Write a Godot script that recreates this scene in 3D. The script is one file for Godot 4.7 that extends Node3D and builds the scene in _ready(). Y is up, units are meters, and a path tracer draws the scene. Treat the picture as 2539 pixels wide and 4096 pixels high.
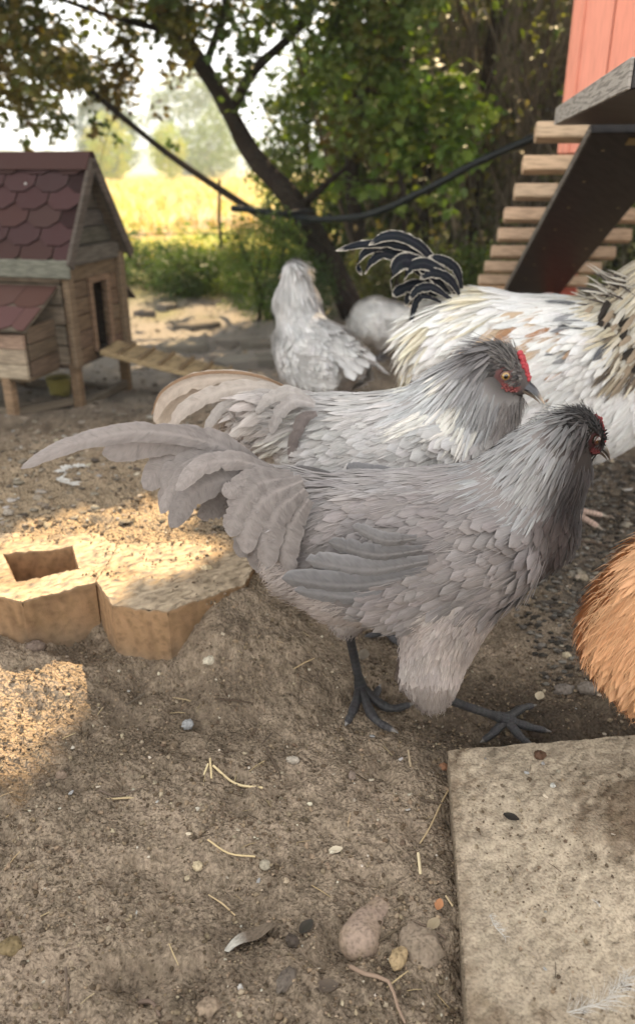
extends Node3D
# A poultry yard: lavender cockerels in the shade, a small wooden coop, a red coop with a ramp, a leaning tree and a vine thicket.

var taken := {}
var off := Vector3.ZERO          # world place of the thing being built, taken from the points as they are committed
var noise := FastNoiseLite.new()
var fine := FastNoiseLite.new()
var mats := {}


# ---------- geometry collector (triangles are given counter-clockwise as seen from their front) ----------
class Geo:
	var v := PackedVector3Array()
	var n := PackedVector3Array()
	var c := PackedColorArray()
	var uv := PackedVector2Array()
	var ix := PackedInt32Array()

	func vert(p: Vector3, nn: Vector3, col: Color, t := Vector2.ZERO) -> int:
		v.append(p)
		n.append(nn)
		c.append(col)
		uv.append(t)
		return v.size() - 1

	func tri(a: int, b: int, d: int) -> void:
		ix.append(a)
		ix.append(d)
		ix.append(b)

	func quad(a: int, b: int, d: int, e: int) -> void:
		tri(a, b, d)
		tri(a, d, e)

	func flat(pts: Array, col: Color, uvs := []) -> void:   # a flat convex polygon, counter-clockwise
		var nn: Vector3 = (pts[1] - pts[0]).cross(pts[2] - pts[0]).normalized()
		var first := v.size()
		for k in pts.size():
			vert(pts[k], nn, col, uvs[k] if uvs.size() > k else Vector2(pts[k].x + pts[k].z, pts[k].y))
		for k in range(1, pts.size() - 1):
			tri(first, first + k, first + k + 1)

	# a box with chamfered edges; basis columns are the box axes
	func box(mid: Vector3, size: Vector3, col: Color, bs := Basis.IDENTITY, bev := 0.003) -> void:
		var h := size * 0.5
		bev = minf(bev, minf(h.x, minf(h.y, h.z)) * 0.6)
		var P := func(sx: int, sy: int, sz: int, ax: int) -> Vector3:
			var q := Vector3(sx * (h.x - (0.0 if ax == 0 else bev)), sy * (h.y - (0.0 if ax == 1 else bev)), sz * (h.z - (0.0 if ax == 2 else bev)))
			return mid + bs * q
		for ax in 3:
			for s in [-1, 1]:
				var q := []
				for k in [[-1, -1], [1, -1], [1, 1], [-1, 1]]:
					var e := [0, 0, 0]
					e[ax] = s
					e[(ax + 1) % 3] = k[0]
					e[(ax + 2) % 3] = k[1]
					q.append(P.call(e[0], e[1], e[2], ax))
				if s < 0:
					q.reverse()
				flat(q, col)
		for ax in 3:                                  # edges that run along axis ax
			var b1 := (ax + 1) % 3
			var b2 := (ax + 2) % 3
			for s1 in [-1, 1]:
				for s2 in [-1, 1]:
					var q := []
					for k in [[-1, b1], [1, b1], [1, b2], [-1, b2]]:
						var e := [0, 0, 0]
						e[ax] = k[0]
						e[b1] = s1
						e[b2] = s2
						q.append(P.call(e[0], e[1], e[2], k[1]))
					var nn: Vector3 = (q[1] - q[0]).cross(q[2] - q[0])
					if nn.dot((q[0] + q[2]) * 0.5 - mid) < 0:
						q.reverse()
					flat(q, col)
		for sx in [-1, 1]:
			for sy in [-1, 1]:
				for sz in [-1, 1]:
					var q := [P.call(sx, sy, sz, 0), P.call(sx, sy, sz, 1), P.call(sx, sy, sz, 2)]
					if (q[1] - q[0]).cross(q[2] - q[0]).dot(q[0] - mid) < 0:
						q.reverse()
					flat(q, col)

	# a tube along points with a radius and a colour at each
	func tube(pts: Array, rad: Array, cols: Array, sides := 8, cap := true) -> void:
		var last := pts.size() - 1
		var dir: Vector3 = (pts[1] - pts[0]).normalized()
		var up := dir.cross(Vector3(0.31, 0.2, 0.93)).normalized()
		if up.length() < 0.5:
			up = dir.cross(Vector3.RIGHT).normalized()
		var first := v.size()
		var run := 0.0
		for k in pts.size():
			var d2: Vector3 = (pts[mini(k + 1, last)] - pts[maxi(k - 1, 0)]).normalized()
			up = (up - d2 * up.dot(d2)).normalized()
			var side := d2.cross(up)
			if k > 0:
				run += pts[k].distance_to(pts[k - 1])
			for j in sides + 1:
				var a := TAU * j / sides
				var o := up * cos(a) + side * sin(a)
				vert(pts[k] + o * rad[k], o, cols[k] if cols.size() > k else cols[0], Vector2(float(j) / sides, run))
		for k in last:
			for j in sides:
				var a := first + k * (sides + 1) + j
				quad(a, a + 1, a + sides + 2, a + sides + 1)
		if cap:
			for e in [0, last]:
				var d3: Vector3 = (pts[0] - pts[1]).normalized() if e == 0 else (pts[last] - pts[last - 1]).normalized()
				var m := vert(pts[e] + d3 * rad[e] * 0.35, d3, cols[e] if cols.size() > e else cols[0])
				for j in sides:
					var a: int = first + e * (sides + 1) + j
					if e == 0:
						tri(m, a + 1, a)
					else:
						tri(m, a, a + 1)

	func smooth() -> void:           # normals from the triangles
		n.fill(Vector3.ZERO)
		for k in range(0, ix.size(), 3):
			var a := ix[k]
			var b := ix[k + 1]
			var d := ix[k + 2]
			var nn := (v[d] - v[a]).cross(v[b] - v[a])
			n[a] += nn
			n[b] += nn
			n[d] += nn
		for k in n.size():
			n[k] = n[k].normalized()

	func mesh(m: Material, shift := Vector3.ZERO) -> ArrayMesh:
		var a := []
		a.resize(Mesh.ARRAY_MAX)
		if shift != Vector3.ZERO:
			for k in v.size():
				v[k] -= shift
		a[Mesh.ARRAY_VERTEX] = v
		a[Mesh.ARRAY_NORMAL] = n
		a[Mesh.ARRAY_COLOR] = c
		a[Mesh.ARRAY_TEX_UV] = uv
		a[Mesh.ARRAY_INDEX] = ix
		var am := ArrayMesh.new()
		am.add_surface_from_arrays(Mesh.PRIMITIVE_TRIANGLES, a)
		am.surface_set_material(0, m)
		return am


# ---------- scene objects ----------
func numbered(called: String) -> String:
	if not taken.has(called):
		taken[called] = 0
		return called
	taken[called] += 1
	return "%s_%03d" % [called, taken[called]]


func thing(called: String, label: String, category: String, at: Vector3, group := "") -> Node3D:
	var o := Node3D.new()
	o.name = numbered(called)
	add_child(o)
	o.position = at
	off = at
	tag(o, label, category, group)
	return o


func tag(o: Node, label: String, category: String, group := "") -> void:
	o.set_meta("label", label)
	o.set_meta("category", category)
	if group:
		o.set_meta("group", group)


func put(called: String, g: Geo, m: Material, parent: Node = null, stuff := false) -> MeshInstance3D:
	var o := MeshInstance3D.new()
	o.mesh = g.mesh(m, off)
	if parent == null:
		o.name = numbered(called)
		add_child(o)
		o.position = off
	else:
		o.name = called
		parent.add_child(o, true)
	if stuff:
		o.set_meta("kind", "stuff")
	return o


func single(called: String, g: Geo, m: Material, at: Vector3, label: String, category: String, group := "") -> MeshInstance3D:
	off = at
	var o := put(called, g, m)
	tag(o, label, category, group)
	return o


# copies of one mesh as one object of kind stuff; items are [Transform3D, Color]
func scatter(called: String, mesh: Mesh, items: Array, parent: Node = null) -> MultiMeshInstance3D:
	var mm := MultiMesh.new()
	mm.transform_format = MultiMesh.TRANSFORM_3D
	mm.use_colors = true
	mm.mesh = mesh
	mm.instance_count = items.size()
	for k in items.size():
		var t: Transform3D = items[k][0]
		t.origin -= off
		mm.set_instance_transform(k, t)
		mm.set_instance_color(k, items[k][1])
	var o := MultiMeshInstance3D.new()
	o.multimesh = mm
	o.set_meta("kind", "stuff")
	if parent == null:
		o.name = numbered(called)
		add_child(o)
		o.position = off
	else:
		o.name = called
		parent.add_child(o, true)
	return o


func rng(s: int) -> RandomNumberGenerator:
	var r := RandomNumberGenerator.new()
	r.seed = s
	return r


func rv(r: RandomNumberGenerator) -> Vector3:
	return Vector3(r.randf_range(-1, 1), r.randf_range(-1, 1), r.randf_range(-1, 1))


func jit(c: Color, r: RandomNumberGenerator, a := 0.1, hue := 0.02) -> Color:
	var k := 1.0 + r.randf_range(-a, a)
	return Color(maxf(0.0, c.r * k * (1.0 + r.randf_range(-hue, hue))), c.g * k, maxf(0.0, c.b * k * (1.0 + r.randf_range(-hue, hue))))


func spline(pts: Array, steps: int) -> Array:      # Catmull-Rom through all points
	var out := []
	var segs := pts.size() - 1
	for k in steps + 1:
		var t := float(k) / steps * segs
		var i := mini(int(t), segs - 1)
		var a: Vector3 = pts[i - 1] if i > 0 else pts[0] * 2.0 - pts[1]
		var d: Vector3 = pts[i + 2] if i + 2 <= segs else pts[segs] * 2.0 - pts[segs - 1]
		out.append(pts[i].cubic_interpolate(pts[i + 1], a, d, t - i))
	return out


# ---------- materials ----------
func noise_tex(freq: float, oct: int, ramp: Array, kind := FastNoiseLite.TYPE_SIMPLEX_SMOOTH, size := 512, sd := 1, normal := false) -> NoiseTexture2D:
	var f := FastNoiseLite.new()
	f.noise_type = kind
	f.frequency = freq
	f.fractal_octaves = oct
	f.seed = sd
	if kind == FastNoiseLite.TYPE_CELLULAR:
		f.cellular_return_type = FastNoiseLite.RETURN_DISTANCE
	var t := NoiseTexture2D.new()
	t.width = size
	t.height = size
	t.seamless = true
	t.noise = f
	if ramp.size():
		var g := Gradient.new()
		g.offsets = PackedFloat32Array(ramp.map(func(x): return x[0]))
		g.colors = PackedColorArray(ramp.map(func(x): return Color(x[1], x[1], x[1]) if x[1] is float else x[1]))
		t.color_ramp = g
	return t


func vc(rough := 0.9, spec := 0.3) -> StandardMaterial3D:
	var m := StandardMaterial3D.new()
	m.vertex_color_use_as_albedo = true
	m.roughness = rough
	m.metallic_specular = spec
	return m


func tri_map(m: StandardMaterial3D, s: float) -> void:
	m.uv1_triplanar = true
	m.uv1_world_triplanar = true
	m.uv1_scale = Vector3(s, s, s)


func make_materials() -> void:
	var G := func(x: float) -> Color: return Color(x, x, x)
	# dirt
	var m := vc(0.97, 0.15)
	m.albedo_texture = noise_tex(0.055, 5, [[0.0, G.call(0.62)], [0.42, G.call(0.86)], [0.6, G.call(0.97)], [0.85, G.call(1.0)]], FastNoiseLite.TYPE_SIMPLEX, 1024, 3)
	m.heightmap_enabled = true
	m.heightmap_texture = noise_tex(0.05, 6, [], FastNoiseLite.TYPE_SIMPLEX, 1024, 9)
	m.heightmap_scale = 0.55
	tri_map(m, 3.1)
	mats.dirt = m
	# concrete with coarse sand grain
	m = vc(0.96, 0.15)
	m.albedo_texture = noise_tex(0.05, 5, [[0.0, G.call(0.70)], [0.35, G.call(0.88)], [0.55, G.call(0.97)], [1.0, G.call(1.0)]], FastNoiseLite.TYPE_SIMPLEX, 1024, 21)
	m.heightmap_enabled = true
	m.heightmap_texture = noise_tex(0.03, 6, [], FastNoiseLite.TYPE_SIMPLEX, 1024, 22)
	m.heightmap_scale = 0.2
	tri_map(m, 4.3)
	mats.concrete = m
	m = m.duplicate()
	m.albedo_texture = noise_tex(0.012, 7, [[0.0, G.call(0.78)], [0.35, G.call(0.93)], [0.6, G.call(1.0)], [1.0, G.call(0.92)]], FastNoiseLite.TYPE_SIMPLEX, 1024, 25)
	m.heightmap_texture = noise_tex(0.12, 3, [], FastNoiseLite.TYPE_SIMPLEX, 1024, 26)
	m.heightmap_scale = 0.07
	mats.block = m
	# weathered wood, grain along u
	m = vc(0.85, 0.25)
	m.albedo_texture = noise_tex(0.02, 4, [[0.0, G.call(0.68)], [0.4, G.call(0.86)], [0.65, G.call(1.0)], [1.0, G.call(0.9)]], FastNoiseLite.TYPE_SIMPLEX, 512, 31)
	m.heightmap_enabled = true
	m.heightmap_texture = m.albedo_texture
	m.heightmap_scale = 0.1
	m.uv1_scale = Vector3(1.2, 14.0, 1.0)
	mats.wood = m
	m = m.duplicate()
	m.albedo_texture = noise_tex(0.02, 4, [[0.0, G.call(0.78)], [0.4, G.call(0.92)], [0.65, G.call(1.0)], [1.0, G.call(0.95)]], FastNoiseLite.TYPE_SIMPLEX, 512, 33)
	m.heightmap_texture = m.albedo_texture
	m.heightmap_scale = 0.06
	mats.fresh_wood = m
	# bitumen shingle
	m = vc(0.93, 0.2)
	m.albedo_texture = noise_tex(0.2, 3, [[0.0, G.call(0.65)], [0.5, G.call(0.92)], [1.0, G.call(1.0)]], FastNoiseLite.TYPE_SIMPLEX, 512, 41)
	tri_map(m, 5.0)
	mats.shingle = m
	# painted boards, streaked vertically
	m = vc(0.55, 0.4)
	m.albedo_texture = noise_tex(0.016, 4, [[0.0, G.call(0.90)], [0.4, G.call(0.97)], [0.7, G.call(1.0)], [1.0, G.call(0.95)]], FastNoiseLite.TYPE_SIMPLEX, 512, 51)
	m.uv1_scale = Vector3(16.0, 0.9, 1.0)
	mats.paint = m
	# dark film faced board
	m = vc(0.42, 0.4)
	m.albedo_texture = noise_tex(0.03, 5, [[0.0, G.call(0.5)], [0.55, G.call(0.85)], [1.0, G.call(1.0)]], FastNoiseLite.TYPE_SIMPLEX, 512, 61)
	m.uv1_scale = Vector3(2.0, 2.0, 1.0)
	mats.board = m
	# bark
	m = vc(0.95, 0.2)
	m.albedo_texture = noise_tex(0.03, 5, [[0.0, G.call(0.4)], [0.5, G.call(0.85)], [1.0, G.call(1.0)]], FastNoiseLite.TYPE_SIMPLEX, 512, 71)
	m.heightmap_enabled = true
	m.heightmap_texture = m.albedo_texture
	m.heightmap_scale = 1.0
	m.uv1_scale = Vector3(3.0, 1.2, 1.0)
	mats.bark = m
	# leaves
	m = vc(0.55, 0.35)
	m.backlight_enabled = true
	m.backlight = Color(0.75, 0.82, 0.4)
	mats.leaf = m
	m = vc(0.8, 0.2)
	m.backlight_enabled = true
	m.backlight = Color(0.8, 0.75, 0.45)
	mats.grass = m
	# feathers: barbs slant away from the shaft
	m = vc(0.75, 0.25)
	m.albedo_texture = noise_tex(0.03, 3, [[0.0, G.call(0.86)], [0.45, G.call(0.97)], [1.0, G.call(1.0)]], FastNoiseLite.TYPE_SIMPLEX, 256, 81)
	m.backlight_enabled = true
	m.backlight = Color(0.5, 0.46, 0.42)
	m.rim_enabled = true
	m.rim = 0.25
	m.rim_tint = 0.6
	m.uv1_scale = Vector3(0.15, 4.0, 1.0)
	mats.feather = m
	m = vc(0.6, 0.22)
	m.albedo_texture = mats.feather.albedo_texture
	m.uv1_scale = Vector3(0.15, 14.0, 1.0)
	mats.gloss_feather = m
	m = vc(0.85, 0.2)
	m.backlight_enabled = true
	m.backlight = Color(0.45, 0.42, 0.4)
	mats.down = m
	m = vc(0.6, 0.35)
	m.subsurf_scatter_enabled = true
	m.subsurf_scatter_strength = 0.08
	mats.skin = m
	m = vc(0.55, 0.4)
	m.albedo_texture = noise_tex(0.08, 2, [[0.0, G.call(0.5)], [0.35, G.call(0.9)], [1.0, G.call(1.0)]], FastNoiseLite.TYPE_CELLULAR, 256, 91)
	m.heightmap_enabled = true
	m.heightmap_texture = m.albedo_texture
	m.heightmap_scale = 0.25
	m.uv1_scale = Vector3(1.0, 30.0, 1.0)
	mats.scale = m
	m = vc(0.28, 0.5)
	mats.horn = m
	m = vc(0.05, 0.6)
	m.clearcoat_enabled = true
	m.clearcoat = 1.0
	m.clearcoat_roughness = 0.02
	mats.eye = m
	mats.plain = vc(0.85, 0.25)
	m = vc(0.92, 0.2)
	m.albedo_texture = noise_tex(0.06, 4, [[0.0, G.call(0.6)], [0.45, G.call(0.9)], [1.0, G.call(1.0)]], FastNoiseLite.TYPE_SIMPLEX, 512, 95)
	m.heightmap_enabled = true
	m.heightmap_texture = m.albedo_texture
	m.heightmap_scale = 0.12
	tri_map(m, 6.0)
	mats.stone = m
	m = vc(0.5, 0.4)
	mats.rubber = m
	m = vc(0.35, 0.5)
	m.metallic = 0.9
	mats.metal = m
	m = vc(0.45, 0.4)
	mats.plastic = m


# ---------- smooth bodies: tapered capsules joined by a smooth minimum, meshed as surface nets ----------
# bone: [a, ra, b, rb, w (sideways width), region, flow, colour]
func nets(g: Geo, bones: Array, lo: Vector3, hi: Vector3, cell: float, k: float, colf: Callable) -> void:
	var nx := int((hi.x - lo.x) / cell) + 2
	var ny := int((hi.y - lo.y) / cell) + 2
	var nz := int((hi.z - lo.z) / cell) + 2
	var f := PackedFloat32Array()
	f.resize(nx * ny * nz)
	f.fill(1.0)
	for bn in bones:
		var a: Vector3 = bn[0]
		var b: Vector3 = bn[2]
		var ra: float = bn[1]
		var rb: float = bn[3]
		var w: float = bn[4]
		var rm := maxf(ra, rb) * maxf(1.0, w) + k + cell * 2.0
		var i0 := maxi(0, int((minf(a.x, b.x) - rm - lo.x) / cell))
		var i1 := mini(nx - 1, int((maxf(a.x, b.x) + rm - lo.x) / cell) + 1)
		var j0 := maxi(0, int((minf(a.y, b.y) - rm - lo.y) / cell))
		var j1 := mini(ny - 1, int((maxf(a.y, b.y) + rm - lo.y) / cell) + 1)
		var k0 := maxi(0, int((minf(a.z, b.z) - rm - lo.z) / cell))
		var k1 := mini(nz - 1, int((maxf(a.z, b.z) + rm - lo.z) / cell) + 1)
		var ba := b - a
		ba.z /= w
		var bb := maxf(ba.dot(ba), 1e-9)
		for kz in range(k0, k1 + 1):
			for jy in range(j0, j1 + 1):
				var at := (kz * ny + jy) * nx
				for ix in range(i0, i1 + 1):
					var pa := Vector3(lo.x + ix * cell - a.x, lo.y + jy * cell - a.y, (lo.z + kz * cell - a.z) / w)
					var h := clampf(pa.dot(ba) / bb, 0.0, 1.0)
					var d := (pa - ba * h).length() - lerpf(ra, rb, h)
					var o := f[at + ix]
					var e := maxf(k - absf(o - d), 0.0) / k
					f[at + ix] = minf(o, d) - e * e * k * 0.25
	var ids := PackedInt32Array()
	ids.resize(nx * ny * nz)
	ids.fill(-1)
	var first := g.v.size()
	var step := [0, 1, nx, nx + 1, nx * ny, nx * ny + 1, nx * ny + nx, nx * ny + nx + 1]
	var edges := [[0, 1], [2, 3], [4, 5], [6, 7], [0, 2], [1, 3], [4, 6], [5, 7], [0, 4], [1, 5], [2, 6], [3, 7]]
	for kz in nz - 1:
		for jy in ny - 1:
			var at := (kz * ny + jy) * nx
			for ix in nx - 1:
				var s := 0
				for q in 8:
					if f[at + ix + step[q]] < 0.0:
						s += 1
				if s == 0 or s == 8:
					continue
				var sum := Vector3.ZERO
				var cnt := 0
				for e in edges:
					var fa := f[at + ix + step[e[0]]]
					var fb := f[at + ix + step[e[1]]]
					if (fa < 0.0) != (fb < 0.0):
						var t := fa / (fa - fb)
						var pa := Vector3(e[0] & 1, (e[0] >> 1) & 1, e[0] >> 2)
						var pb := Vector3(e[1] & 1, (e[1] >> 1) & 1, e[1] >> 2)
						sum += pa.lerp(pb, t)
						cnt += 1
				var p := lo + (Vector3(ix, jy, kz) + sum / cnt) * cell
				ids[at + ix] = g.vert(p, Vector3.UP, colf.call(p))
	for kz in range(1, nz - 1):
		for jy in range(1, ny - 1):
			var at := (kz * ny + jy) * nx
			for ix in range(1, nx - 1):
				var here := f[at + ix] < 0.0
				var o := at + ix
				if here != (f[o + 1] < 0.0):
					_face(g, ids[o - nx - nx * ny], ids[o - nx * ny], ids[o], ids[o - nx], here)
				if here != (f[o + nx] < 0.0):
					_face(g, ids[o - 1 - nx * ny], ids[o - 1], ids[o], ids[o - nx * ny], here)
				if here != (f[o + nx * ny] < 0.0):
					_face(g, ids[o - 1 - nx], ids[o - nx], ids[o], ids[o - 1], here)
	# normals of the new part
	for k2 in range(first, g.v.size()):
		g.n[k2] = Vector3.ZERO
	for q in range(0, g.ix.size(), 3):
		if g.ix[q] < first:
			continue
		var a := g.ix[q]
		var b := g.ix[q + 1]
		var d := g.ix[q + 2]
		var nn := (g.v[d] - g.v[a]).cross(g.v[b] - g.v[a])
		g.n[a] += nn
		g.n[b] += nn
		g.n[d] += nn
	for k2 in range(first, g.v.size()):
		g.n[k2] = g.n[k2].normalized()


func _face(g: Geo, a: int, b: int, d: int, e: int, solid: bool) -> void:
	if a < 0 or b < 0 or d < 0 or e < 0:
		return
	if solid:
		g.quad(a, b, d, e)
	else:
		g.quad(a, e, d, b)


# ---------- stones: a sphere of triangles pushed about by noise ----------
func ball(g: Geo, mid: Vector3, r: Vector3, col: Color, rings := 7, lump := 0.25, sd := 0.0, turn := Basis.IDENTITY) -> void:
	var seg := rings * 2
	var first := g.v.size()
	for i in rings + 1:
		var a := PI * i / rings
		for j in seg + 1:
			var b := TAU * (j % seg) / seg
			var d := Vector3(sin(a) * cos(b), cos(a), sin(a) * sin(b))
			var k := 1.0 + lump * noise.get_noise_3d(d.x * 120.0 + sd * 91.0, d.y * 120.0 - sd * 37.0, d.z * 120.0 + sd * 11.0) * 2.0
			var shade := 1.0 + 0.35 * noise.get_noise_3d(d.x * 300.0 + sd * 17.0, d.y * 300.0, d.z * 300.0)
			g.vert(mid + turn * (d * r * k), Vector3.UP, col * shade, Vector2(b, a))
	var from := g.ix.size()
	for i in rings:
		for j in seg:
			var a := first + i * (seg + 1) + j
			if i > 0:
				g.tri(a, a + 1, a + seg + 2)
			if i < rings - 1:
				g.tri(a, a + seg + 2, a + seg + 1)
	for q in range(first, g.v.size()):
		g.n[q] = Vector3.ZERO
	for q in range(from, g.ix.size(), 3):
		var nn := (g.v[g.ix[q + 2]] - g.v[g.ix[q]]).cross(g.v[g.ix[q + 1]] - g.v[g.ix[q]])
		for w in 3:
			g.n[g.ix[q + w]] += nn
	for i in rings + 1:                         # close the seam
		var s := g.n[first + i * (seg + 1)] + g.n[first + i * (seg + 1) + seg]
		g.n[first + i * (seg + 1)] = s
		g.n[first + i * (seg + 1) + seg] = s
	for j in seg + 1:
		g.n[first + j] = turn * Vector3.UP
		g.n[first + rings * (seg + 1) + j] = turn * Vector3.DOWN
	for q in range(first, g.v.size()):
		g.n[q] = g.n[q].normalized()


# ---------- ground ----------
func gbase(x: float, z: float) -> float:
	var soft := smoothstep(-0.24, -0.10, x)      # right of the blocks the bank runs out in a slope
	var terrace := smoothstep(0.12, -0.12, x) * smoothstep(lerpf(-0.93, -0.74, soft), lerpf(-1.0, -0.97, soft), z) * smoothstep(-2.1, -1.35, z)
	var h := 0.09 * terrace - 0.10 * smoothstep(-1.6, -3.2, z)
	h -= 0.05 * smoothstep(-1.35, -2.3, z) * smoothstep(0.1, -0.7, x) * smoothstep(-6.0, -3.0, z)
	h += 0.02 * smoothstep(-0.25, -0.45, x) * smoothstep(-0.95, -0.8, z) * smoothstep(-0.6, -0.8, z)
	h += 0.022 * smoothstep(-0.76, -0.89, z) * smoothstep(0.02, -0.12, x) * (1.0 - terrace)
	return h


func gh(x: float, z: float) -> float:
	var far := clampf((-z - 3.0) / 6.0, 0.0, 1.0)
	var k := 1.0 - 0.7 * clampf((Vector2(x, z + 0.9).length() - 1.2) / 3.0, 0.0, 1.0)
	var h := gbase(x, z) + noise.get_noise_2d(x * 90.0, z * 90.0) * 0.016 * (1.0 + far * 2.0)
	h += (noise.get_noise_2d(x * 420.0 + 50.0, z * 420.0) * 0.0065 + fine.get_noise_2d(x * 1000.0, z * 1000.0) * 0.0035) * k
	if z < -0.945 and z > -1.078 and x > -0.475 and x < -0.328:
		h = minf(h, 0.012)      # the hollow of the kerb block
	# scratched hollows
	var sc := noise.get_noise_2d(x * 190.0 + 300.0, z * 190.0 - 70.0)
	h -= smoothstep(0.15, 0.6, sc) * 0.010 * k
	# the ground lies a little lower where the slab was set in
	h -= 0.014 * smoothstep(0.10, 0.17, x) * smoothstep(-0.74, -0.70, z)
	h -= 0.012 * smoothstep(0.12, 0.2, x) * smoothstep(-0.80, -0.745, z) * smoothstep(-0.68, -0.72, z)
	return h


func axis(lo: float, a: float, b: float, hi: float, step: float, grow: float) -> PackedFloat32Array:
	var left := []
	var x := a
	var s := step
	while x > lo:
		s *= grow
		x -= s
		left.append(maxf(x, lo))
	left.reverse()
	var out := PackedFloat32Array(left)
	x = a
	while x < b:
		out.append(x)
		x += step
	s = step
	while x < hi:
		out.append(x)
		s *= grow
		x += s
	out.append(hi)
	return out


func ground_colour(x: float, z: float, h: float) -> Color:
	var n1 := noise.get_noise_2d(x * 60.0 + 500.0, z * 60.0)
	var n2 := fine.get_noise_2d(x * 700.0 - 90.0, z * 700.0)
	var n3 := noise.get_noise_2d(x * 260.0 - 200.0, z * 260.0 + 40.0)
	var dry := Color(0.40, 0.313, 0.228)
	var damp := Color(0.185, 0.142, 0.102)
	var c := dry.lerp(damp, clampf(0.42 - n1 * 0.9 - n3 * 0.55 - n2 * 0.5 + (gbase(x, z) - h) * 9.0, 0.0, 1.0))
	# dusty pale soil on the terrace and round the coop
	c = c.lerp(Color(0.43, 0.33, 0.22), 0.75 * smoothstep(-0.93, -1.02, z) * smoothstep(0.05, -0.15, x) * smoothstep(-2.0, -1.3, z))
	c = c.lerp(Color(0.42, 0.39, 0.35), 0.8 * smoothstep(-2.0, -3.2, z) * smoothstep(0.5, -0.3, x))
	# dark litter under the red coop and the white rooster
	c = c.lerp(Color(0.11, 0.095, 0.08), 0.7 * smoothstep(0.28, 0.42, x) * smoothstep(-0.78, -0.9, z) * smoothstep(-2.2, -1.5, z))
	# damp loose soil behind the slab, plus the front bird's contact shadow painted in
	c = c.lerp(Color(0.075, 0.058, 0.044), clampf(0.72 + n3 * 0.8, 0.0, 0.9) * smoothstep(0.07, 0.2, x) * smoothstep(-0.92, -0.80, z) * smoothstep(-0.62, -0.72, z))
	# green and straw-yellow meadow beyond the trees
	if z < -4.0:
		var m := clampf((-z - 4.2 - n1 * 1.5) / 2.0, 0.0, 1.0)
		var yellow := Color(0.56, 0.50, 0.2).lerp(Color(0.6, 0.46, 0.26), clampf(0.5 + n3 * 1.5, 0.0, 1.0))
		c = c.lerp(Color(0.22, 0.24, 0.08).lerp(yellow, clampf((-z - 6.0) / 4.0, 0.0, 1.0)), m)
	return c


func make_ground() -> void:
	var xs := axis(-320.0, -0.72, 0.66, 320.0, 0.0052, 1.08)
	var zs := axis(-420.0, -1.62, -0.28, 60.0, 0.0052, 1.06)
	var g := Geo.new()
	var w := xs.size()
	for z in zs:
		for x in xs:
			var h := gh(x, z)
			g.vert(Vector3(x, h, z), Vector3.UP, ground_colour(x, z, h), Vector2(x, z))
	for j in zs.size() - 1:
		for i in w - 1:
			var a := j * w + i
			g.quad(a, a + w, a + w + 1, a + 1)
	g.smooth()
	off = Vector3.ZERO
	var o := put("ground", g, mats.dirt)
	o.set_meta("kind", "structure")


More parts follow.
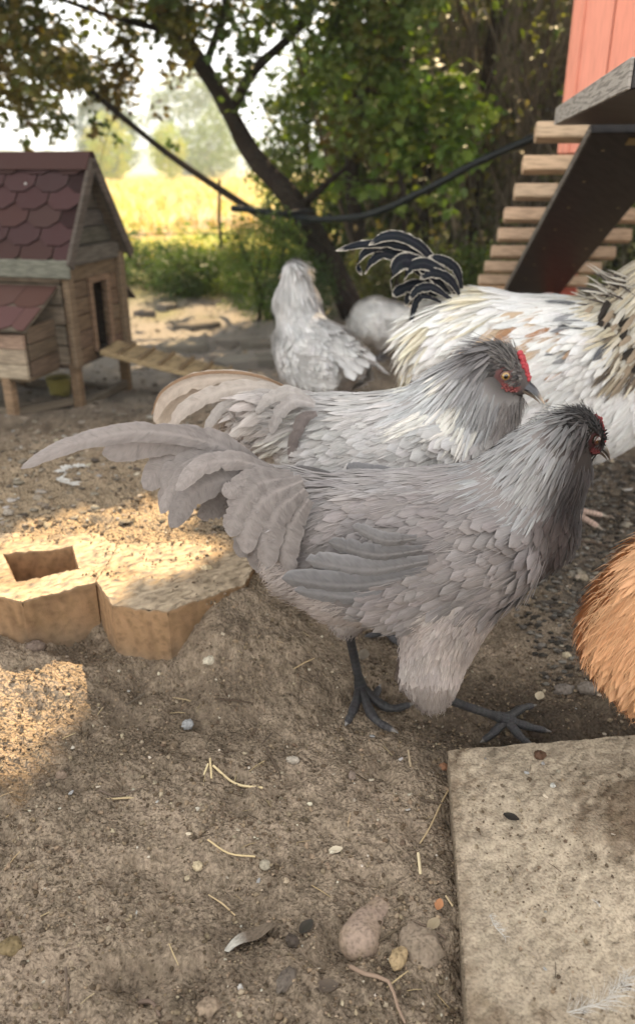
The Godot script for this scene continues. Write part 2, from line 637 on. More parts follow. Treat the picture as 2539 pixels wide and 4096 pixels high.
# ---------- paving slab and kerb blocks: a polygon with a rough top and edges ----------
func rough_slab(poly: PackedVector2Array, hole: PackedVector2Array, top: float, low: float, cell: float, rough: float, colf: Callable, side: Color) -> Geo:
	var g := Geo.new()
	var lo := poly[0]
	var hi := poly[0]
	for p in poly:
		lo = Vector2(minf(lo.x, p.x), minf(lo.y, p.y))
		hi = Vector2(maxf(hi.x, p.x), maxf(hi.y, p.y))
	var H := func(q: Vector2) -> float:
		return top + rough * (noise.get_noise_2d(q.x * 330.0, q.y * 330.0) * 1.8 + fine.get_noise_2d(q.x * 1500.0, q.y * 1500.0))
	# walls first, as rings of points along the outline
	var rings := [poly]
	if hole.size():
		rings.append(hole)
	# top: a grid clipped by the outline
	var nx := int((hi.x - lo.x) / cell) + 1
	var nz := int((hi.y - lo.y) / cell) + 1
	for i in nx:
		for j in nz:
			var q := PackedVector2Array([lo + Vector2(i, j) * cell, lo + Vector2(i + 1, j) * cell, lo + Vector2(i + 1, j + 1) * cell, lo + Vector2(i, j + 1) * cell])
			for part in Geometry2D.intersect_polygons(q, poly):
				var parts := [part]
				if hole.size():
					parts = Geometry2D.clip_polygons(part, hole)
				for pp in parts:
					if pp.size() < 3 or Geometry2D.is_polygon_clockwise(pp) and hole.size() and parts.size() > 1:
						continue
					var tri := Geometry2D.triangulate_polygon(pp)
					var first := g.v.size()
					for e in pp:
						var y: float = H.call(e)
						var dx: float = H.call(e + Vector2(0.002, 0)) - y
						var dz: float = H.call(e + Vector2(0, 0.002)) - y
						g.vert(Vector3(e.x, y, e.y), Vector3(-dx / 0.002, 1, -dz / 0.002).normalized(), colf.call(e), e)
					for t in range(0, tri.size(), 3):
						var a := first + tri[t]
						var b := first + tri[t + 1]
						var d := first + tri[t + 2]
						if (g.v[b] - g.v[a]).cross(g.v[d] - g.v[a]).y < 0:
							g.tri(a, d, b)
						else:
							g.tri(a, b, d)
	for r in rings.size():
		var ring: PackedVector2Array = rings[r]
		var mid := Vector2.ZERO
		for p in ring:
			mid += p / ring.size()
		for k in ring.size():
			var a := ring[k]
			var b := ring[(k + 1) % ring.size()]
			var steps := maxi(1, int(a.distance_to(b) / cell))
			var nn := Vector3((b - a).y, 0, -(b - a).x).normalized()
			if Geometry2D.is_point_in_polygon((a + b) * 0.5 + Vector2(nn.x, nn.z) * 0.001, poly) != (r == 1):
				nn = -nn
			if r == 1 and Geometry2D.is_point_in_polygon((a + b) * 0.5 + Vector2(nn.x, nn.z) * 0.001, hole) == false:
				nn = -nn
			var rows := 7
			var first := g.v.size()
			for s in steps + 1:
				var p := a.lerp(b, float(s) / steps)
				var y0: float = H.call(p)
				for w in rows + 1:
					var t := float(w) / rows
					t = t * t if w < rows else 1.0
					var y := lerpf(y0, low, t)
					var e := rough * 0.3 * fine.get_noise_3d(p.x * 900.0, y * 900.0, p.y * 900.0) * (1.0 if w > 0 and s > 0 and s < steps else 0.0)
					if w == 1:
						e += rough * 0.8
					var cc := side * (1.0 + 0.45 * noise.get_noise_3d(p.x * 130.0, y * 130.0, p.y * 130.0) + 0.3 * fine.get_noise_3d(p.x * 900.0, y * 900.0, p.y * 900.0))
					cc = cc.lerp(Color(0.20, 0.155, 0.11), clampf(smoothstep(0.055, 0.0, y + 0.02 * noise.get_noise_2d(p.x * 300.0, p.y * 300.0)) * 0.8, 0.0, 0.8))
					g.vert(Vector3(p.x, y, p.y) + nn * e, nn, cc if w > 0 else side.lerp(colf.call(p), 0.6), Vector2(p.x + p.y, y))
			for s in steps:
				for w in rows:
					var q := first + s * (rows + 1) + w
					var n1 := (g.v[q + 1] - g.v[q]).cross(g.v[q + rows + 2] - g.v[q])
					if n1.dot(nn) > 0:
						g.quad(q, q + 1, q + rows + 2, q + rows + 1)
					else:
						g.quad(q, q + rows + 1, q + rows + 2, q + 1)
	return g


func make_slabs() -> void:
	var pale := func(q: Vector2) -> Color:
		var n1 := noise.get_noise_2d(q.x * 120.0 + 20.0, q.y * 120.0)
		var n2 := fine.get_noise_2d(q.x * 500.0, q.y * 500.0)
		var n4 := fine.get_noise_2d(q.x * 1600.0 + 40.0, q.y * 1600.0)
		var c := Color(0.44, 0.362, 0.268) * (1.0 + n1 * 0.20 + n2 * 0.10 + n4 * 0.14)
		var dirt := clampf((noise.get_noise_2d(q.x * 75.0 - 60.0, q.y * 75.0 + 10.0) + n2 * 0.3 - 0.22) * 3.5, 0.0, 0.8)
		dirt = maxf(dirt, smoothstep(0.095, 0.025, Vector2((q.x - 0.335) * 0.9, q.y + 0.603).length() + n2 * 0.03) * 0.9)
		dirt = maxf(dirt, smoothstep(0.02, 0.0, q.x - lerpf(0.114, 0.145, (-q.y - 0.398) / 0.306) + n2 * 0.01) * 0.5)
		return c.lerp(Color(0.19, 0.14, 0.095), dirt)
	var poly := PackedVector2Array([Vector2(0.147, -0.705), Vector2(0.66, -0.765), Vector2(0.62, -0.30), Vector2(0.108, -0.33)])
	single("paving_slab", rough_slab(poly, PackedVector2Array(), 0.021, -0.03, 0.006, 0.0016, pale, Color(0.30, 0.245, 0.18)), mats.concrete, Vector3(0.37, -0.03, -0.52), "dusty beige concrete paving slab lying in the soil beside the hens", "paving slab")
	var sandy := func(q: Vector2) -> Color:
		var n1 := noise.get_noise_2d(q.x * 160.0 + 20.0, q.y * 160.0)
		return Color(0.41, 0.325, 0.23).lerp(Color(0.24, 0.18, 0.12), clampf(n1 * 1.6 + 0.1, 0.0, 0.75)) * (1.0 + fine.get_noise_2d(q.x * 1200.0, q.y * 1200.0) * 0.3)
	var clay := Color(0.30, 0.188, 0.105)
	var p1 := PackedVector2Array([Vector2(-0.60, -0.985), Vector2(-0.387, -0.903), Vector2(-0.306, -0.958), Vector2(-0.300, -1.075), Vector2(-0.345, -1.115), Vector2(-0.54, -1.12), Vector2(-0.62, -1.04)])
	var h1 := PackedVector2Array([Vector2(-0.415, -0.958), Vector2(-0.338, -0.995), Vector2(-0.368, -1.068), Vector2(-0.465, -1.045)])
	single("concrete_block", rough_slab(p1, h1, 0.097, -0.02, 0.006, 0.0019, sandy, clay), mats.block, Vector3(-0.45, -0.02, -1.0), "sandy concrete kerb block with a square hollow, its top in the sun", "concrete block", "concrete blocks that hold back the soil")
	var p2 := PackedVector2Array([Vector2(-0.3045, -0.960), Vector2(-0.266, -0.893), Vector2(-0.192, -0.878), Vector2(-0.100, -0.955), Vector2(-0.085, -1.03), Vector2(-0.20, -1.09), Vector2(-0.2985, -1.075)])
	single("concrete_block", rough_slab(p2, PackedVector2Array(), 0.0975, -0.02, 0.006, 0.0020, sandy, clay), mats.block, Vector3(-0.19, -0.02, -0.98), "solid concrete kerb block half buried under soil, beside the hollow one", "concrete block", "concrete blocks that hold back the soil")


# ---------- loose things on the soil ----------
func crumb_mesh(sd: int) -> ArrayMesh:
	var g := Geo.new()
	ball(g, Vector3.ZERO, Vector3(1, 0.75, 0.9), Color(1, 1, 1), 4, 0.4, sd)
	return g.mesh(mats.stone)


func make_soil_crumbs() -> void:
	off = Vector3.ZERO
	var r := rng(5)
	var meshes := [crumb_mesh(1), crumb_mesh(2), crumb_mesh(3)]
	var lots := [[], [], []]
	for k in 70000:
		var z := -0.28 - pow(r.randf(), 1.5) * 1.7
		var x := r.randf_range(-0.52, 0.5) * (0.5 - z * 0.65) * 1.25
		if noise.get_noise_2d(x * 150.0, z * 150.0 + 600.0) + r.randf_range(-0.35, 0.45) < -0.12:
			continue
		var s := 0.0007 + 0.0009 * r.randf() + 0.0022 * pow(r.randf(), 8.0) + (0.002 * r.randf() if r.randf() < 0.003 else 0.0)
		var on_slab := x > 0.15 and z > -0.70 - (x - 0.147) * 0.117
		if on_slab and r.randf() < 0.72:
			continue
		var y := gh(x, z)
		if on_slab:
			y = 0.0215
			s *= 0.75
		elif x > -0.6 and x < -0.09 and z < -0.885 and z > -1.11 and y > 0.05:
			if r.randf() < 0.5:
				continue
			y = maxf(y, 0.0985)
		var b := Basis(rv(r).normalized(), r.randf() * TAU).scaled(Vector3(s, s * r.randf_range(0.6, 1.0), s * r.randf_range(0.7, 1.3)))
		var c := Color(0.31, 0.235, 0.16)
		var pick := r.randf()
		if pick < 0.45:
			c = Color(0.15, 0.11, 0.075)
		elif pick > 0.985:
			c = Color(0.62, 0.55, 0.44)
		elif pick > 0.93:
			c = Color(0.42, 0.34, 0.24)
		lots[k % 3].append([Transform3D(b, Vector3(x, y + s * 0.25, z)), jit(c, r, 0.25, 0.05)])
	for k in 3:
		scatter("soil_crumbs", meshes[k], lots[k])
	# coarser clods and gravel farther off, where the yard is littered
	lots = [[], [], []]
	for k in 9000:
		var z := -1.15 - pow(r.randf(), 1.3) * 3.6
		var x := r.randf_range(-1.0, 1.0) * (0.45 - z * 0.42)
		var s := r.randf_range(0.002, 0.0048) + 0.006 * pow(r.randf(), 8.0)
		var c := Color(0.30, 0.25, 0.19)
		var pick := r.randf()
		if pick < 0.35:
			c = Color(0.14, 0.115, 0.09)
		elif pick > 0.93:
			c = Color(0.44, 0.41, 0.37)
		elif pick > 0.78:
			c = Color(0.36, 0.31, 0.25)
		var b := Basis(rv(r).normalized(), r.randf() * TAU).scaled(Vector3(s * r.randf_range(0.8, 1.8), s * 0.6, s * r.randf_range(0.8, 1.6)))
		lots[k % 3].append([Transform3D(b, Vector3(x, gh(x, z) + s * 0.2, z)), jit(c, r, 0.25, 0.05)])
	# dark gravelly litter at the white rooster's feet
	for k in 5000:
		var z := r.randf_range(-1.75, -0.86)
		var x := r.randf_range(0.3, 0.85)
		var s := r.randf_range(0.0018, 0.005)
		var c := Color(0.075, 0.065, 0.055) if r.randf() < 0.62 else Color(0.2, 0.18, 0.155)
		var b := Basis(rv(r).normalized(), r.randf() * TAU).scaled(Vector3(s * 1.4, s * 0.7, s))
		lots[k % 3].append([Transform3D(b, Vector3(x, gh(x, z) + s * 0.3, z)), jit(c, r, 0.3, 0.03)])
	for k in 3:
		scatter("gravel", meshes[k], lots[k])


func make_litter() -> void:      # chaff, bits of straw and leaf crumbs that nobody would count
	off = Vector3.ZERO
	var r := rng(17)
	var g := Geo.new()
	g.tube([Vector3(-1, 0, 0), Vector3(0, 0.1, 0.04), Vector3(1, 0, 0)], [0.05, 0.06, 0.04], [Color.WHITE], 5)
	var items := []
	for k in 620:
		var z := -0.32 - pow(r.randf(), 1.2) * 2.4
		var x := r.randf_range(-0.5, 0.5) * (0.55 - z * 0.6)
		var s := r.randf_range(0.004, 0.012) if r.randf() < 0.85 else r.randf_range(0.015, 0.03)
		var y := gh(x, z)
		if x > 0.15 and z > -0.70:
			y = 0.0215
			s = minf(s, 0.007)
			if r.randf() < 0.7:
				continue
		var c := Color(0.38, 0.29, 0.17) if r.randf() < 0.4 else Color(0.09, 0.065, 0.045)
		var b := Basis(Vector3.UP, r.randf() * TAU) * Basis(Vector3.BACK, r.randf_range(-0.25, 0.25))
		items.append([Transform3D(b.scaled_local(Vector3(s, s * 0.9, s * 0.9)), Vector3(x, y + 0.0012, z)), jit(c, r, 0.3, 0.05)])
	scatter("chaff", g.mesh(mats.plain), items)
	# pale wood chips and shell bits
	var f := Geo.new()
	ball(f, Vector3.ZERO, Vector3(1, 0.22, 0.6), Color.WHITE, 4, 0.5, 8.0)
	items = []
	for k in 420:
		var z := -0.34 - pow(r.randf(), 1.1) * 3.2
		var x := r.randf_range(-0.5, 0.5) * (0.55 - z * 0.7)
		var s := r.randf_range(0.0018, 0.0045)
		var y := gh(x, z)
		if x > 0.15 and z > -0.70:
			y = 0.0215
		if z < -1.2:
			s *= r.randf_range(1.5, 3.0)
		var b := Basis(Vector3.UP, r.randf() * TAU) * Basis(rv(r).normalized(), 0.35)
		items.append([Transform3D(b.scaled_local(Vector3.ONE * s), Vector3(x, y + s * 0.25, z)), jit(Color(0.58, 0.5, 0.38) if r.randf() < 0.7 else Color(0.45, 0.43, 0.4), r, 0.25, 0.05)])
	scatter("wood_chips", f.mesh(mats.stone), items)


func make_ground_things() -> void:
	# [place, radii, colour, label, turn]
	var stones := [
		[Vector3(0.039, 0, -0.489), Vector3(0.0185, 0.012, 0.021), Color(0.36, 0.27, 0.21), "pinkish oval cobble with a rounded knob, half sunk in soil near the slab", -0.4],
		[Vector3(0.089, 0, -0.476), Vector3(0.017, 0.007, 0.023), Color(0.30, 0.235, 0.175), "flat angular brown stone between the pink cobble and the slab", 0.3],
		[Vector3(0.068, 0.003, -0.46), Vector3(0.0072, 0.006, 0.0105), Color(0.42, 0.31, 0.18), "smooth tan egg-shaped pebble against the flat brown stone", -0.5],
		[Vector3(-0.16, 0.004, -1.002), Vector3(0.0115, 0.009, 0.010), Color(0.66, 0.53, 0.34), "cream rounded pebble just right of the solid concrete block", 0.2],
		[Vector3(-0.139, 0.003, -0.855), Vector3(0.009, 0.0055, 0.0065), Color(0.62, 0.55, 0.43), "flat cream pebble on bare soil below the solid concrete block", 0.4],
		[Vector3(-0.157, 0.003, -0.773), Vector3(0.0075, 0.006, 0.0065), Color(0.36, 0.36, 0.36), "blue-grey pebble on bare soil in front of the blocks", 0.4],
		[Vector3(0.038, 0.003, -0.686), Vector3(0.0045, 0.005, 0.0055), Color(0.27, 0.21, 0.17), "small brown pebble below the standing foot of the front bird", 0.1],
		[Vector3(0.144, 0.003, -0.713), Vector3(0.0052, 0.005, 0.0055), Color(0.42, 0.22, 0.13), "small reddish pebble at the back corner of the slab", 0.1],
		[Vector3(-0.028, 0.003, -0.711), Vector3(0.0075, 0.004, 0.005), Color(0.46, 0.40, 0.33), "pale flat pebble right of the crossed straws", -0.2],
		[Vector3(-0.116, 0.003, -0.565), Vector3(0.005, 0.004, 0.005), Color(0.55, 0.45, 0.30), "yellowish pebble at the left end of the lone straw", 0.5],
		[Vector3(-0.051, 0.003, -0.565), Vector3(0.005, 0.004, 0.006), Color(0.40, 0.35, 0.27), "grey-tan pebble at the right end of the lone straw", 0.5],
		[Vector3(-0.022, 0.003, -0.484), Vector3(0.005, 0.0045, 0.007), Color(0.10, 0.08, 0.065), "dark clod of earth left of the pink cobble", 0.6],
		[Vector3(-0.026, 0.003, -0.443), Vector3(0.0065, 0.005, 0.012), Color(0.17, 0.14, 0.115), "dark grey oblong stone below the bark piece", -0.5],
		[Vector3(-0.264, 0.003, -0.472), Vector3(0.009, 0.007, 0.008), Color(0.24, 0.18, 0.10), "brown stone at the left edge near the bottom of the picture", 0.0],
		[Vector3(-0.284, 0.003, -0.686), Vector3(0.0065, 0.0055, 0.0055), Color(0.27, 0.2, 0.15), "brown clod at the edge of the sunlit patch, front left", 0.0],
		[Vector3(-0.193, 0.003, -0.893), Vector3(0.014, 0.008, 0.010), Color(0.33, 0.25, 0.19), "brown stone at the foot of the solid concrete block", 0.6],
		[Vector3(0.246, 0.003, -0.694), Vector3(0.0065, 0.005, 0.0055), Color(0.13, 0.075, 0.05), "dark brown crumb on the back of the paving slab", 0.0],
		[Vector3(0.248, 0.003, -0.648), Vector3(0.003, 0.0025, 0.003), Color(0.6, 0.58, 0.52), "tiny white grit lying in the middle of the paving slab", 0.0],
		[Vector3(0.343, 0.003, -0.918), Vector3(0.006, 0.0045, 0.006), Color(0.56, 0.47, 0.33), "pale angular pebble left of the orange hen", 0.4],
		[Vector3(0.322, 0.003, -0.853), Vector3(0.014, 0.009, 0.009), Color(0.24, 0.205, 0.175), "grey stone at the toes of the stepping foot", 0.2],
		[Vector3(0.35, 0.003, -0.846), Vector3(0.013, 0.008, 0.010), Color(0.26, 0.22, 0.185), "second grey stone, close under the orange hen", -0.2],
		[Vector3(-0.088, 0.003, -0.422), Vector3(0.010, 0.006, 0.008), Color(0.33, 0.25, 0.18), "light brown stone at the bottom edge, left of the middle", 0.3],
		[Vector3(-0.378, 0.003, -0.898), Vector3(0.013, 0.009, 0.010), Color(0.2, 0.15, 0.12), "dark brown stone under the front of the hollow block", 0.3],
	]
	var sd := 3.0
	for s in stones:
		sd += 1.0
		var p: Vector3 = s[0]
		p.y = gh(p.x, p.z)
		if p.x > 0.155 and p.z > -0.7:
			p.y = 0.0215
		var g := Geo.new()
		if sd == 4.0:      # the cobble: two lobes grown together
			var col: Color = s[2]
			nets(g, [[p + Vector3(-0.002, 0.001, 0.004), 0.0185, p + Vector3(0.002, 0.0, -0.006), 0.0165, 1.0, "", Vector3.ZERO], [p + Vector3(0.010, -0.001, -0.018), 0.0125, p + Vector3(0.018, -0.002, -0.028), 0.0125, 1.0, "", Vector3.ZERO]], p - Vector3(0.05, 0.04, 0.06), p + Vector3(0.05, 0.04, 0.05), 0.0025, 0.010, func(q): return col.lerp(Color(0.30, 0.225, 0.155), clampf(0.35 + noise.get_noise_3d(q.x * 900.0, q.y * 900.0, q.z * 900.0) - (q.y - p.y) * 12.0, 0.0, 0.8)))
		else:
			ball(g, p + Vector3(0, s[1].y * 0.35, 0), s[1], s[2], 9, 0.22, sd, Basis(Vector3.UP, s[4]))
		single("stone", g, mats.stone, p, s[3], "stone", "stones lying in the soil")
	# straws and twigs: [points, radius, colour, name, label]
	var P := func(pts: Array, lift: float) -> Array:
		return pts.map(func(q): return Vector3(q.x, (0.022 if q.x > 0.15 and q.z > -0.7 else gh(q.x, q.z)) + lift, q.z))
	var sticks := [
		[[Vector3(-0.116, 0.004, -0.692), Vector3(-0.09, 0.004, -0.675), Vector3(-0.059, 0.004, -0.659)], 0.0014, Color(0.62, 0.50, 0.30), "straw", "longest pale straw, lying with two short ones before the blocks", 0.004],
		[[Vector3(-0.121, 0.004, -0.705), Vector3(-0.115, 0.004, -0.671)], 0.0012, Color(0.60, 0.48, 0.28), "straw", "short straw crossing the end of the longest straw", 0.0045],
		[[Vector3(-0.122, 0.004, -0.696), Vector3(-0.125, 0.004, -0.682)], 0.0012, Color(0.60, 0.50, 0.30), "straw", "shortest of the three straws lying together", 0.003],
		[[Vector3(-0.109, 0.004, -0.589), Vector3(-0.087, 0.004, -0.578), Vector3(-0.061, 0.004, -0.573)], 0.0010, Color(0.52, 0.40, 0.23), "straw", "lone thin straw on the open soil below the three straws", 0.003],
		[[Vector3(0.098, 0.004, -0.572), Vector3(0.097, 0.004, -0.546)], 0.0015, Color(0.58, 0.48, 0.31), "straw", "short upright-lying straw beside the left edge of the slab", 0.003],
		[[Vector3(0.105, 0.004, -0.728), Vector3(0.104, 0.004, -0.696)], 0.0014, Color(0.42, 0.33, 0.22), "straw", "brownish straw just behind the corner of the slab", 0.003],
		[[Vector3(0.142, 0.004, -0.666), Vector3(0.131, 0.004, -0.645), Vector3(0.114, 0.004, -0.608), Vector3(0.102, 0.004, -0.589)], 0.0009, Color(0.42, 0.32, 0.19), "straw", "long bent straw along the left edge of the slab", 0.004],
		[[Vector3(0.117, 0.004, -0.52), Vector3(0.121, 0.004, -0.507)], 0.0009, Color(0.46, 0.36, 0.22), "straw", "thin straw against the slab, near the flat brown stone", 0.004],
		[[Vector3(0.028, 0.004, -0.458), Vector3(0.04, 0.004, -0.446), Vector3(0.058, 0.004, -0.439), Vector3(0.064, 0.004, -0.421), Vector3(0.069, 0.004, -0.409)], 0.0021, Color(0.27, 0.19, 0.14), "root", "bare brown root running down from the pink cobble", 0.004],
		[[Vector3(-0.148, 0.004, -0.44), Vector3(-0.136, 0.004, -0.433), Vector3(-0.126, 0.004, -0.418)], 0.0022, Color(0.17, 0.125, 0.095), "twig", "short curved brown twig at the bottom left", 0.003],
		[[Vector3(-0.235, 0.004, -0.658), Vector3(-0.214, 0.004, -0.655), Vector3(-0.187, 0.004, -0.665)], 0.0012, Color(0.14, 0.105, 0.08), "twig", "thin dark twig lying level below the front left sunlit patch", 0.003],
		[[Vector3(-0.213, 0.004, -0.458), Vector3(-0.206, 0.004, -0.439), Vector3(-0.2, 0.004, -0.421)], 0.0013, Color(0.13, 0.10, 0.075), "twig", "thin dark twig pointing down at the lower left", 0.003],
		[[Vector3(-0.054, 0.004, -0.757), Vector3(-0.065, 0.004, -0.73)], 0.0011, Color(0.11, 0.085, 0.065), "twig", "short dark twig above the longest straw", 0.004],
		[[Vector3(-0.219, 0.004, -0.827), Vector3(-0.24, 0.004, -0.81)], 0.0018, Color(0.10, 0.08, 0.06), "twig", "dark twig in the soil below the gap between the blocks", 0.004],
		[[Vector3(0.111, 0.004, -0.479), Vector3(0.104, 0.004, -0.486), Vector3(0.085, 0.004, -0.494)], 0.0013, Color(0.15, 0.11, 0.085), "twig", "dark twig meeting the slab's left edge", 0.004],
	]
	for s in sticks:
		var pts := spline(P.call(s[0], s[5]), 8)
		var rad := []
		for k in 9:
			rad.append(s[1] * (1.0 - 0.06 * k if s[3] != "straw" else 1.0))
		var g := Geo.new()
		g.tube(pts, rad, [s[2]], 6)
		single(s[3], g, mats.plain, pts[0], s[4], s[3], "straws on the soil" if s[3] == "straw" else "twigs and roots on the soil")
	# curled piece of bark with a pale end
	var g := Geo.new()
	var at := Vector3(-0.057, 0, -0.484)
	at.y = gh(at.x, at.z)
	for i in 9:
		for j in 5:
			var t := i / 8.0
			var u := j / 4.0 - 0.5
			var p := at + Vector3(lerpf(-0.022, 0.024, t) + u * 0.006, 0.003 + 0.009 * u + 0.003 * sin(t * 9.0), lerpf(0.010, -0.016, t) + u * 0.018 * sin(PI * (0.15 + 0.75 * t)) - 0.006 * sin(t * PI))
			g.vert(p, Vector3.UP, Color(0.6, 0.57, 0.5).lerp(Color(0.2, 0.155, 0.115), smoothstep(0.1, 0.4, t)), Vector2(t, u))
	for i in 8:
		for j in 4:
			g.quad(i * 5 + j, i * 5 + j + 1, i * 5 + j + 6, i * 5 + j + 5)
	g.smooth()
	single("bark_piece", g, mats.stone, at, "curled brown flake of bark with a whitish end, left of the pink cobble", "bark")
	# small fallen leaves and a seed husk
	var leaves := [[Vector3(0.018, 0, -0.582), 0.009, Color(0.55, 0.47, 0.35), "pale curled leaf scrap on the soil above the pink cobble", 0.3], [Vector3(0.109, 0, -0.509), 0.008, Color(0.42, 0.2, 0.1), "rust-brown wood chip beside the slab", 1.2],
		[Vector3(0.102, 0, -0.492), 0.010, Color(0.3, 0.24, 0.16), "brown dry leaf sliver beside the flat brown stone", 0.8], [Vector3(0.193, 0, -0.6), 0.010, Color(0.035, 0.03, 0.025), "dark seed husk on the middle of the slab", -0.5],
		[Vector3(0.008, 0, -0.438), 0.012, Color(0.11, 0.085, 0.065), "dark dry leaf at the bottom, below the pink cobble", 0.1], [Vector3(0.284, 0, -0.832), 0.012, Color(0.5, 0.42, 0.3), "pale curled peel at the toes of the stepping foot", 1.1],
		[Vector3(-0.01, 0, -0.497), 0.011, Color(0.05, 0.042, 0.035), "black leaf scrap standing in the soil left of the pink cobble", 0.9], [Vector3(0.062, 0, -0.897), 0.016, Color(0.2, 0.17, 0.13), "brown dry leaf behind the standing leg of the front bird", 1.4]]
	for s in leaves:
		var p: Vector3 = s[0]
		p.y = (0.0225 if p.x > 0.155 and p.z > -0.7 else gh(p.x, p.z)) + 0.002
		var lg := Geo.new()
		var bs := Basis(Vector3.UP, s[4])
		for i in 6:
			for j in 3:
				var t := i / 5.0
				var u := (j - 1) * 0.32 * sin(PI * (0.08 + 0.86 * t))
				lg.vert(p + bs * (Vector3(t - 0.5, absf(u) * 0.5 + 0.25 * (t - 0.5) * (t - 0.5) * 2.0, u) * s[1] * 1.6), Vector3.UP, s[2] * (0.85 + 0.3 * absf(u)), Vector2(t, u))
		for i in 5:
			for j in 2:
				lg.quad(i * 3 + j, i * 3 + j + 1, i * 3 + j + 4, i * 3 + j + 3)
		lg.smooth()
		single("leaf_scrap", lg, mats.plain, p, s[3], "leaf scrap", "scraps of leaf and chip on the ground")
	# downy feathers caught on the slab
	for s in [[Vector3(0.153, 0.022, -0.479), 0.013, 50, "small tuft of white down stuck to the slab", 3], [Vector3(0.222, 0.022, -0.414), 0.034, 130, "large wispy white down feather on the near part of the slab", 4], [Vector3(0.247, 0.022, -0.503), 0.005, 14, "tiny fleck of white down on the slab, apart from the tufts", 5],
			[Vector3(-0.471, 0.09, -1.419), 0.03, 60, "white fluff on the shaded ground behind the hollow block", 6], [Vector3(-0.464, 0.09, -1.342), 0.03, 40, "loose white feather lying flat, left of the front tail", 7]]:
		var r := rng(s[4])
		var p: Vector3 = s[0]
		if p.z < -1.0:
			p.y = gh(p.x, p.z)
		var fg := Geo.new()
		# a curved shaft with soft barbs that curl off both sides
		var turn := Basis(Vector3.UP, s[4] * 1.7)
		var far := p.z < -1.0
		var sz: float = s[1]
		var shaft := spline([p + turn * Vector3(-0.9, 0.03, -0.15) * sz, p + turn * Vector3(0, 0.14, 0.1) * sz, p + turn * Vector3(1.0, 0.05, -0.1) * sz], 12)
		fg.tube(shaft, range(13).map(func(i): return (0.0006 - 0.00003 * i) * (3.0 if far else 0.6)), [Color(0.6, 0.58, 0.54)], 4, false)
		for k in s[2]:
			var a: Vector3 = shaft[r.randi_range(0, 11)] + rv(r) * sz * 0.04
			var d: Vector3 = turn * Vector3(r.randf_range(0.1, 0.9), r.randf_range(0.0, 0.35), r.randf_range(0.25, 1.0) * (1.0 if r.randf() < 0.5 else -1.0)) * sz * r.randf_range(0.25, 0.6)
			hair(fg, a, a + d * 0.5 + Vector3(0.1, 0.06, 0) * sz, a + d + Vector3(r.randf_range(0.0, 0.3), r.randf_range(-0.05, 0.1), r.randf_range(-0.15, 0.15)) * sz, 0.0018 if far else 0.00016, Color(0.45, 0.42, 0.38), Color(0.55, 0.53, 0.5))
		single("down_feather", fg, mats.down, p, s[3], "feather", "loose down on the ground")


func hair(g: Geo, a: Vector3, b: Vector3, d: Vector3, w: float, c0: Color, c1: Color, nn := Vector3(0, 0.7, 0.7)) -> void:
	var s := (d - a).cross(Vector3(0.25, 0.43, 0.86)).normalized() * w
	if s.cross(d - a).dot(nn) < 0:
		s = -s
	var k := g.vert(a - s, nn, c0)
	g.vert(a + s, nn, c0)
	g.vert(b - s * 0.8, nn, c1)
	g.vert(b + s * 0.8, nn, c1)
	g.vert(d, nn, c1)
	g.quad(k, k + 1, k + 3, k + 2)
	g.tri(k + 2, k + 3, k + 4)


# ---------- leaves, trees, shrubs ----------
func leaf_mesh(kind: String, m: Material) -> ArrayMesh:       # about one unit long, stalk at the origin, along +x, face up +y
	var g := Geo.new()
	var W := Color.WHITE
	if kind == "maple":
		var tips := [[0.0, 0.0], [0.12, 0.28], [0.02, 0.50], [0.34, 0.34], [0.52, 0.58], [0.62, 0.24], [1.0, 0.0]]
		var m0 := g.vert(Vector3(0.3, 0.02, 0), Vector3.UP, W * 0.9)
		for s in [1, -1]:
			var last := -1
			for t in tips:
				var k := g.vert(Vector3(t[0], 0.05 - absf(t[1]) * 0.3 - t[0] * t[0] * 0.12, t[1] * s), Vector3(0.1, 0.9, 0.35 * s).normalized(), W)
				if last >= 0:
					if s > 0:
						g.tri(m0, last, k)
					else:
						g.tri(m0, k, last)
				last = k
	else:
		var rows := [[0.0, 0.0], [0.25, 0.17], [0.55, 0.2], [0.82, 0.1], [1.0, 0.0]]
		for t in rows:
			var wd: float = t[1] * (0.42 if kind == "narrow" else 1.25 if kind == "round" else 1.0)
			var y: float = -0.22 * t[0] * t[0]
			g.vert(Vector3(t[0], y + wd * 0.35, wd), Vector3(0, 0.9, -0.4).normalized(), W)
			g.vert(Vector3(t[0], y, 0), Vector3.UP, W * 0.92)
			g.vert(Vector3(t[0], y + wd * 0.35, -wd), Vector3(0, 0.9, 0.4).normalized(), W)
		for k in rows.size() - 1:
			for j in 2:
				var a := k * 3 + j
				g.quad(a, a + 3, a + 4, a + 1)
	return g.mesh(m)


# a clump of leaves in the unit ball, for crowns some way off
func clump_mesh(count: int, size: float, sd: int, m: Material, kind := "oval") -> ArrayMesh:
	var r := rng(sd)
	var g := Geo.new()
	for k in count:
		var p := rv(r)
		while p.length() > 1.0:
			p = rv(r)
		var b := Basis(rv(r).normalized(), r.randf() * TAU)
		var s := size * r.randf_range(0.7, 1.3)
		var c := Color.WHITE * r.randf_range(0.75, 1.15)
		var pts := [Vector3(0, 0, 0), Vector3(0.5, 0, 0.27 if kind == "oval" else 0.12), Vector3(1, -0.1, 0), Vector3(0.5, 0, -0.27 if kind == "oval" else -0.12)]
		var q := pts.map(func(e): return p + b * (e * s))
		g.flat(q, c)
	return g.mesh(m)


func leaf_turn(r: RandomNumberGenerator, droop := 0.6) -> Basis:
	return Basis(Vector3.UP, r.randf() * TAU) * Basis(Vector3.FORWARD, r.randf_range(-0.3, 1.0) * droop * 1.4) * Basis(Vector3.RIGHT, r.randf_range(-0.8, 0.8))


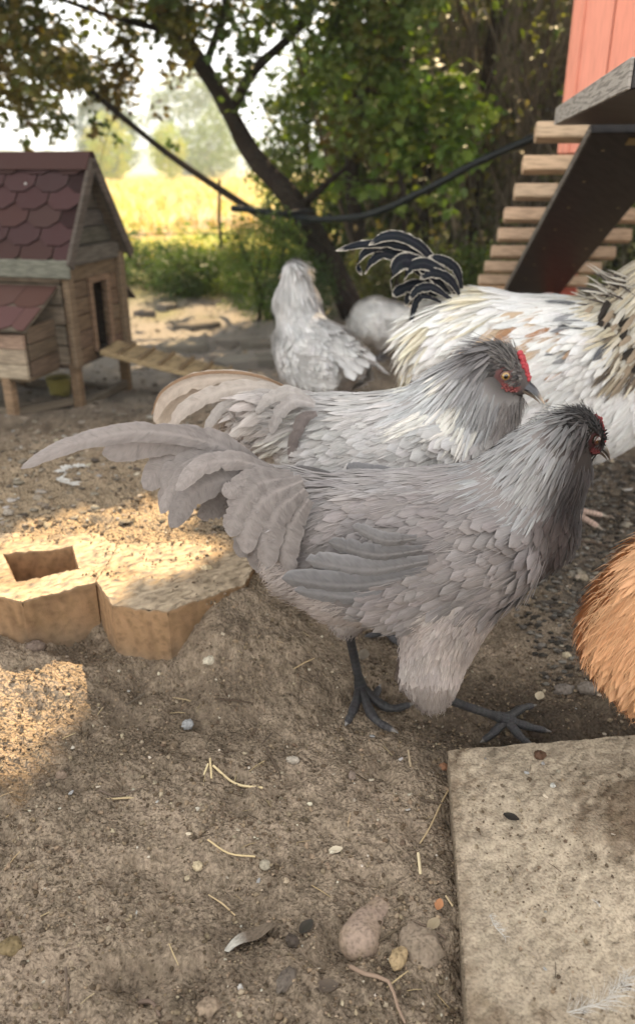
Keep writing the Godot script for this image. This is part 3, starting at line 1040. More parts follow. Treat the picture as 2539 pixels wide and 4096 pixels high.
func limb(g: Geo, pts: Array, r0: float, r1: float, col: Color, steps := 14, sides := 9, rough := 0.12, sd := 0.0) -> Array:
	var q := spline(pts, steps)
	var rad := []
	var cols := []
	for k in q.size():
		var t := float(k) / steps
		rad.append(lerpf(r0, r1, pow(t, 0.8)) * (1.0 + rough * noise.get_noise_2d(k * 60.0, sd * 31.0) * 2.0))
		cols.append(col * (1.0 + 0.35 * noise.get_noise_2d(k * 45.0, sd * 17.0 + 9.0)))
	g.tube(q, rad, cols, sides)
	return q


# foliage round a set of sprays: each item is [centre, radius, number, colour]
func sprays(list: Array, r: RandomNumberGenerator, size: float, droop := 0.6, vary := 0.3) -> Array:
	var items := []
	for s in list:
		for k in s[2]:
			var p := rv(r)
			while p.length() > 1.0:
				p = rv(r)
			p = p * (0.55 + 0.45 * p.length())
			var z := size * r.randf_range(0.65, 1.25)
			items.append([Transform3D(leaf_turn(r, droop).scaled_local(Vector3.ONE * z), s[0] + p * s[1]), jit(s[3], r, vary, 0.12)])
	return items


func shrub(called: String, label: String, category: String, at: Vector3, rad: Vector3, clumps: int, csize: float, cols: Array, clump: Mesh, sd: int, stem := Color(0.1, 0.08, 0.06), group := "") -> Node3D:
	var t := thing(called, label, category, at, group)
	var r := rng(sd)
	var g := Geo.new()
	var stems := clampi(int(clumps / 60.0), 3, 9)
	for k in stems:
		var e := at + Vector3(r.randf_range(-0.7, 0.7) * rad.x, rad.y * r.randf_range(1.0, 1.7), r.randf_range(-0.7, 0.7) * rad.z)
		var b := at + Vector3(r.randf_range(-0.25, 0.25) * rad.x, -0.05, r.randf_range(-0.25, 0.25) * rad.z)
		limb(g, [b, b.lerp(e, 0.5) + rv(r) * rad.x * 0.12, e], 0.02 * rad.y + 0.004, 0.005, stem, 7, 5)
	put("stem", g, mats.bark, t)
	var items := []
	for k in clumps:
		var d := rv(r)
		while d.length() > 1.0:
			d = rv(r)
		d = d.normalized() * pow(d.length(), 0.45)
		var lump := 1.0 + 0.45 * noise.get_noise_3d(d.x * 130.0 + sd * 9.0, d.y * 130.0, d.z * 130.0)
		var p := at + Vector3(0, rad.y, 0) + d * rad * lump
		if p.y < at.y:
			p.y = at.y + r.randf() * 0.1
		var s := csize * r.randf_range(0.6, 1.3)
		var c: Color = cols[r.randi() % cols.size()]
		items.append([Transform3D(Basis(rv(r).normalized(), r.randf() * TAU).scaled_local(Vector3.ONE * s), p), jit(c, r, 0.3, 0.1)])
	scatter("foliage", clump, items, t)
	return t


# ---------- the small wooden coop ----------
func make_coop() -> void:
	var O := Vector3(-0.762, 0.0, -2.445)
	var L := Vector3(-0.97, 0, -0.235).normalized()      # along the long side, to the left
	var B := Vector3(0.235, 0, -0.97).normalized()       # along the gable, backwards
	var bs := Basis(L, Vector3.UP, L.cross(Vector3.UP)) # box axes: along, up, across (towards the camera)
	var at := func(l: float, y: float, b: float) -> Vector3: return O + L * l + B * b + Vector3(0, y, 0)
	var gy := gh(O.x, O.z)
	var t := thing("wooden_coop", "small weathered wooden coop with red shingle roof, standing on legs", "chicken coop", O + Vector3(0, gy, 0))
	var r := rng(11)
	var long_side := 0.82
	var grey := Color(0.145, 0.128, 0.105)
	var brown := Color(0.19, 0.128, 0.085)
	var pale := Color(0.26, 0.20, 0.145)
	# walls as rows of boards
	var wall := Node3D.new()
	wall.name = "side_wall"
	t.add_child(wall)
	for k in 5:
		var g := Geo.new()
		g.box(at.call(long_side * 0.5 + 0.012, 0.082 + k * 0.062, 0.009 - (0.004 if k % 2 else 0.0)), Vector3(long_side, 0.058, 0.016), jit(pale.lerp(grey, 0.4), r, 0.15), bs, 0.003)
		put("board", g, mats.wood, wall)
	var inner := Geo.new()
	inner.box(at.call(long_side * 0.5 + 0.012, 0.2, 0.019), Vector3(long_side, 0.29, 0.006), Color(0.05, 0.04, 0.03), bs, 0.001)
	inner.box(at.call(long_side * 0.5, 0.2, 0.345), Vector3(long_side, 0.29, 0.016), Color(0.12, 0.09, 0.07), bs, 0.001)
	inner.box(at.call(long_side, 0.2, 0.18), Vector3(0.016, 0.29, 0.32), Color(0.12, 0.09, 0.07), bs, 0.001)
	inner.box(at.call(long_side * 0.5, 0.047, 0.18), Vector3(long_side, 0.016, 0.34), Color(0.12, 0.09, 0.07), bs, 0.001)
	put("inner_lining", inner, mats.wood, t)
	# gable end: door opening between b = 0.15 and 0.245, y = 0.075 .. 0.275
	var gable := Node3D.new()
	gable.name = "gable_wall"
	t.add_child(gable)
	for k in 12:
		var y0 := 0.045 + k * 0.051
		var y1 := y0 + 0.048
		var b0 := 0.002
		var b1 := 0.358
		if y1 > 0.40:
			var e := (y1 - 0.40) / 0.25 * 0.178
			b0 = 0.002 + e
			b1 = 0.358 - e
		if b1 - b0 < 0.03:
			continue
		var spans := [[b0, b1]]
		if y0 < 0.26 and y1 > 0.08:
			spans = [[b0, 0.148], [0.247, b1]]
		for s in spans:
			var g := Geo.new()
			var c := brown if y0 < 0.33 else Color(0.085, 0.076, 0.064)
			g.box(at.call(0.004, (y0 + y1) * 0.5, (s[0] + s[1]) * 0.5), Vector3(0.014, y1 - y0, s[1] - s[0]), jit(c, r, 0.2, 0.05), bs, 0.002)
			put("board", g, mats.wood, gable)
	var frame := Geo.new()
	for b in [0.141, 0.254]:
		frame.box(at.call(-0.009, 0.178, b), Vector3(0.012, 0.215, 0.018), Color(0.23, 0.15, 0.10), bs, 0.002)
	frame.box(at.call(-0.009, 0.294, 0.1975), Vector3(0.012, 0.018, 0.131), Color(0.23, 0.15, 0.10), bs, 0.002)
	put("door_frame", frame, mats.wood, t)
	for b in [0.008, 0.352]:
		var g := Geo.new()
		g.box(at.call(-0.012, 0.205, b), Vector3(0.020, 0.32, 0.036), jit(Color(0.20, 0.145, 0.095), r), bs, 0.003)
		put("corner_post", g, mats.wood, t)
	var gc := Geo.new()
	gc.box(at.call(-0.0125, 0.372, 0.18), Vector3(0.012, 0.05, 0.33), Color(0.13, 0.115, 0.095), bs, 0.002)
	put("cross_board", gc, mats.wood, t)
	# roof: two slopes under shingles
	var roof := Node3D.new()
	roof.name = "roof"
	t.add_child(roof)
	for side in [0, 1]:
		var top: Vector3 = at.call(-0.035, 0.652, 0.18)
		var eave: Vector3 = at.call(-0.035, 0.362, -0.022 if side == 0 else 0.382)
		var dn: Vector3 = (eave - top)
		var len := dn.length()
		dn = dn.normalized()
		var nn: Vector3 = L.cross(dn) if side == 1 else dn.cross(L)
		if nn.y < 0:
			nn = -nn
		var rb := Basis(L, nn, L.cross(nn))
		var deck := Geo.new()
		deck.box(top + dn * len * 0.5 + L * (long_side + 0.07) * 0.5 - nn * 0.008, Vector3(long_side + 0.07, 0.012, len), Color(0.15, 0.12, 0.09), rb, 0.002)
		put("deck", deck, mats.wood, roof)
		if side == 1:
			var cover := Geo.new()
			cover.box(top + dn * len * 0.505 + L * (long_side + 0.08) * 0.5 + nn * 0.002, Vector3(long_side + 0.08, 0.006, len * 1.02), Color(0.13, 0.062, 0.055), rb, 0.001)
			put("rear_shingles", cover, mats.shingle, roof)
			continue
		var rows := 6
		var pitch := len / rows
		var wd := 0.108
		for row in range(rows - 1, -1, -1):
			for k in range(-1, 9):
				var l0 := k * wd + (wd * 0.5 if row % 2 else 0.0)
				var l1 := l0 + wd - 0.004
				if l1 < 0.004 or l0 > long_side + 0.06:
					continue
				var g := Geo.new()
				var lift := 0.004 + 0.0012 * (k % 3)
				var q := func(l: float, s: float, up: float) -> Vector3: return top + L * clampf(l, 0.0, long_side + 0.07) + dn * s + nn * up
				var s0 := maxf(0.0, row * pitch - 0.02)
				var s1 := (row + 1) * pitch + 0.006
				var cut := wd * 0.27
				var col := jit(Color(0.080, 0.047, 0.045), r, 0.08, 0.05)
				var outline := [[l0, s0, 0.001], [l0, s1 - cut * 0.8, lift + 0.003], [l0 + cut, s1, lift + 0.0045], [l1 - cut, s1, lift + 0.0045], [l1, s1 - cut * 0.8, lift + 0.003], [l1, s0, 0.001]]
				var up := outline.map(func(e): return q.call(e[0], e[1], e[2]))
				var low := outline.map(func(e): return q.call(e[0], e[1], e[2] - 0.0042))
				if (up[1] - up[0]).cross(up[2] - up[0]).dot(nn) < 0:
					up.reverse()
					low.reverse()
				g.flat(up, col)
				for e in 6:
					var f := (e + 1) % 6
					g.flat([low[e], low[f], up[f], up[e]], col * 0.6)
				put("shingle", g, mats.shingle, roof)
	var cap := Geo.new()
	for s in [-1, 1]:
		var dn2: Vector3 = (at.call(0, 0.362, 0.18 + s * 0.202) - at.call(0, 0.652, 0.18)).normalized()
		var n2: Vector3 = L.cross(dn2)
		if n2.y < 0:
			n2 = -n2
		cap.box(at.call(-0.04, 0.657, 0.18) + L * 0.45 + dn2 * 0.028 + n2 * 0.012, Vector3(0.905, 0.004, 0.062), Color(0.085, 0.048, 0.045), Basis(L, n2, L.cross(n2)), 0.001)
	put("ridge_cap", cap, mats.shingle, roof)
	var fascia := Geo.new()
	fascia.box(at.call(long_side * 0.5 - 0.012, 0.345, -0.026), Vector3(long_side + 0.06, 0.052, 0.014), Color(0.185, 0.185, 0.15), bs, 0.003)
	put("eave_board", fascia, mats.wood, roof)
	for side in [-1, 1]:
		var verge := Geo.new()
		var a: Vector3 = at.call(-0.042, 0.64, 0.18)
		var b: Vector3 = at.call(-0.042, 0.352, 0.18 + side * 0.204)
		var dv := (b - a).normalized()
		verge.box((a + b) * 0.5, Vector3(0.012, 0.034, (b - a).length()), Color(0.12, 0.10, 0.085), Basis(L, dv.cross(L) * side, dv).orthonormalized(), 0.002)
		put("verge_board", verge, mats.wood, roof)
	# white droppings on the shingles
	var drop := Geo.new()
	for s in [[0.155, 0.10], [0.26, 0.085], [0.345, 0.19]]:
		var top: Vector3 = at.call(s[0], 0.652, 0.18)
		var dn: Vector3 = (at.call(s[0], 0.362, -0.022) - top).normalized()
		drop = Geo.new()
		ball(drop, top + dn * s[1] + Vector3(0, 0.006, 0) - B * 0.004, Vector3(0.004, 0.004, 0.008), Color(0.6, 0.58, 0.55), 4, 0.3, s[0] * 10.0)
		put("dropping", drop, mats.plain, roof)
	# nest boxes on both long sides
	for side in [0, 1]:
		var nb := Node3D.new()
		nb.name = "nest_box"
		t.add_child(nb, true)
		var dp := 0.165 if side == 0 else 0.085
		var b0 := 0.0 if side == 0 else 0.355
		var sg := -1.0 if side == 0 else 1.0
		var l0 := 0.05 if side == 0 else 0.03
		var l1 := 0.62
		for k in 3:
			var g := Geo.new()
			g.box(at.call((l0 + l1) * 0.5, 0.068 + k * 0.044, b0 + sg * dp), Vector3(l1 - l0, 0.042, 0.014), jit(Color(0.40, 0.32, 0.235) if k < 2 else Color(0.36, 0.25, 0.18), r, 0.12), bs, 0.002)
			put("board", g, mats.wood, nb)
			for l in [l0, l1]:
				var e := Geo.new()
				e.box(at.call(l, 0.072 + k * 0.05, b0 + sg * (dp * 0.5 - 0.006)), Vector3(0.014, 0.047, dp - 0.016), jit(Color(0.17, 0.122, 0.085), r, 0.15), bs, 0.002)
				put("board", e, mats.wood, nb)
		var fl := Geo.new()
		fl.box(at.call((l0 + l1) * 0.5, 0.044, b0 + sg * dp * 0.5), Vector3(l1 - l0, 0.012, dp), Color(0.2, 0.15, 0.1), bs, 0.002)
		put("base", fl, mats.wood, nb)
		var hi: Vector3 = at.call(l0 - 0.03, 0.288, b0)
		var low: Vector3 = at.call(l0 - 0.03, 0.193, b0 + sg * (dp + 0.035))
		var dn := (low - hi).normalized()
		var nn := L.cross(dn)
		if nn.y < 0:
			nn = -nn
		var lid := Geo.new()
		lid.box((hi + low) * 0.5 + L * 0.32, Vector3(0.64, 0.010, (low - hi).length()), Color(0.16, 0.13, 0.10), Basis(L, nn, L.cross(nn)), 0.002)
		put("lid", lid, mats.wood, nb)
		if side == 0:
			for row in [1, 0]:
				for k in 7:
					var g := Geo.new()
					var len := (low - hi).length()
					var s0: float = row * len * 0.5
					var s1: float = (row + 1) * len * 0.5 + 0.004
					var a0 := k * 0.1 - (0.05 if row else 0.0)
					var q := func(l: float, s: float, u: float) -> Vector3: return hi + L * clampf(l, 0, 0.64) + dn * s + nn * u
					var up := [q.call(a0, s0, 0.007), q.call(a0, s1 - 0.02, 0.009), q.call(a0 + 0.028, s1, 0.0095), q.call(a0 + 0.070, s1, 0.0095), q.call(a0 + 0.098, s1 - 0.02, 0.009), q.call(a0 + 0.098, s0, 0.007)]
					if (up[1] - up[0]).cross(up[2] - up[0]).dot(nn) < 0:
						up.reverse()
					var col := jit(Color(0.13, 0.07, 0.062), r, 0.12, 0.05)
					g.flat(up, col)
					for e in 6:
						var f := (e + 1) % 6
						g.flat([up[e] - nn * 0.004, up[f] - nn * 0.004, up[f], up[e]], col * 0.7)
					put("shingle", g, mats.shingle, nb)
	# legs and ground rails
	for s in [[0.004, 0.018, 0.235], [0.004, 0.345, 0.2], [0.13, -0.155, 0.32], [0.42, 0.345, 0.17], [0.6, -0.155, 0.28], [0.8, 0.02, 0.17]]:
		var g := Geo.new()
		var p: Vector3 = at.call(s[0], 0, s[1])
		var y := gh(p.x, p.z) - 0.02
		g.box(Vector3(p.x, (y + 0.055) * 0.5, p.z), Vector3(0.03, 0.055 - y, 0.03), jit(Color(s[2], s[2] * 0.68, s[2] * 0.42), r), bs, 0.003)
		put("leg", g, mats.wood, t)
	for s in [[0.13, -0.155, 0.75, -0.155], [0.022, 0.018, 0.13, -0.14], [0.022, 0.345, 0.7, 0.345], [0.0, 0.03, 0.0, 0.33]]:
		var g := Geo.new()
		var a: Vector3 = at.call(s[0], 0, s[1])
		var b: Vector3 = at.call(s[2], 0, s[3])
		var m := (a + b) * 0.5
		m.y = gh(m.x, m.z) + 0.012
		g.box(m, Vector3((b - a).length(), 0.026, 0.022), Color(0.17, 0.14, 0.105), Basis(Vector3.UP, atan2(-(b - a).z, (b - a).x)), 0.003)
		put("ground_rail", g, mats.wood, t)
	# the little ramp out of the door
	var a: Vector3 = at.call(-0.02, 0.072, 0.197)
	var b := Vector3(-0.19, 0.0, -2.58)
	b.y = gh(b.x, b.z) + 0.012
	var rt := thing("coop_ramp", "narrow plank ramp with cross battens leading up to the wooden coop's door", "ramp", b)
	var d := (b - a).normalized()
	var sd := d.cross(Vector3.UP).normalized()
	var rbs := Basis(d, sd.cross(d), sd)
	var pl := Geo.new()
	pl.box((a + b) * 0.5, Vector3((b - a).length(), 0.016, 0.17), Color(0.40, 0.30, 0.17), rbs, 0.002)
	put("plank", pl, mats.wood, rt)
	for k in 7:
		var g := Geo.new()
		g.box(a.lerp(b, 0.12 + k * 0.13) + rbs.y * 0.013, Vector3(0.012, 0.012, 0.172), Color(0.24, 0.17, 0.10), rbs, 0.002)
		put("batten", g, mats.wood, rt)
	# yellow tub under the coop
	var yp := Vector3(-0.90, 0, -2.70)
	yp.y = gh(yp.x, yp.z)
	var g2 := Geo.new()
	var prof := [[0.0, 0.004], [0.032, 0.0], [0.036, 0.03], [0.042, 0.062], [0.046, 0.064], [0.044, 0.066], [0.037, 0.06], [0.031, 0.012], [0.0, 0.012]]
	for e in prof:
		for j in 17:
			var an := TAU * j / 16
			g2.vert(yp + Vector3(cos(an) * e[0], e[1], sin(an) * e[0]), Vector3.UP, Color(0.30, 0.255, 0.08))
	for i in prof.size() - 1:
		for j in 16:
			g2.quad(i * 17 + j, i * 17 + 17 + j, i * 17 + 18 + j, i * 17 + j + 1)
	g2.smooth()
	single("feed_tub", g2, mats.plastic, yp, "small yellow plastic tub on the ground under the wooden coop", "tub")


# ---------- the red coop with its landing board and ramp ----------
func make_red_coop() -> void:
	var at := Vector3(0.66, gh(0.66, -2.3), -2.31)
	var t := thing("red_coop", "large salmon-red painted coop raised on posts, with a dark landing board", "chicken coop", at)
	var r := rng(23)
	var red := Color(0.76, 0.30, 0.205)
	var fx := Vector3(0.950, 0, 0.312).normalized()       # along the front, to the right
	var bz := Vector3(0.312, 0, -0.950).normalized()      # backwards
	var cb := Basis(fx, Vector3.UP, -bz)
	var C := func(l: float, y: float, b: float) -> Vector3: return Vector3(0.648, y, -2.305) + fx * l + bz * b
	for k in 14:
		var g := Geo.new()
		g.box(C.call(0.052 + k * 0.072, 1.0, 0.006 + 0.002 * (k % 2)), Vector3(0.0700, 0.69, 0.018), jit(red, r, 0.05, 0.02), cb, 0.003)
		put("board", g, mats.paint, t)
	for k in 12:
		var g := Geo.new()
		g.box(C.call(0.004 + 0.002 * (k % 2), 1.0, 0.058 + k * 0.072), Vector3(0.018, 0.69, 0.0700), jit(red, r, 0.05, 0.02), cb, 0.003)
		put("board", g, mats.paint, t)
	var core := Geo.new()
	core.box(C.call(0.51, 1.0, 0.46), Vector3(0.98, 0.67, 0.86), Color(0.3, 0.1, 0.07), cb, 0.002)
	put("inner_shell", core, mats.paint, t)
	var trim := Geo.new()
	trim.box(C.call(0.004, 1.0, 0.004), Vector3(0.030, 0.695, 0.034), red * 0.95, cb, 0.005)
	put("corner_trim", trim, mats.paint, t)
	var roof := Geo.new()
	roof.box(C.call(0.5, 1.365, 0.45), Vector3(1.2, 0.03, 1.06), Color(0.12, 0.10, 0.09), cb, 0.004)
	put("roof", roof, mats.board, t)
	for p in [Vector3(0.945, 0, -3.10), Vector3(1.53, 0, -2.06), Vector3(1.78, 0, -2.83)]:
		var g := Geo.new()
		var y := gh(p.x, p.z) - 0.05
		g.box(Vector3(p.x, (y + 0.65) * 0.5, p.z), Vector3(0.07, 0.65 - y, 0.06), Color(0.36, 0.075, 0.045), Basis.IDENTITY, 0.005)
		put("post", g, mats.paint, t)
	var g5 := Geo.new()
	g5.box(Vector3(0.880, 0.04, -3.08), Vector3(0.03, 0.30, 0.03), Color(0.55, 0.15, 0.09), Basis.IDENTITY, 0.004)
	put("post", g5, mats.paint, t)
	# landing board: underside seen from below, its left edge weathered grey
	var u := (Vector3(0.352, 0, -1.017) - Vector3(0.493, 0, -1.835)).normalized()
	var bs := Basis(Vector3.UP.cross(u).normalized(), Vector3.UP, u)
	if bs.x.x < 0:
		bs = Basis(-bs.x, Vector3.UP, -u)
	var mid := Vector3(0.493, 0.7185, -1.835) + u * 0.415 + Vector3(u.z, 0, -u.x) * 0.31
	if mid.x < 0.5:
		mid = Vector3(0.493, 0.7185, -1.835) + u * 0.415 - Vector3(u.z, 0, -u.x) * 0.31
	var g := Geo.new()
	g.box(mid, Vector3(0.612, 0.033, 0.83), Color(0.040, 0.036, 0.036), bs, 0.002)
	put("landing_board", g, mats.board, t)
	var edge := Geo.new()
	edge.box(mid - bs.x * 0.3078, Vector3(0.004, 0.0325, 0.829), Color(0.40, 0.375, 0.345), bs, 0.001)
	put("board_edge", edge, mats.wood, t)
	var front := Geo.new()
	front.box(mid + bs.z * 0.4165 * signf(bs.z.z), Vector3(0.60, 0.032, 0.004), Color(0.27, 0.14, 0.085), bs, 0.001)
	put("board_front", front, mats.wood, t)
	# ramp
	var T := Vector3(0.692, 0.697, -1.845)
	var D := Vector3(0.10, -0.372, -0.917).normalized()
	var bot := T + D * 2.08
	var rt := thing("chicken_ramp", "steep black plank ramp with wooden rungs, running down from the red coop's landing board", "ramp", Vector3(bot.x, gh(bot.x, bot.z), bot.z))
	var sd := D.cross(Vector3.UP).normalized()
	if sd.x < 0:
		sd = -sd
	var nn := sd.cross(D)
	if nn.y < 0:
		nn = -nn
	var rb := Basis(sd, nn, sd.cross(nn))
	g = Geo.new()
	g.box(T + D * 1.04 - sd * 0.010, Vector3(0.206, 0.021, 2.08), Color(0.032, 0.029, 0.031), rb, 0.002)
	put("plank", g, mats.board, rt)
	g = Geo.new()
	g.box(T + D * 1.04 - sd * 0.1142, Vector3(0.0035, 0.0205, 2.079), Color(0.20, 0.185, 0.165), rb, 0.0008)
	put("plank_edge", g, mats.wood, rt)
	for k in 11:
		g = Geo.new()
		var c := jit(Color(0.58, 0.42, 0.285), r, 0.08, 0.03)
		g.box(T + D * (0.085 + k * 0.177) + nn * 0.030 - sd * (0.013 + r.randf_range(-0.004, 0.004)), Vector3(0.402, 0.036, 0.036), c, rb, 0.003)
		put("rung", g, mats.fresh_wood, rt)
		for s in [-0.068, 0.060]:
			g = Geo.new()
			ball(g, T + D * (0.085 + k * 0.177) - nn * 0.0105 + sd * s, Vector3(0.0045, 0.0012, 0.0045), Color(0.32, 0.24, 0.15), 4, 0.0, 0.0, rb)
			put("screw", g, mats.metal, rt)
	g = Geo.new()
	g.box(T + D * 0.035 + sd * 0.03 - nn * 0.0125, Vector3(0.12, 0.003, 0.032), Color(0.42, 0.33, 0.16), rb, 0.001)
	put("hinge", g, mats.metal, rt)


func make_cable() -> void:
	var pts := [Vector3(-0.42, 0.44, -4.12), Vector3(-0.26, 0.425, -4.14), Vector3(-0.10, 0.40, -4.12), Vector3(0.0, 0.395, -4.02), Vector3(0.23, 0.43, -3.75), Vector3(0.46, 0.545, -3.5), Vector3(0.62, 0.64, -3.35), Vector3(0.86, 0.745, -3.2), Vector3(1.1, 0.81, -3.12)]
	var g := Geo.new()
	var rad := []
	for k in 49:
		rad.append(0.0150 + 0.0014 * sin(k * 2.1))
	g.tube(spline(pts, 48), rad, [Color(0.014, 0.016, 0.019)], 8)
	# wound once round the trunk
	var ring := []
	for k in 15:
		var a := TAU * k / 12
		ring.append(Vector3(-0.16 + 0.13 * cos(a), 0.43 - 0.004 * k, -4.22 + 0.12 * sin(a)))
	g.tube(ring, range(15).map(func(_k): return 0.012), [Color(0.012, 0.013, 0.015)], 7)
	single("black_hose", g, mats.rubber, Vector3(-0.1, 0.4, -4.12), "slack black hose strung from the leaning trunk towards the red coop", "hose")


func make_flat_stones() -> void:
	var r := rng(31)
	var list := [
		[Vector3(-0.838, -0.1, -4.493), 0.065, 0.025, "small dark flat stone alone on the gravel beyond the wooden coop"],
		[Vector3(-0.605, -0.1, -4.027), 0.13, 0.02, "thin grey flagstone at the back of the loose flagstones"],
		[Vector3(-0.586, -0.08, -3.505), 0.12, 0.022, "long grey flagstone in front of the back one"],
		[Vector3(-0.421, -0.08, -3.048), 0.075, 0.028, "pale square flagstone nearest the coop's little ramp"],
		[Vector3(-0.305, -0.08, -3.063), 0.10, 0.030, "thick pale flagstone left of the hen that faces away"],
		[Vector3(-0.205, -0.08, -3.092), 0.075, 0.030, "dark flagstone half hidden behind the hen that faces away"],
		[Vector3(-0.374, -0.09, -3.612), 0.12, 0.026, "broad brownish flagstone behind the thick pale one"],
		[Vector3(-0.25, -0.09, -3.463), 0.09, 0.026, "smaller brownish flagstone next to the shrub"],
		[Vector3(-0.406, -0.08, -3.303), 0.08, 0.018, "thin sliver of flagstone between the grey ones"],
		[Vector3(-0.931, -0.12, -4.326), 0.06, 0.02, "dark flat stone close beside the wooden coop"],
	]
	for s in list:
		var p: Vector3 = s[0]
		p.y = gh(p.x, p.z)
		var g := Geo.new()
		var n := 7
		var a0 := r.randf() * TAU
		var up := []
		for k in n:
			var a := a0 - TAU * k / n
			var q: float = s[1] * r.randf_range(0.75, 1.1)
			up.append(p + Vector3(cos(a) * q, s[2] + r.randf_range(-0.004, 0.004), sin(a) * q * 0.7))
		var c := jit(Color(0.27, 0.245, 0.21), r, 0.25, 0.03)
		var mid := p + Vector3(0, s[2] + 0.004, 0)
		for k in n:
			var a: Vector3 = up[k]
			var b: Vector3 = up[(k + 1) % n]
			var ai := a.lerp(mid, 0.12) + Vector3(0, 0.006, 0)
			var bi := b.lerp(mid, 0.12) + Vector3(0, 0.006, 0)
			g.flat([ai, bi, mid + Vector3(0, 0.005, 0)], c)
			g.flat([a, b, bi, ai], c * 0.9)
			var a2 := a - Vector3(0, s[2] + 0.03, 0)
			var b2 := b - Vector3(0, s[2] + 0.03, 0)
			g.flat([a2, b2, b, a], c * 0.8)
		single("flagstone", g, mats.concrete, p, s[3], "flagstone", "loose flagstones behind the birds")


# ---------- trees ----------
func make_leaning_tree() -> void:
	var base := Vector3(0.20, -0.12, -4.25)
	var t := thing("leaning_tree", "leaning dark-trunked maple with yellowing leaves that hang over the coop", "tree", base)
	var bark := Color(0.060, 0.048, 0.038)
	var g := Geo.new()
	limb(g, [base, Vector3(0.075, 0.155, -4.30), Vector3(-0.125, 0.46, -4.45), Vector3(-0.345, 0.685, -4.6), Vector3(-0.52, 0.985, -4.72), Vector3(-0.73, 1.28, -4.85), Vector3(-0.87, 1.46, -4.9), Vector3(-1.1, 1.9, -4.9), Vector3(-1.2, 2.5, -4.8)], 0.070, 0.026, bark, 40, 14, 0.10, 1.0)
	put("trunk", g, mats.bark, t)
	var limbs := [
		[[Vector3(0.02, 0.22, -4.22), Vector3(-0.145, 0.315, -4.25), Vector3(-0.43, 0.475, -4.38), Vector3(-0.80, 0.70, -4.55), Vector3(-1.16, 0.96, -4.75), Vector3(-1.39, 1.12, -4.85), Vector3(-1.45, 1.25, -4.85), Vector3(-1.7, 1.55, -4.7)], 0.024, 0.011, 26],
		[[Vector3(-1.37, 1.10, -4.85), Vector3(-1.6, 1.08, -4.8), Vector3(-1.95, 1.2, -4.7)], 0.018, 0.008, 8],
		[[Vector3(-0.08, 0.44, -4.4), Vector3(0.05, 0.55, -4.3), Vector3(0.14, 0.62, -4.25)], 0.026, 0.010, 8],
		[[Vector3(-0.45, 0.9, -4.7), Vector3(-0.33, 1.08, -4.65), Vector3(-0.10, 1.26, -4.6), Vector3(0.1, 1.5, -4.5)], 0.034, 0.014, 12],
		[[Vector3(-0.28, 0.60, -4.6), Vector3(-0.40, 0.66, -5.0), Vector3(-0.52, 0.86, -5.3)], 0.018, 0.008, 9],
		[[Vector3(-0.72, 1.27, -4.85), Vector3(-1.05, 1.33, -4.7), Vector3(-1.5, 1.45, -4.5)], 0.022, 0.008, 9],
		[[Vector3(-0.6, 1.1, -4.78), Vector3(-0.45, 1.4, -4.6), Vector3(-0.4, 1.8, -4.4)], 0.025, 0.01, 9],
	]
	for s in limbs:
		var lg := Geo.new()
		limb(lg, s[0], s[1], s[2], bark * 1.1, s[3], 8, 0.1, s[1] * 100.0)
		put("limb", lg, mats.bark, t)
	var r := rng(41)
	var list := []
	var tints := [Color(0.085, 0.115, 0.036), Color(0.12, 0.125, 0.036), Color(0.14, 0.115, 0.036), Color(0.075, 0.105, 0.036), Color(0.15, 0.105, 0.04)]
	for k in 520:
		var x := r.randf_range(-2.8, 0.55)
		var low := 0.99 + 0.10 * sin(x * 5.0) + (0.06 if x > -1.0 and x < -0.4 else 0.0)
		if x < -1.25:
			low = 0.84
		if x > -0.2:
			low = 0.75
		var y := low + pow(r.randf(), 0.9) * 1.15
		var z := r.randf_range(-5.3, -4.1)
		if noise.get_noise_2d(x / -z * 700.0, (y - 0.62) / -z * 900.0) < -0.16 and x < -0.3:      # gaps where the sky shows
			continue
		var green := x > -0.35      # thicket side: thinner, greener, its colour lightened to make up for missing light
		list.append([Vector3(x, y, z), r.randf_range(0.08, 0.2), r.randi_range(28, 62) if green else r.randi_range(40, 95), Color(0.15, 0.20, 0.06) if green and r.randf() < 0.75 else tints[r.randi() % 5]])
	for k in 34:        # hanging tips below the crown
		var x := r.randf_range(-2.1, -0.75)
		list.append([Vector3(x, r.randf_range(0.74, 0.93), r.randf_range(-5.1, -4.6)), 0.05, 8, tints[r.randi() % 5]])
	scatter("crown", leaf_mesh("maple", mats.leaf), sprays(list, r, 0.043, 0.9), t)
	# twigs that carry the leaves
	var tw := Geo.new()
	for k in 90:
		var s: Array = list[r.randi() % list.size()]
		var p: Vector3 = s[0]
		tw.tube(spline([p + Vector3(0.1, 0.16, 0) + rv(r) * 0.12, p + rv(r) * 0.06, p + Vector3(-0.02, -0.14, 0) + rv(r) * 0.1], 6), [0.004, 0.0035, 0.003, 0.003, 0.002, 0.002, 0.001], [bark], 4, false)
	put("twigs", tw, mats.bark, t, true)


var SUN := Vector3(0.10, 0.70, -0.707)


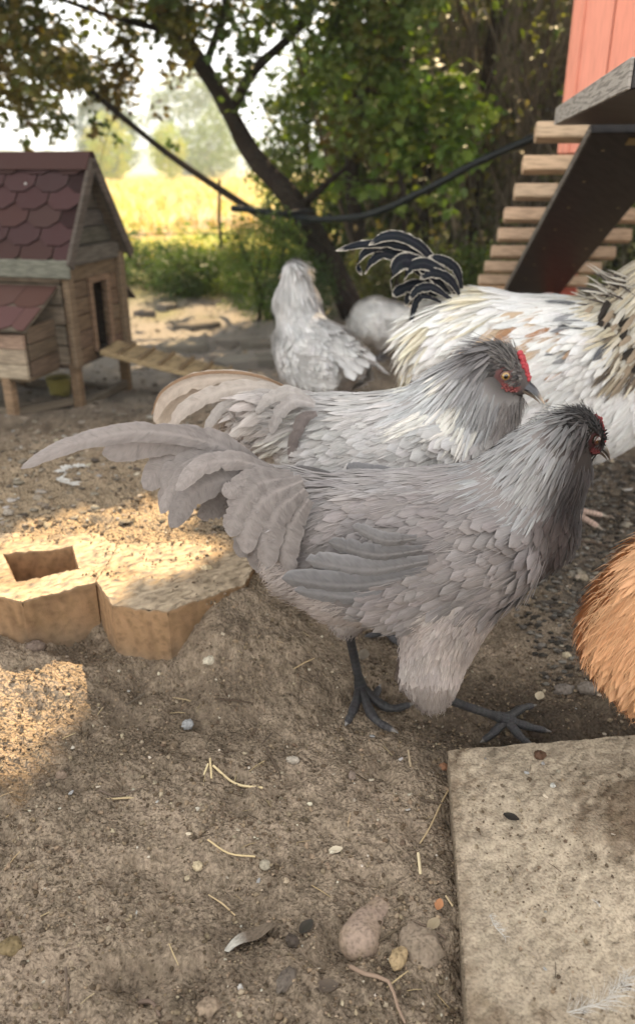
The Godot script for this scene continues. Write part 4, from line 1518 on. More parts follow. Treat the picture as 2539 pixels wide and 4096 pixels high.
func lit(p: Vector3) -> bool:            # whether this piece of canopy would stand between the sun and one of the sunny spots
	var q3 := p - SUN * ((p.y - 0.1) / SUN.y)
	if q3.z < -3.05 - 0.25 * noise.get_noise_2d(q3.x * 40.0, 7.0):      # the crown ends here: trees and meadow beyond stand in the sun
		return true
	var q := Vector2(q3.x, q3.z)
	q += Vector2(noise.get_noise_2d(q.x * 300.0, q.y * 300.0), noise.get_noise_2d(q.x * 300.0 + 90.0, q.y * 300.0)) * 0.05
	var yard := PackedVector2Array([Vector2(-0.62, -1.08), Vector2(-0.49, -1.29), Vector2(-0.33, -1.38), Vector2(-0.17, -1.31), Vector2(-0.06, -1.15), Vector2(-0.05, -1.02), Vector2(-0.13, -0.92), Vector2(-0.2, -0.84), Vector2(-0.38, -0.83), Vector2(-0.9, -0.84), Vector2(-0.95, -1.0)])
	var near := PackedVector2Array([Vector2(-0.36, -0.94), Vector2(-0.29, -0.89), Vector2(-0.225, -0.82), Vector2(-0.215, -0.76), Vector2(-0.25, -0.68), Vector2(-0.32, -0.62), Vector2(-0.75, -0.48), Vector2(-0.9, -0.86), Vector2(-0.42, -0.95)])
	if Geometry2D.is_point_in_polygon(q, yard) or Geometry2D.is_point_in_polygon(q, near):
		return true
	for s in [[-0.02, -1.86, 0.10], [0.06, -1.78, 0.09], [0.11, -1.72, 0.07], [-0.25, -2.6, 0.08], [-0.45, -2.9, 0.09], [0.1, -2.5, 0.07], [0.15, -3.0, 0.09]]:
		if q.distance_to(Vector2(s[0], s[1])) < s[2]:
			return true
	return false


func make_shade_tree() -> void:  # unseen tree added to shade the yard, crown left open over the sunny spots
	var base := Vector3(2.3, gh(2.3, -3.6), -3.6)
	var t := thing("added_shade_tree", "unseen broad tree added behind the red coop, its high crown shaped to shade the yard", "tree", base)
	var g := Geo.new()
	limb(g, [base - Vector3(0, 0.1, 0), base + Vector3(-0.05, 1.2, 0.0), base + Vector3(-0.3, 2.6, -0.1), base + Vector3(-0.6, 3.6, 0)], 0.16, 0.06, Color(0.09, 0.07, 0.055), 14, 10)
	put("trunk", g, mats.bark, t)
	for s in [[Vector3(-1.6, 3.0, 1.0)], [Vector3(-3.6, 2.9, -0.6)], [Vector3(0.6, 3.1, 0.8)], [Vector3(-1.2, 3.0, -1.6)], [Vector3(0.3, 3.2, -1.0)]]:
		var lg := Geo.new()
		limb(lg, [base + Vector3(-0.15, 1.9, 0), base + s[0] * 0.55 + Vector3(0, 0.6, 0), base + s[0] * Vector3(1, 0.95, 1)], 0.07, 0.02, Color(0.09, 0.07, 0.055), 8, 7)
		put("limb", lg, mats.bark, t)
	var r := rng(61)
	var items := []
	for k in 30000:
		var p := Vector3(r.randf_range(-2.1, 2.2), r.randf_range(2.35, 3.3), r.randf_range(-6.7, -1.9))
		if lit(p):
			continue
		items.append([Transform3D(leaf_turn(r, 0.5).scaled_local(Vector3.ONE * r.randf_range(0.10, 0.16)), p), jit(Color(0.07, 0.08, 0.02), r, 0.3, 0.1)])
	scatter("crown", leaf_mesh("maple", mats.leaf), items, t)


func make_thicket() -> void:
	var r := rng(71)
	var clump := clump_mesh(14, 0.42, 5, mats.leaf)
	var narrow := clump_mesh(16, 0.5, 6, mats.leaf, "narrow")
	var dark := [Color(0.15, 0.17, 0.065), Color(0.18, 0.19, 0.075), Color(0.2, 0.18, 0.095)]
	var mid := [Color(0.11, 0.15, 0.04), Color(0.09, 0.125, 0.036), Color(0.15, 0.155, 0.045)]
	# the dense hedge behind everything on the right
	var spots := [[0.52, -6.9, 0.38, 0.8], [0.75, -6.9, 0.6, 1.0], [1.5, -6.7, 0.65, 1.1], [2.3, -6.5, 0.7, 1.1], [3.1, -6.2, 0.7, 1.1], [1.15, -7.6, 0.7, 1.3], [2.6, -7.8, 0.8, 1.4]]
	var said := ["behind the leaning trunk", "behind the middle of the vine thicket", "behind the white rooster", "behind the ramp", "behind the red coop", "tallest and farthest, behind the thicket", "far back behind the red coop"]
	for k in spots.size():
		var s: Array = spots[k]
		shrub("dark_bush", "dense dark green bush " + said[k], "bush", Vector3(s[0], -0.12, s[1]), Vector3(s[2], s[3], 0.5), 2000, 0.11, dark, clump, 100 + k, Color(0.08, 0.065, 0.05), "dark bushes behind the yard")
	# tangle of bare hanging vine stems
	var at := Vector3(0.9, gh(0.9, -5.2), -5.2)
	var t := thing("vine_thicket", "tangle of thin brown hanging vine stems with few leaves, left of the red coop", "thicket", at)
	var g := Geo.new()
	for k in 330:
		var x := 0.25 + r.randf() * 1.75
		if r.randf() < 0.5:
			x = 0.85 + r.randf() * 0.8
		var z := r.randf_range(-5.9, -4.7)
		var top := Vector3(x + r.randf_range(-0.7, 0.7), r.randf_range(1.2, 2.3), z + r.randf_range(-0.3, 0.3))
		var bot := Vector3(x + r.randf_range(-0.15, 0.15), r.randf_range(-0.1, 0.7), z)
		var m := top.lerp(bot, 0.5) + rv(r) * 0.12
		var w := r.randf_range(0.002, 0.0055) if r.randf() < 0.88 else r.randf_range(0.008, 0.016)
		var c := jit(Color(0.44, 0.38, 0.29) if r.randf() < 0.6 else Color(0.26, 0.21, 0.155), r, 0.3)
		var q := spline([bot, bot.lerp(m, 0.5) + rv(r) * 0.05, m, m.lerp(top, 0.5) + rv(r) * 0.06, top], 10)
		g.tube(q, range(11).map(func(i): return w * (1.1 - 0.05 * i)), [c], 4, false)
		if r.randf() < 0.8:
			var p: Vector3 = q[r.randi_range(3, 9)]
			g.tube(spline([p, p + Vector3(r.randf_range(-0.2, 0.2), r.randf_range(-0.05, 0.2), r.randf_range(-0.1, 0.1)), p + Vector3(r.randf_range(-0.45, 0.45), r.randf_range(-0.1, 0.4), r.randf_range(-0.2, 0.2))], 6), range(7).map(func(i): return w * (0.7 - 0.09 * i)), [c], 4, false)
	put("stems", g, mats.bark, t, true)
	for s in [[Vector3(0.36, -0.1, -5.0), Vector3(0.20, 0.55, -5.05), Vector3(0.30, 1.4, -5.1), Vector3(0.2, 2.2, -5.0)], [Vector3(0.62, -0.1, -5.3), Vector3(0.66, 0.5, -5.2), Vector3(0.48, 1.3, -5.2), Vector3(0.5, 2.2, -5.1)], [Vector3(1.05, -0.1, -5.5), Vector3(0.98, 0.7, -5.4), Vector3(1.1, 2.2, -5.2)]]:
		var lg := Geo.new()
		limb(lg, s, 0.055, 0.03, Color(0.075, 0.06, 0.048), 14, 9, 0.1, s[0].x)
		put("trunk", lg, mats.bark, t)
	var list := []
	for k in 300:
		var x := r.randf_range(0.15, 1.9)
		list.append([Vector3(x, r.randf_range(0.0, 1.95), r.randf_range(-5.6, -4.6)), r.randf_range(0.07, 0.17), r.randi_range(5, 14), [Color(0.19, 0.23, 0.085), Color(0.15, 0.19, 0.07), Color(0.24, 0.23, 0.09), Color(0.25, 0.2, 0.1)][r.randi() % 4]])
	scatter("foliage", leaf_mesh("round", mats.leaf), sprays(list, r, 0.05, 0.8), t)
	# young maple with fresh green leaves in front of the thicket
	at = Vector3(0.42, gh(0.42, -4.45), -4.45)
	t = thing("young_maple", "young maple with fresh green leaves between the leaning trunk and the vine thicket", "tree", at)
	g = Geo.new()
	limb(g, [at, Vector3(0.46, 0.4, -4.45), Vector3(0.38, 0.9, -4.5), Vector3(0.45, 1.5, -4.5)], 0.02, 0.006, Color(0.1, 0.08, 0.06), 10, 6)
	for k in 9:
		var a := Vector3(0.42, 0.35 + k * 0.1, -4.47)
		limb(g, [a, a + Vector3(r.randf_range(-0.25, 0.25), 0.1, r.randf_range(-0.1, 0.1)), a + Vector3(r.randf_range(-0.5, 0.5), 0.12, r.randf_range(-0.2, 0.2))], 0.007, 0.003, Color(0.1, 0.08, 0.06), 6, 5)
	put("trunk", g, mats.bark, t)
	list = []
	for k in 100:
		var p := Vector3(0.40 + r.randf_range(-0.42, 0.5), 0.45 + r.randf_range(0.0, 0.62), -4.45 + r.randf_range(-0.25, 0.2))
		if k < 60:
			p = Vector3(0.52 + r.randf_range(-0.22, 0.2), r.randf_range(0.68, 1.05), -4.4 + r.randf_range(-0.2, 0.2))
		list.append([p, r.randf_range(0.06, 0.12), r.randi_range(6, 13), [Color(0.17, 0.25, 0.06), Color(0.15, 0.22, 0.055), Color(0.23, 0.28, 0.07)][r.randi() % 3]])
	scatter("crown", leaf_mesh("maple", mats.leaf), sprays(list, r, 0.06, 0.9), t)
	shrub("leafy_bush", "tall light green bush just behind the leaning trunk, between it and the young maple", "bush", Vector3(0.02, gh(0.02, -5.8), -5.8), Vector3(0.42, 0.72, 0.3), 1000, 0.085, [Color(0.15, 0.20, 0.065), Color(0.19, 0.22, 0.075), Color(0.12, 0.16, 0.055)], clump, 138)
	# green shrub at the foot of the trunk, ivy in front of the meadow
	shrub("green_shrub", "bright green bushy shrub at the foot of the leaning trunk", "shrub", Vector3(-0.27, gh(-0.27, -4.1), -4.1), Vector3(0.20, 0.26, 0.2), 420, 0.055, [Color(0.14, 0.21, 0.045), Color(0.12, 0.17, 0.04), Color(0.18, 0.23, 0.055)], narrow, 131)
	shrub("green_shrub", "smaller grey-green shrub right behind the hen that faces away", "shrub", Vector3(-0.08, gh(-0.08, -3.75), -3.75), Vector3(0.16, 0.17, 0.14), 260, 0.045, [Color(0.065, 0.10, 0.03), Color(0.055, 0.08, 0.03)], narrow, 132)
	shrub("green_shrub", "leafy shrub left of the trunk's foot, at the meadow's edge", "shrub", Vector3(-0.62, gh(-0.62, -5.0), -5.0), Vector3(0.30, 0.13, 0.2), 300, 0.06, [Color(0.10, 0.14, 0.035), Color(0.13, 0.16, 0.04)], narrow, 133)
	shrub("ivy_patch", "low bluish-green ivy at the meadow's edge behind the wooden coop", "ivy", Vector3(-1.12, gh(-1.1, -5.3), -5.3), Vector3(0.55, 0.13, 0.3), 620, 0.055, [Color(0.07, 0.105, 0.05), Color(0.10, 0.14, 0.06)], clump, 134)
	shrub("ivy_patch", "taller ivy clump against the right end of the low ivy", "ivy", Vector3(-0.78, gh(-0.78, -4.8), -4.85), Vector3(0.2, 0.13, 0.16), 260, 0.05, [Color(0.075, 0.115, 0.045), Color(0.11, 0.15, 0.05)], clump, 135)
	shrub("dark_bush", "deep green undergrowth between the trunk's foot and the little hen", "bush", Vector3(0.45, gh(0.45, -4.6), -4.6), Vector3(0.3, 0.18, 0.2), 320, 0.06, dark, clump, 136)
	shrub("dark_bush", "low undergrowth behind the white rooster's tail", "bush", Vector3(1.0, gh(1.0, -4.5), -4.5), Vector3(0.35, 0.16, 0.2), 320, 0.06, mid, clump, 137)


func make_meadow() -> void:
	off = Vector3.ZERO
	var r := rng(81)
	var tuft := Geo.new()
	for k in 11:
		var a := r.randf() * TAU
		var d := Vector3(cos(a), 0, sin(a))
		var p := d * r.randf() * 0.25
		var h := r.randf_range(0.6, 1.0)
		hair(tuft, p, p + Vector3(0, h * 0.6, 0) + d * 0.12, p + Vector3(0, h, 0) + d * 0.4, 0.03, Color.WHITE * 0.7, Color.WHITE, Vector3.UP)
	var items := []
	for k in 15000:
		var z := -6.3 - pow(r.randf(), 2.0) * 50.0
		var x := r.randf_range(-0.62, 0.12) * -z
		var n := noise.get_noise_2d(x * 14.0, z * 14.0)
		var c := Color(0.62, 0.54, 0.28)
		if n > 0.1:
			c = Color(0.55, 0.45, 0.33)
		elif n < -0.2 or z > -8.0 and r.randf() < 0.6:
			c = Color(0.40, 0.45, 0.17)
		var s := r.randf_range(0.16, 0.34) * (0.65 if z > -9.0 else 1.0)
		items.append([Transform3D(Basis(Vector3.UP, r.randf() * TAU).scaled_local(Vector3(s, s, s)), Vector3(x, gh(x, z), z)), jit(c, r, 0.35, 0.16)])
	scatter("meadow_grass", tuft.mesh(mats.grass), items)
	# far trees and bushes beyond the meadow
	var clump := clump_mesh(16, 0.5, 9, mats.leaf)
	items = []
	for k in 520:
		var z := -6.4 - pow(r.randf(), 1.6) * 14.0
		var x := r.randf_range(-0.6, 0.08) * -z
		var s := r.randf_range(0.07, 0.16)
		var c: Color = [Color(0.20, 0.25, 0.09), Color(0.30, 0.31, 0.10), Color(0.36, 0.26, 0.14), Color(0.16, 0.2, 0.1)][r.randi() % 4]
		items.append([Transform3D(Basis(Vector3.UP, r.randf() * TAU).scaled_local(Vector3(s * 1.3, s, s * 1.3)), Vector3(x, gh(x, z) + s * 0.6, z)), jit(c, r, 0.3, 0.1)])
	scatter("meadow_weeds", clump, items)
	var gold := [Color(0.40, 0.42, 0.07), Color(0.48, 0.42, 0.08), Color(0.30, 0.36, 0.07)]
	var blue := [Color(0.10, 0.14, 0.10), Color(0.13, 0.16, 0.11)]
	var list := [
		["far_tree", "yellow-green round tree in the middle of the meadow's far side", "tree", Vector3(-10.6, -0.1, -44), Vector3(1.1, 1.55, 1.0), gold, 320],
		["far_tree", "bluish dark tree behind the yellow-green round one", "tree", Vector3(-15.0, -0.1, -62), Vector3(2.2, 2.9, 1.6), blue, 420],
		["far_tree", "small golden tree right of the yellow-green round one, beside the thin stem", "tree", Vector3(-7.9, -0.1, -46), Vector3(0.8, 1.5, 0.8), gold, 220],
		["far_tree", "pale green far tree nearest the leaning trunk", "tree", Vector3(-6.2, -0.1, -52), Vector3(1.6, 1.9, 1.2), [Color(0.20, 0.24, 0.10)], 260],
		["far_tree", "tall hazy green tree rising behind the others at the back", "tree", Vector3(-12.5, -0.1, -85), Vector3(4.5, 4.6, 3.0), [Color(0.20, 0.23, 0.09), Color(0.16, 0.2, 0.09)], 520],
		["far_hedge", "long golden hedge showing above the wooden coop's roof", "hedge", Vector3(-24, -0.1, -45), Vector3(6.5, 1.6, 1.5), gold, 900],
		["far_hedge", "rusty brown hedge bank low on the horizon beside the coop's ridge", "hedge", Vector3(-19.5, -0.1, -70), Vector3(3.6, 0.9, 1.5), [Color(0.33, 0.19, 0.09), Color(0.28, 0.17, 0.08)], 300],
		["far_tree", "small bare-topped tree standing alone on the horizon beside the ridge", "tree", Vector3(-17.6, -0.1, -66), Vector3(0.7, 1.5, 0.7), [Color(0.2, 0.21, 0.1)], 60],
	]
	for k in list.size():
		var s: Array = list[k]
		var big: float = s[4].y
		shrub(s[0], s[1], s[2], s[3], s[4], s[6], clampf(big * 0.16, 0.2, 0.8), s[5], clump, 200 + k, Color(0.12, 0.1, 0.08), "trees beyond the meadow")
	# wooded low hill on the horizon
	var hill := Geo.new()
	for i in 61:
		for j in 5:
			var x := -230.0 + i * 6.0
			var y := -2.0 + (9.0 + 3.0 * noise.get_noise_2d(x * 2.0, 3.0) + 1.2 * noise.get_noise_2d(x * 22.0, 3.0)) * j / 4.0
			hill.vert(Vector3(x, y, -260.0 - j * 14.0), Vector3.UP, Color(0.13, 0.16, 0.09), Vector2(i, j))
	for i in 60:
		for j in 4:
			hill.quad(i * 5 + j, i * 5 + 5 + j, i * 5 + 6 + j, i * 5 + j + 1)
	hill.smooth()
	off = Vector3.ZERO
	put("hills", hill, mats.plain).set_meta("kind", "structure")
	# a thin stake and a wire along the meadow's edge
	var f := Geo.new()
	f.tube([Vector3(-0.63, -0.15, -5.6), Vector3(-0.655, 0.30, -5.6), Vector3(-0.64, 0.55, -5.6)], [0.012, 0.011, 0.010], [Color(0.10, 0.085, 0.075)], 6)
	single("fence_stake", f, mats.bark, Vector3(-0.63, -0.12, -5.6), "thin dark stake of the wire fence, standing against the sunny meadow", "fence")
	f = Geo.new()
	f.tube(spline([Vector3(-2.6, 0.24, -5.6), Vector3(-1.6, 0.205, -5.6), Vector3(-0.63, 0.22, -5.6), Vector3(0.5, 0.20, -5.7)], 20), range(21).map(func(_i): return 0.004), [Color(0.12, 0.12, 0.12)], 5)
	single("fence_wire", f, mats.metal, Vector3(-0.63, 0.2, -5.6), "slack grey wire stretched level along the meadow's edge", "wire")


# ---------- birds ----------
# one feather lying on the body: root p, direction d, outward n
func plume(g: Geo, p: Vector3, d: Vector3, n: Vector3, L: float, W: float, lift: float, curve: float, tip: float, c: Color, edge: float, rows := 5, root := 0.80) -> void:
	var s := d.cross(n).normalized()
	var dd := d * cos(lift) + n * sin(lift)
	var nn := n * cos(lift) - d * sin(lift)
	var first := g.v.size()
	for i in rows + 1:
		var t := float(i) / rows
		var w := W * 0.5 * (0.45 + 0.55 * minf(1.0, t * 2.5)) * sqrt(maxf(0.004, 1.0 - pow(t, tip))) * (1.0 + 0.16 * sin(p.x * 9000.0 + i * 2.3))
		var pos := p + dd * (L * t) - nn * (curve * L * t * t)
		var nr := (nn + dd * (2.0 * curve * t)).normalized()
		var drop := nr * (w * 0.22)
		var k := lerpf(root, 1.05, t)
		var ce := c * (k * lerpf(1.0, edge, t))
		var vv := t * L * 25.0
		g.vert(pos + s * w - drop, (nr + s * 0.55).normalized(), ce, Vector2(1, vv - 0.35))
		g.vert(pos, nr, c * k, Vector2(0, vv))
		g.vert(pos - s * w - drop, (nr - s * 0.55).normalized(), ce, Vector2(1, vv - 0.35))
	for i in rows:
		var a := first + i * 3
		g.quad(a, a + 3, a + 4, a + 1)
		g.quad(a + 1, a + 4, a + 5, a + 2)


# one large quill: a vane swept along a curve; o: edge (colour of the rim), tip (roundness), camber, fray, shaft
func quill(called: String, parent: Node, pts: Array, W: float, side: Vector3, c0: Color, c1: Color, o := {}) -> MeshInstance3D:
	var g := Geo.new()
	vane(g, pts, W, side, c0, c1, o)
	return put(called, g, o.get("mat", mats.feather), parent)


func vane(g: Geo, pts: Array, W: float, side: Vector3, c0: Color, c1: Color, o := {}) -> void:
	var rows: int = o.get("rows", 30)
	var cols := 4
	var q := spline(pts, rows)
	var tip: float = o.get("tip", 6.0)
	var camber: float = o.get("camber", 0.15)
	var fray: float = o.get("fray", 0.06)
	var bias: float = o.get("bias", 0.0)
	var edge = o.get("edge", null)
	var shaft: Color = o.get("shaft", c1 * 1.06)
	var sd: float = pts[0].x * 991.0 + pts[0].y * 613.0 + pts[-1].y * 377.0
	var first := g.v.size()
	var run := 0.0
	var cuts := []
	var cr := RandomNumberGenerator.new()
	cr.seed = int(absf(sd) * 7.0) + 11
	for k in o.get("splits", 5):
		cuts.append([cr.randf_range(0.3, 0.97), -1.0 if cr.randf() < 0.5 else 1.0, cr.randf_range(0.15, 0.5)])
	for i in rows + 1:
		var t := float(i) / rows
		var tg: Vector3 = (q[mini(i + 1, rows)] - q[maxi(i - 1, 0)]).normalized()
		var s := (side - tg * side.dot(tg)).normalized()
		var n := s.cross(tg)
		if n.z < 0:
			n = -n
		if i > 0:
			run += q[i].distance_to(q[i - 1])
		var w := W * 0.5 * (0.45 + 0.55 * smoothstep(0.0, 0.4, t)) * sqrt(maxf(0.002, 1.0 - pow(t, tip)))
		for j in range(-cols, cols + 1):
			var u := float(j) / cols
			var au := absf(u)
			var ww := w * (1.0 + bias * signf(u))
			ww *= 1.0 + 0.8 * fray * fine.get_noise_2d(sd + run * 9000.0, u * 40.0) * smoothstep(0.4, 1.0, au)
			for e in cuts:
				if e[1] * u > 0.3:
					ww *= 1.0 - e[2] * exp(-pow((t - e[0]) / 0.014, 2.0))
			var p: Vector3 = q[i] + s * (u * ww) - n * (au * au * w * camber) + n * (0.0009 * fine.get_noise_2d(run * 2200.0 + sd, u * 900.0))
			var c := c0.lerp(c1, t)
			c *= 1.0 + 0.10 * fine.get_noise_2d(run * 3000.0 + au * 800.0 + sd, u * 60.0)
			if j == 0:
				c = shaft.lerp(c, 0.35 + 0.5 * t)
			if edge != null and (au > 0.8 or t > 0.94):
				c = c.lerp(edge, clampf(maxf(smoothstep(0.80, 1.0, au) * 0.85, smoothstep(0.92, 1.0, t)) + 0.25 * fine.get_noise_2d(run * 900.0 + sd, u * 50.0), 0.0, 0.9))
			elif edge == null and au > 0.85:
				c *= o.get("rim", 1.08)
			g.vert(p, (n + s * (u * camber * 1.6)).normalized(), c, Vector2(au, run * 25.0 - au * 0.35))
	var hr := RandomNumberGenerator.new()
	hr.seed = int(absf(sd) * 10.0) + 3
	var m := cols * 2 + 1
	for k in o.get("barbs", 130):
		var i := hr.randi_range(2, rows - 1)
		var j0 := hr.randi_range(0, cols - 1)
		var sg := 1 if hr.randf() < 0.5 else -1
		var a: Vector3 = g.v[first + i * m + cols + sg * j0].lerp(g.v[first + (i - 1) * m + cols + sg * j0], hr.randf())
		var b: Vector3 = g.v[first + mini(rows, i + 1) * m + cols + sg * cols].lerp(g.v[first + i * m + cols + sg * cols], hr.randf())
		b = a.lerp(b, hr.randf_range(0.8, 1.06) if hr.randf() < 0.85 else 1.18)
		var n := g.n[first + i * m + cols + sg * (cols - 1)]
		var c := g.c[first + i * m + cols + sg * 2] * hr.randf_range(0.88, 1.12)
		var up := n * 0.0008
		hair(g, a + up, a.lerp(b, 0.55) + up * 1.6, b + up, 0.00028, c, c, n)
	for k in o.get("fringe", 110):          # loose barbs that soften the rim
		var i := hr.randi_range(3, rows - 1)
		var sg := 1 if hr.randf() < 0.5 else -1
		var f := hr.randf()
		var a: Vector3 = g.v[first + i * m + cols + sg * (cols - 1)].lerp(g.v[first + (i - 1) * m + cols + sg * (cols - 1)], f)
		var b: Vector3 = g.v[first + mini(rows, i + 1) * m + cols + sg * cols].lerp(g.v[first + i * m + cols + sg * cols], f)
		var n := g.n[first + i * m + cols + sg * (cols - 1)]
		var out := (b - a) * hr.randf_range(1.05, 1.5)
		hair(g, a, a + out * 0.6 + n * 0.0004, a + out, 0.00035, g.c[first + i * m + cols + sg * (cols - 1)], g.c[first + i * m + cols + sg * cols], n)
	for i in rows:
		for j in cols * 2:
			var a := first + i * m + j
			var nn := (g.v[a + 1] - g.v[a]).cross(g.v[a + m] - g.v[a])
			if nn.dot(g.n[a]) > 0:
				g.quad(a, a + 1, a + m + 1, a + m)
			else:
				g.quad(a, a + m, a + m + 1, a + 1)


func bone_dist(bn: Array, p: Vector3) -> float:
	var a: Vector3 = bn[0]
	var b: Vector3 = bn[2]
	var pa := p - a
	var ba := b - a
	pa.z /= bn[4]
	ba.z /= bn[4]
	var h := clampf(pa.dot(ba) / maxf(ba.dot(ba), 1e-9), 0.0, 1.0)
	return (pa - ba * h).length() - lerpf(bn[1], bn[3], h)


# spreads feathers over the mesh of a body. regions: name -> {sp, L, W, lift, curve, tip, droop, edge, part, down}
func cover(body: Geo, bones: Array, regions: Dictionary, colf: Callable, skip: Callable, sd: int) -> Dictionary:
	var r := rng(sd)
	var out := {}
	var grid := {}
	var flows := bones.map(func(b): return b[6])
	for q in range(0, body.ix.size(), 3):
		var a := body.v[body.ix[q]]
		var b := body.v[body.ix[q + 1]]
		var c := body.v[body.ix[q + 2]]
		var area := (b - a).cross(c - a).length() * 0.5
		if area < 1e-9:
			continue
		var mid := (a + b + c) / 3.0
		var best := -1
		var dmin := 1e9
		var ds := []
		for k in bones.size():
			var d := bone_dist(bones[k], mid)
			ds.append(d)
			if d < dmin:
				dmin = d
				best = k
		var name: String = bones[best][5]
		if not regions.has(name):
			continue
		var R: Dictionary = regions[name]
		var flow := Vector3.ZERO
		for k in bones.size():
			flow += flows[k] * exp(-(ds[k] - dmin) / 0.012)
		var tries: float = area / (R.sp * R.sp) * 2.2
		var cnt := int(tries) + (1 if r.randf() < tries - int(tries) else 0)
		for e in cnt:
			var u := r.randf()
			var w := r.randf()
			if u + w > 1.0:
				u = 1.0 - u
				w = 1.0 - w
			var p := a + (b - a) * u + (c - a) * w
			var n := (body.n[body.ix[q]] * (1.0 - u - w) + body.n[body.ix[q + 1]] * u + body.n[body.ix[q + 2]] * w).normalized()
			if skip.call(p, n, name):
				continue
			var sp: float = R.sp
			var key := Vector3i((p / sp).floor())
			var ok := true
			for dx in [-1, 0, 1]:
				for dy in [-1, 0, 1]:
					for dz in [-1, 0, 1]:
						var cell := key + Vector3i(dx, dy, dz)
						if grid.has(cell):
							for o in grid[cell]:
								if o.distance_squared_to(p) < sp * sp * 0.72:
									ok = false
				if not ok:
					break
			if not ok:
				continue
			if grid.has(key):
				grid[key].append(p)
			else:
				grid[key] = [p]
			var f := flow + Vector3(0, -R.get("droop", 0.0) * absf(n.z), 0)
			f = f + rv(r) * 0.16 * f.length()
			f = (f - n * f.dot(n)).normalized()
			if f.length() < 0.5:
				continue
			var col: Color = jit(colf.call(p, n, name), r, R.get("vary", 0.10), 0.02)
			var part: String = R.get("part", "plumage")
			if not out.has(part):
				out[part] = Geo.new()
			var k := r.randf_range(0.8, 1.2)
			if R.get("down", false):
				for h in 3:
					var f2 = (f + rv(r) * 0.35 + n * R.lift).normalized()
					var p2 := p + rv(r) * sp * 0.5
					var e1: Vector3 = p2 + f2 * (R.L * k * 0.55)
					var e2: Vector3 = e1 + (f2 + f * 0.5 - n * 0.25).normalized() * (R.L * k * 0.45)
					hair(out[part], p2 - n * 0.002, e1, e2, R.W * r.randf_range(0.6, 1.2), col * 0.88, col * 1.05, (n + f2 * 0.3).normalized())
			else:
				var tipd := 1.0
				var tp: Vector3 = p + f * (R.L * k * 0.85)
				for bn in bones:
					tipd = minf(tipd, bone_dist(bn, tp))
				var over := clampf((0.004 - tipd) / (R.L * k * 0.85), 0.0, 0.6)
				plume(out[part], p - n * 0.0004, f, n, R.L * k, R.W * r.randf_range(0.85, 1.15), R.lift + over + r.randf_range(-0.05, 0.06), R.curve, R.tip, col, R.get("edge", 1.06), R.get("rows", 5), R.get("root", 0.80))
				var sd2 := f.cross(n)
				for h in R.get("hairs", 3):
					var w2: float = R.W * r.randf_range(-0.48, 0.48)
					var l0: float = R.L * r.randf_range(0.25, 0.6)
					var l1: float = R.L * k * r.randf_range(0.85, 1.12)
					var up: float = (R.lift + over) * 0.9
					var h0 := p + sd2 * w2 + f * l0 + n * (l0 * up + 0.0009)
					var h2 = p + sd2 * (w2 * 1.35) + f * l1 + n * (l1 * up - R.curve * l1 + 0.0010 + r.randf_range(0.0, 0.0015))
					hair(out[part], h0, h0.lerp(h2, 0.6) + n * 0.0006, h2, R.get("hw", 0.00038), col * r.randf_range(0.8, 1.0), col * r.randf_range(0.9, 1.3), n)
	return out


# legs: shank from the hock to the foot, then toes; toes are lists of points
func leg(parent: Node, shank: Array, r0: float, toes: Array, c: Color, claw := Color(0.30, 0.27, 0.24)) -> void:
	var g := Geo.new()
	var q := spline(shank, 34)
	var rad := []
	var cols := []
	for k in 35:
		var t := k / 34.0
		rad.append(r0 * (1.15 - 0.45 * smoothstep(0.0, 0.35, t) + 0.35 * smoothstep(0.8, 1.0, t)) * (1.0 + 0.05 * (k % 2)))
		cols.append(c * (1.25 - 0.45 * (k % 2)) * (1.0 + 0.5 * noise.get_noise_2d(k * 90.0, r0 * 9000.0)))
	g.tube(q, rad, cols, 10)
	for tt in toes:
		var qt := spline([shank[-1]] + tt, 26)
		var tr := []
		var tc := []
		for k in 27:
			var t := k / 26.0
			tr.append(r0 * (0.86 - 0.42 * t) * (1.0 + 0.09 * sin(t * 19.0) + 0.05 * (k % 2)) if t < 0.86 else r0 * 0.30 * (1.02 - t) / 0.16 + 0.0004)
			tc.append((c.lerp(c * 1.7, t) * (1.2 - 0.4 * (k % 2)) if t < 0.86 else claw) * (1.0 + 0.4 * noise.get_noise_2d(k * 110.0, r0 * 5000.0 + tt[0].x * 900.0)))
		g.tube(qt, tr, tc, 8)
	put("leg", g, mats.scale, parent)


# head: centre c, radius r, facing f. o: feather colour, skin, beak colours, comb, iris
func head_bones(c: Vector3, r: float, f: Vector3) -> Array:
	var u := (Vector3.UP - f * f.y).normalized()
	return [
		[c - f * r * 0.15, r * 0.98, c + f * r * 0.35 - u * r * 0.05, r * 0.84, 0.92, "head", -f * 0.8 - u * 0.35],
		[c + f * r * 0.4 - u * r * 0.12, r * 0.70, c + f * r * 1.02 - u * r * 0.22, r * 0.44, 0.86, "face", -f - u * 0.2],
		[c - f * r * 0.1 - u * r * 0.55, r * 0.62, c + f * r * 0.35 - u * r * 0.62, r * 0.42, 0.95, "head", -f * 0.5 - u * 0.7],
	]


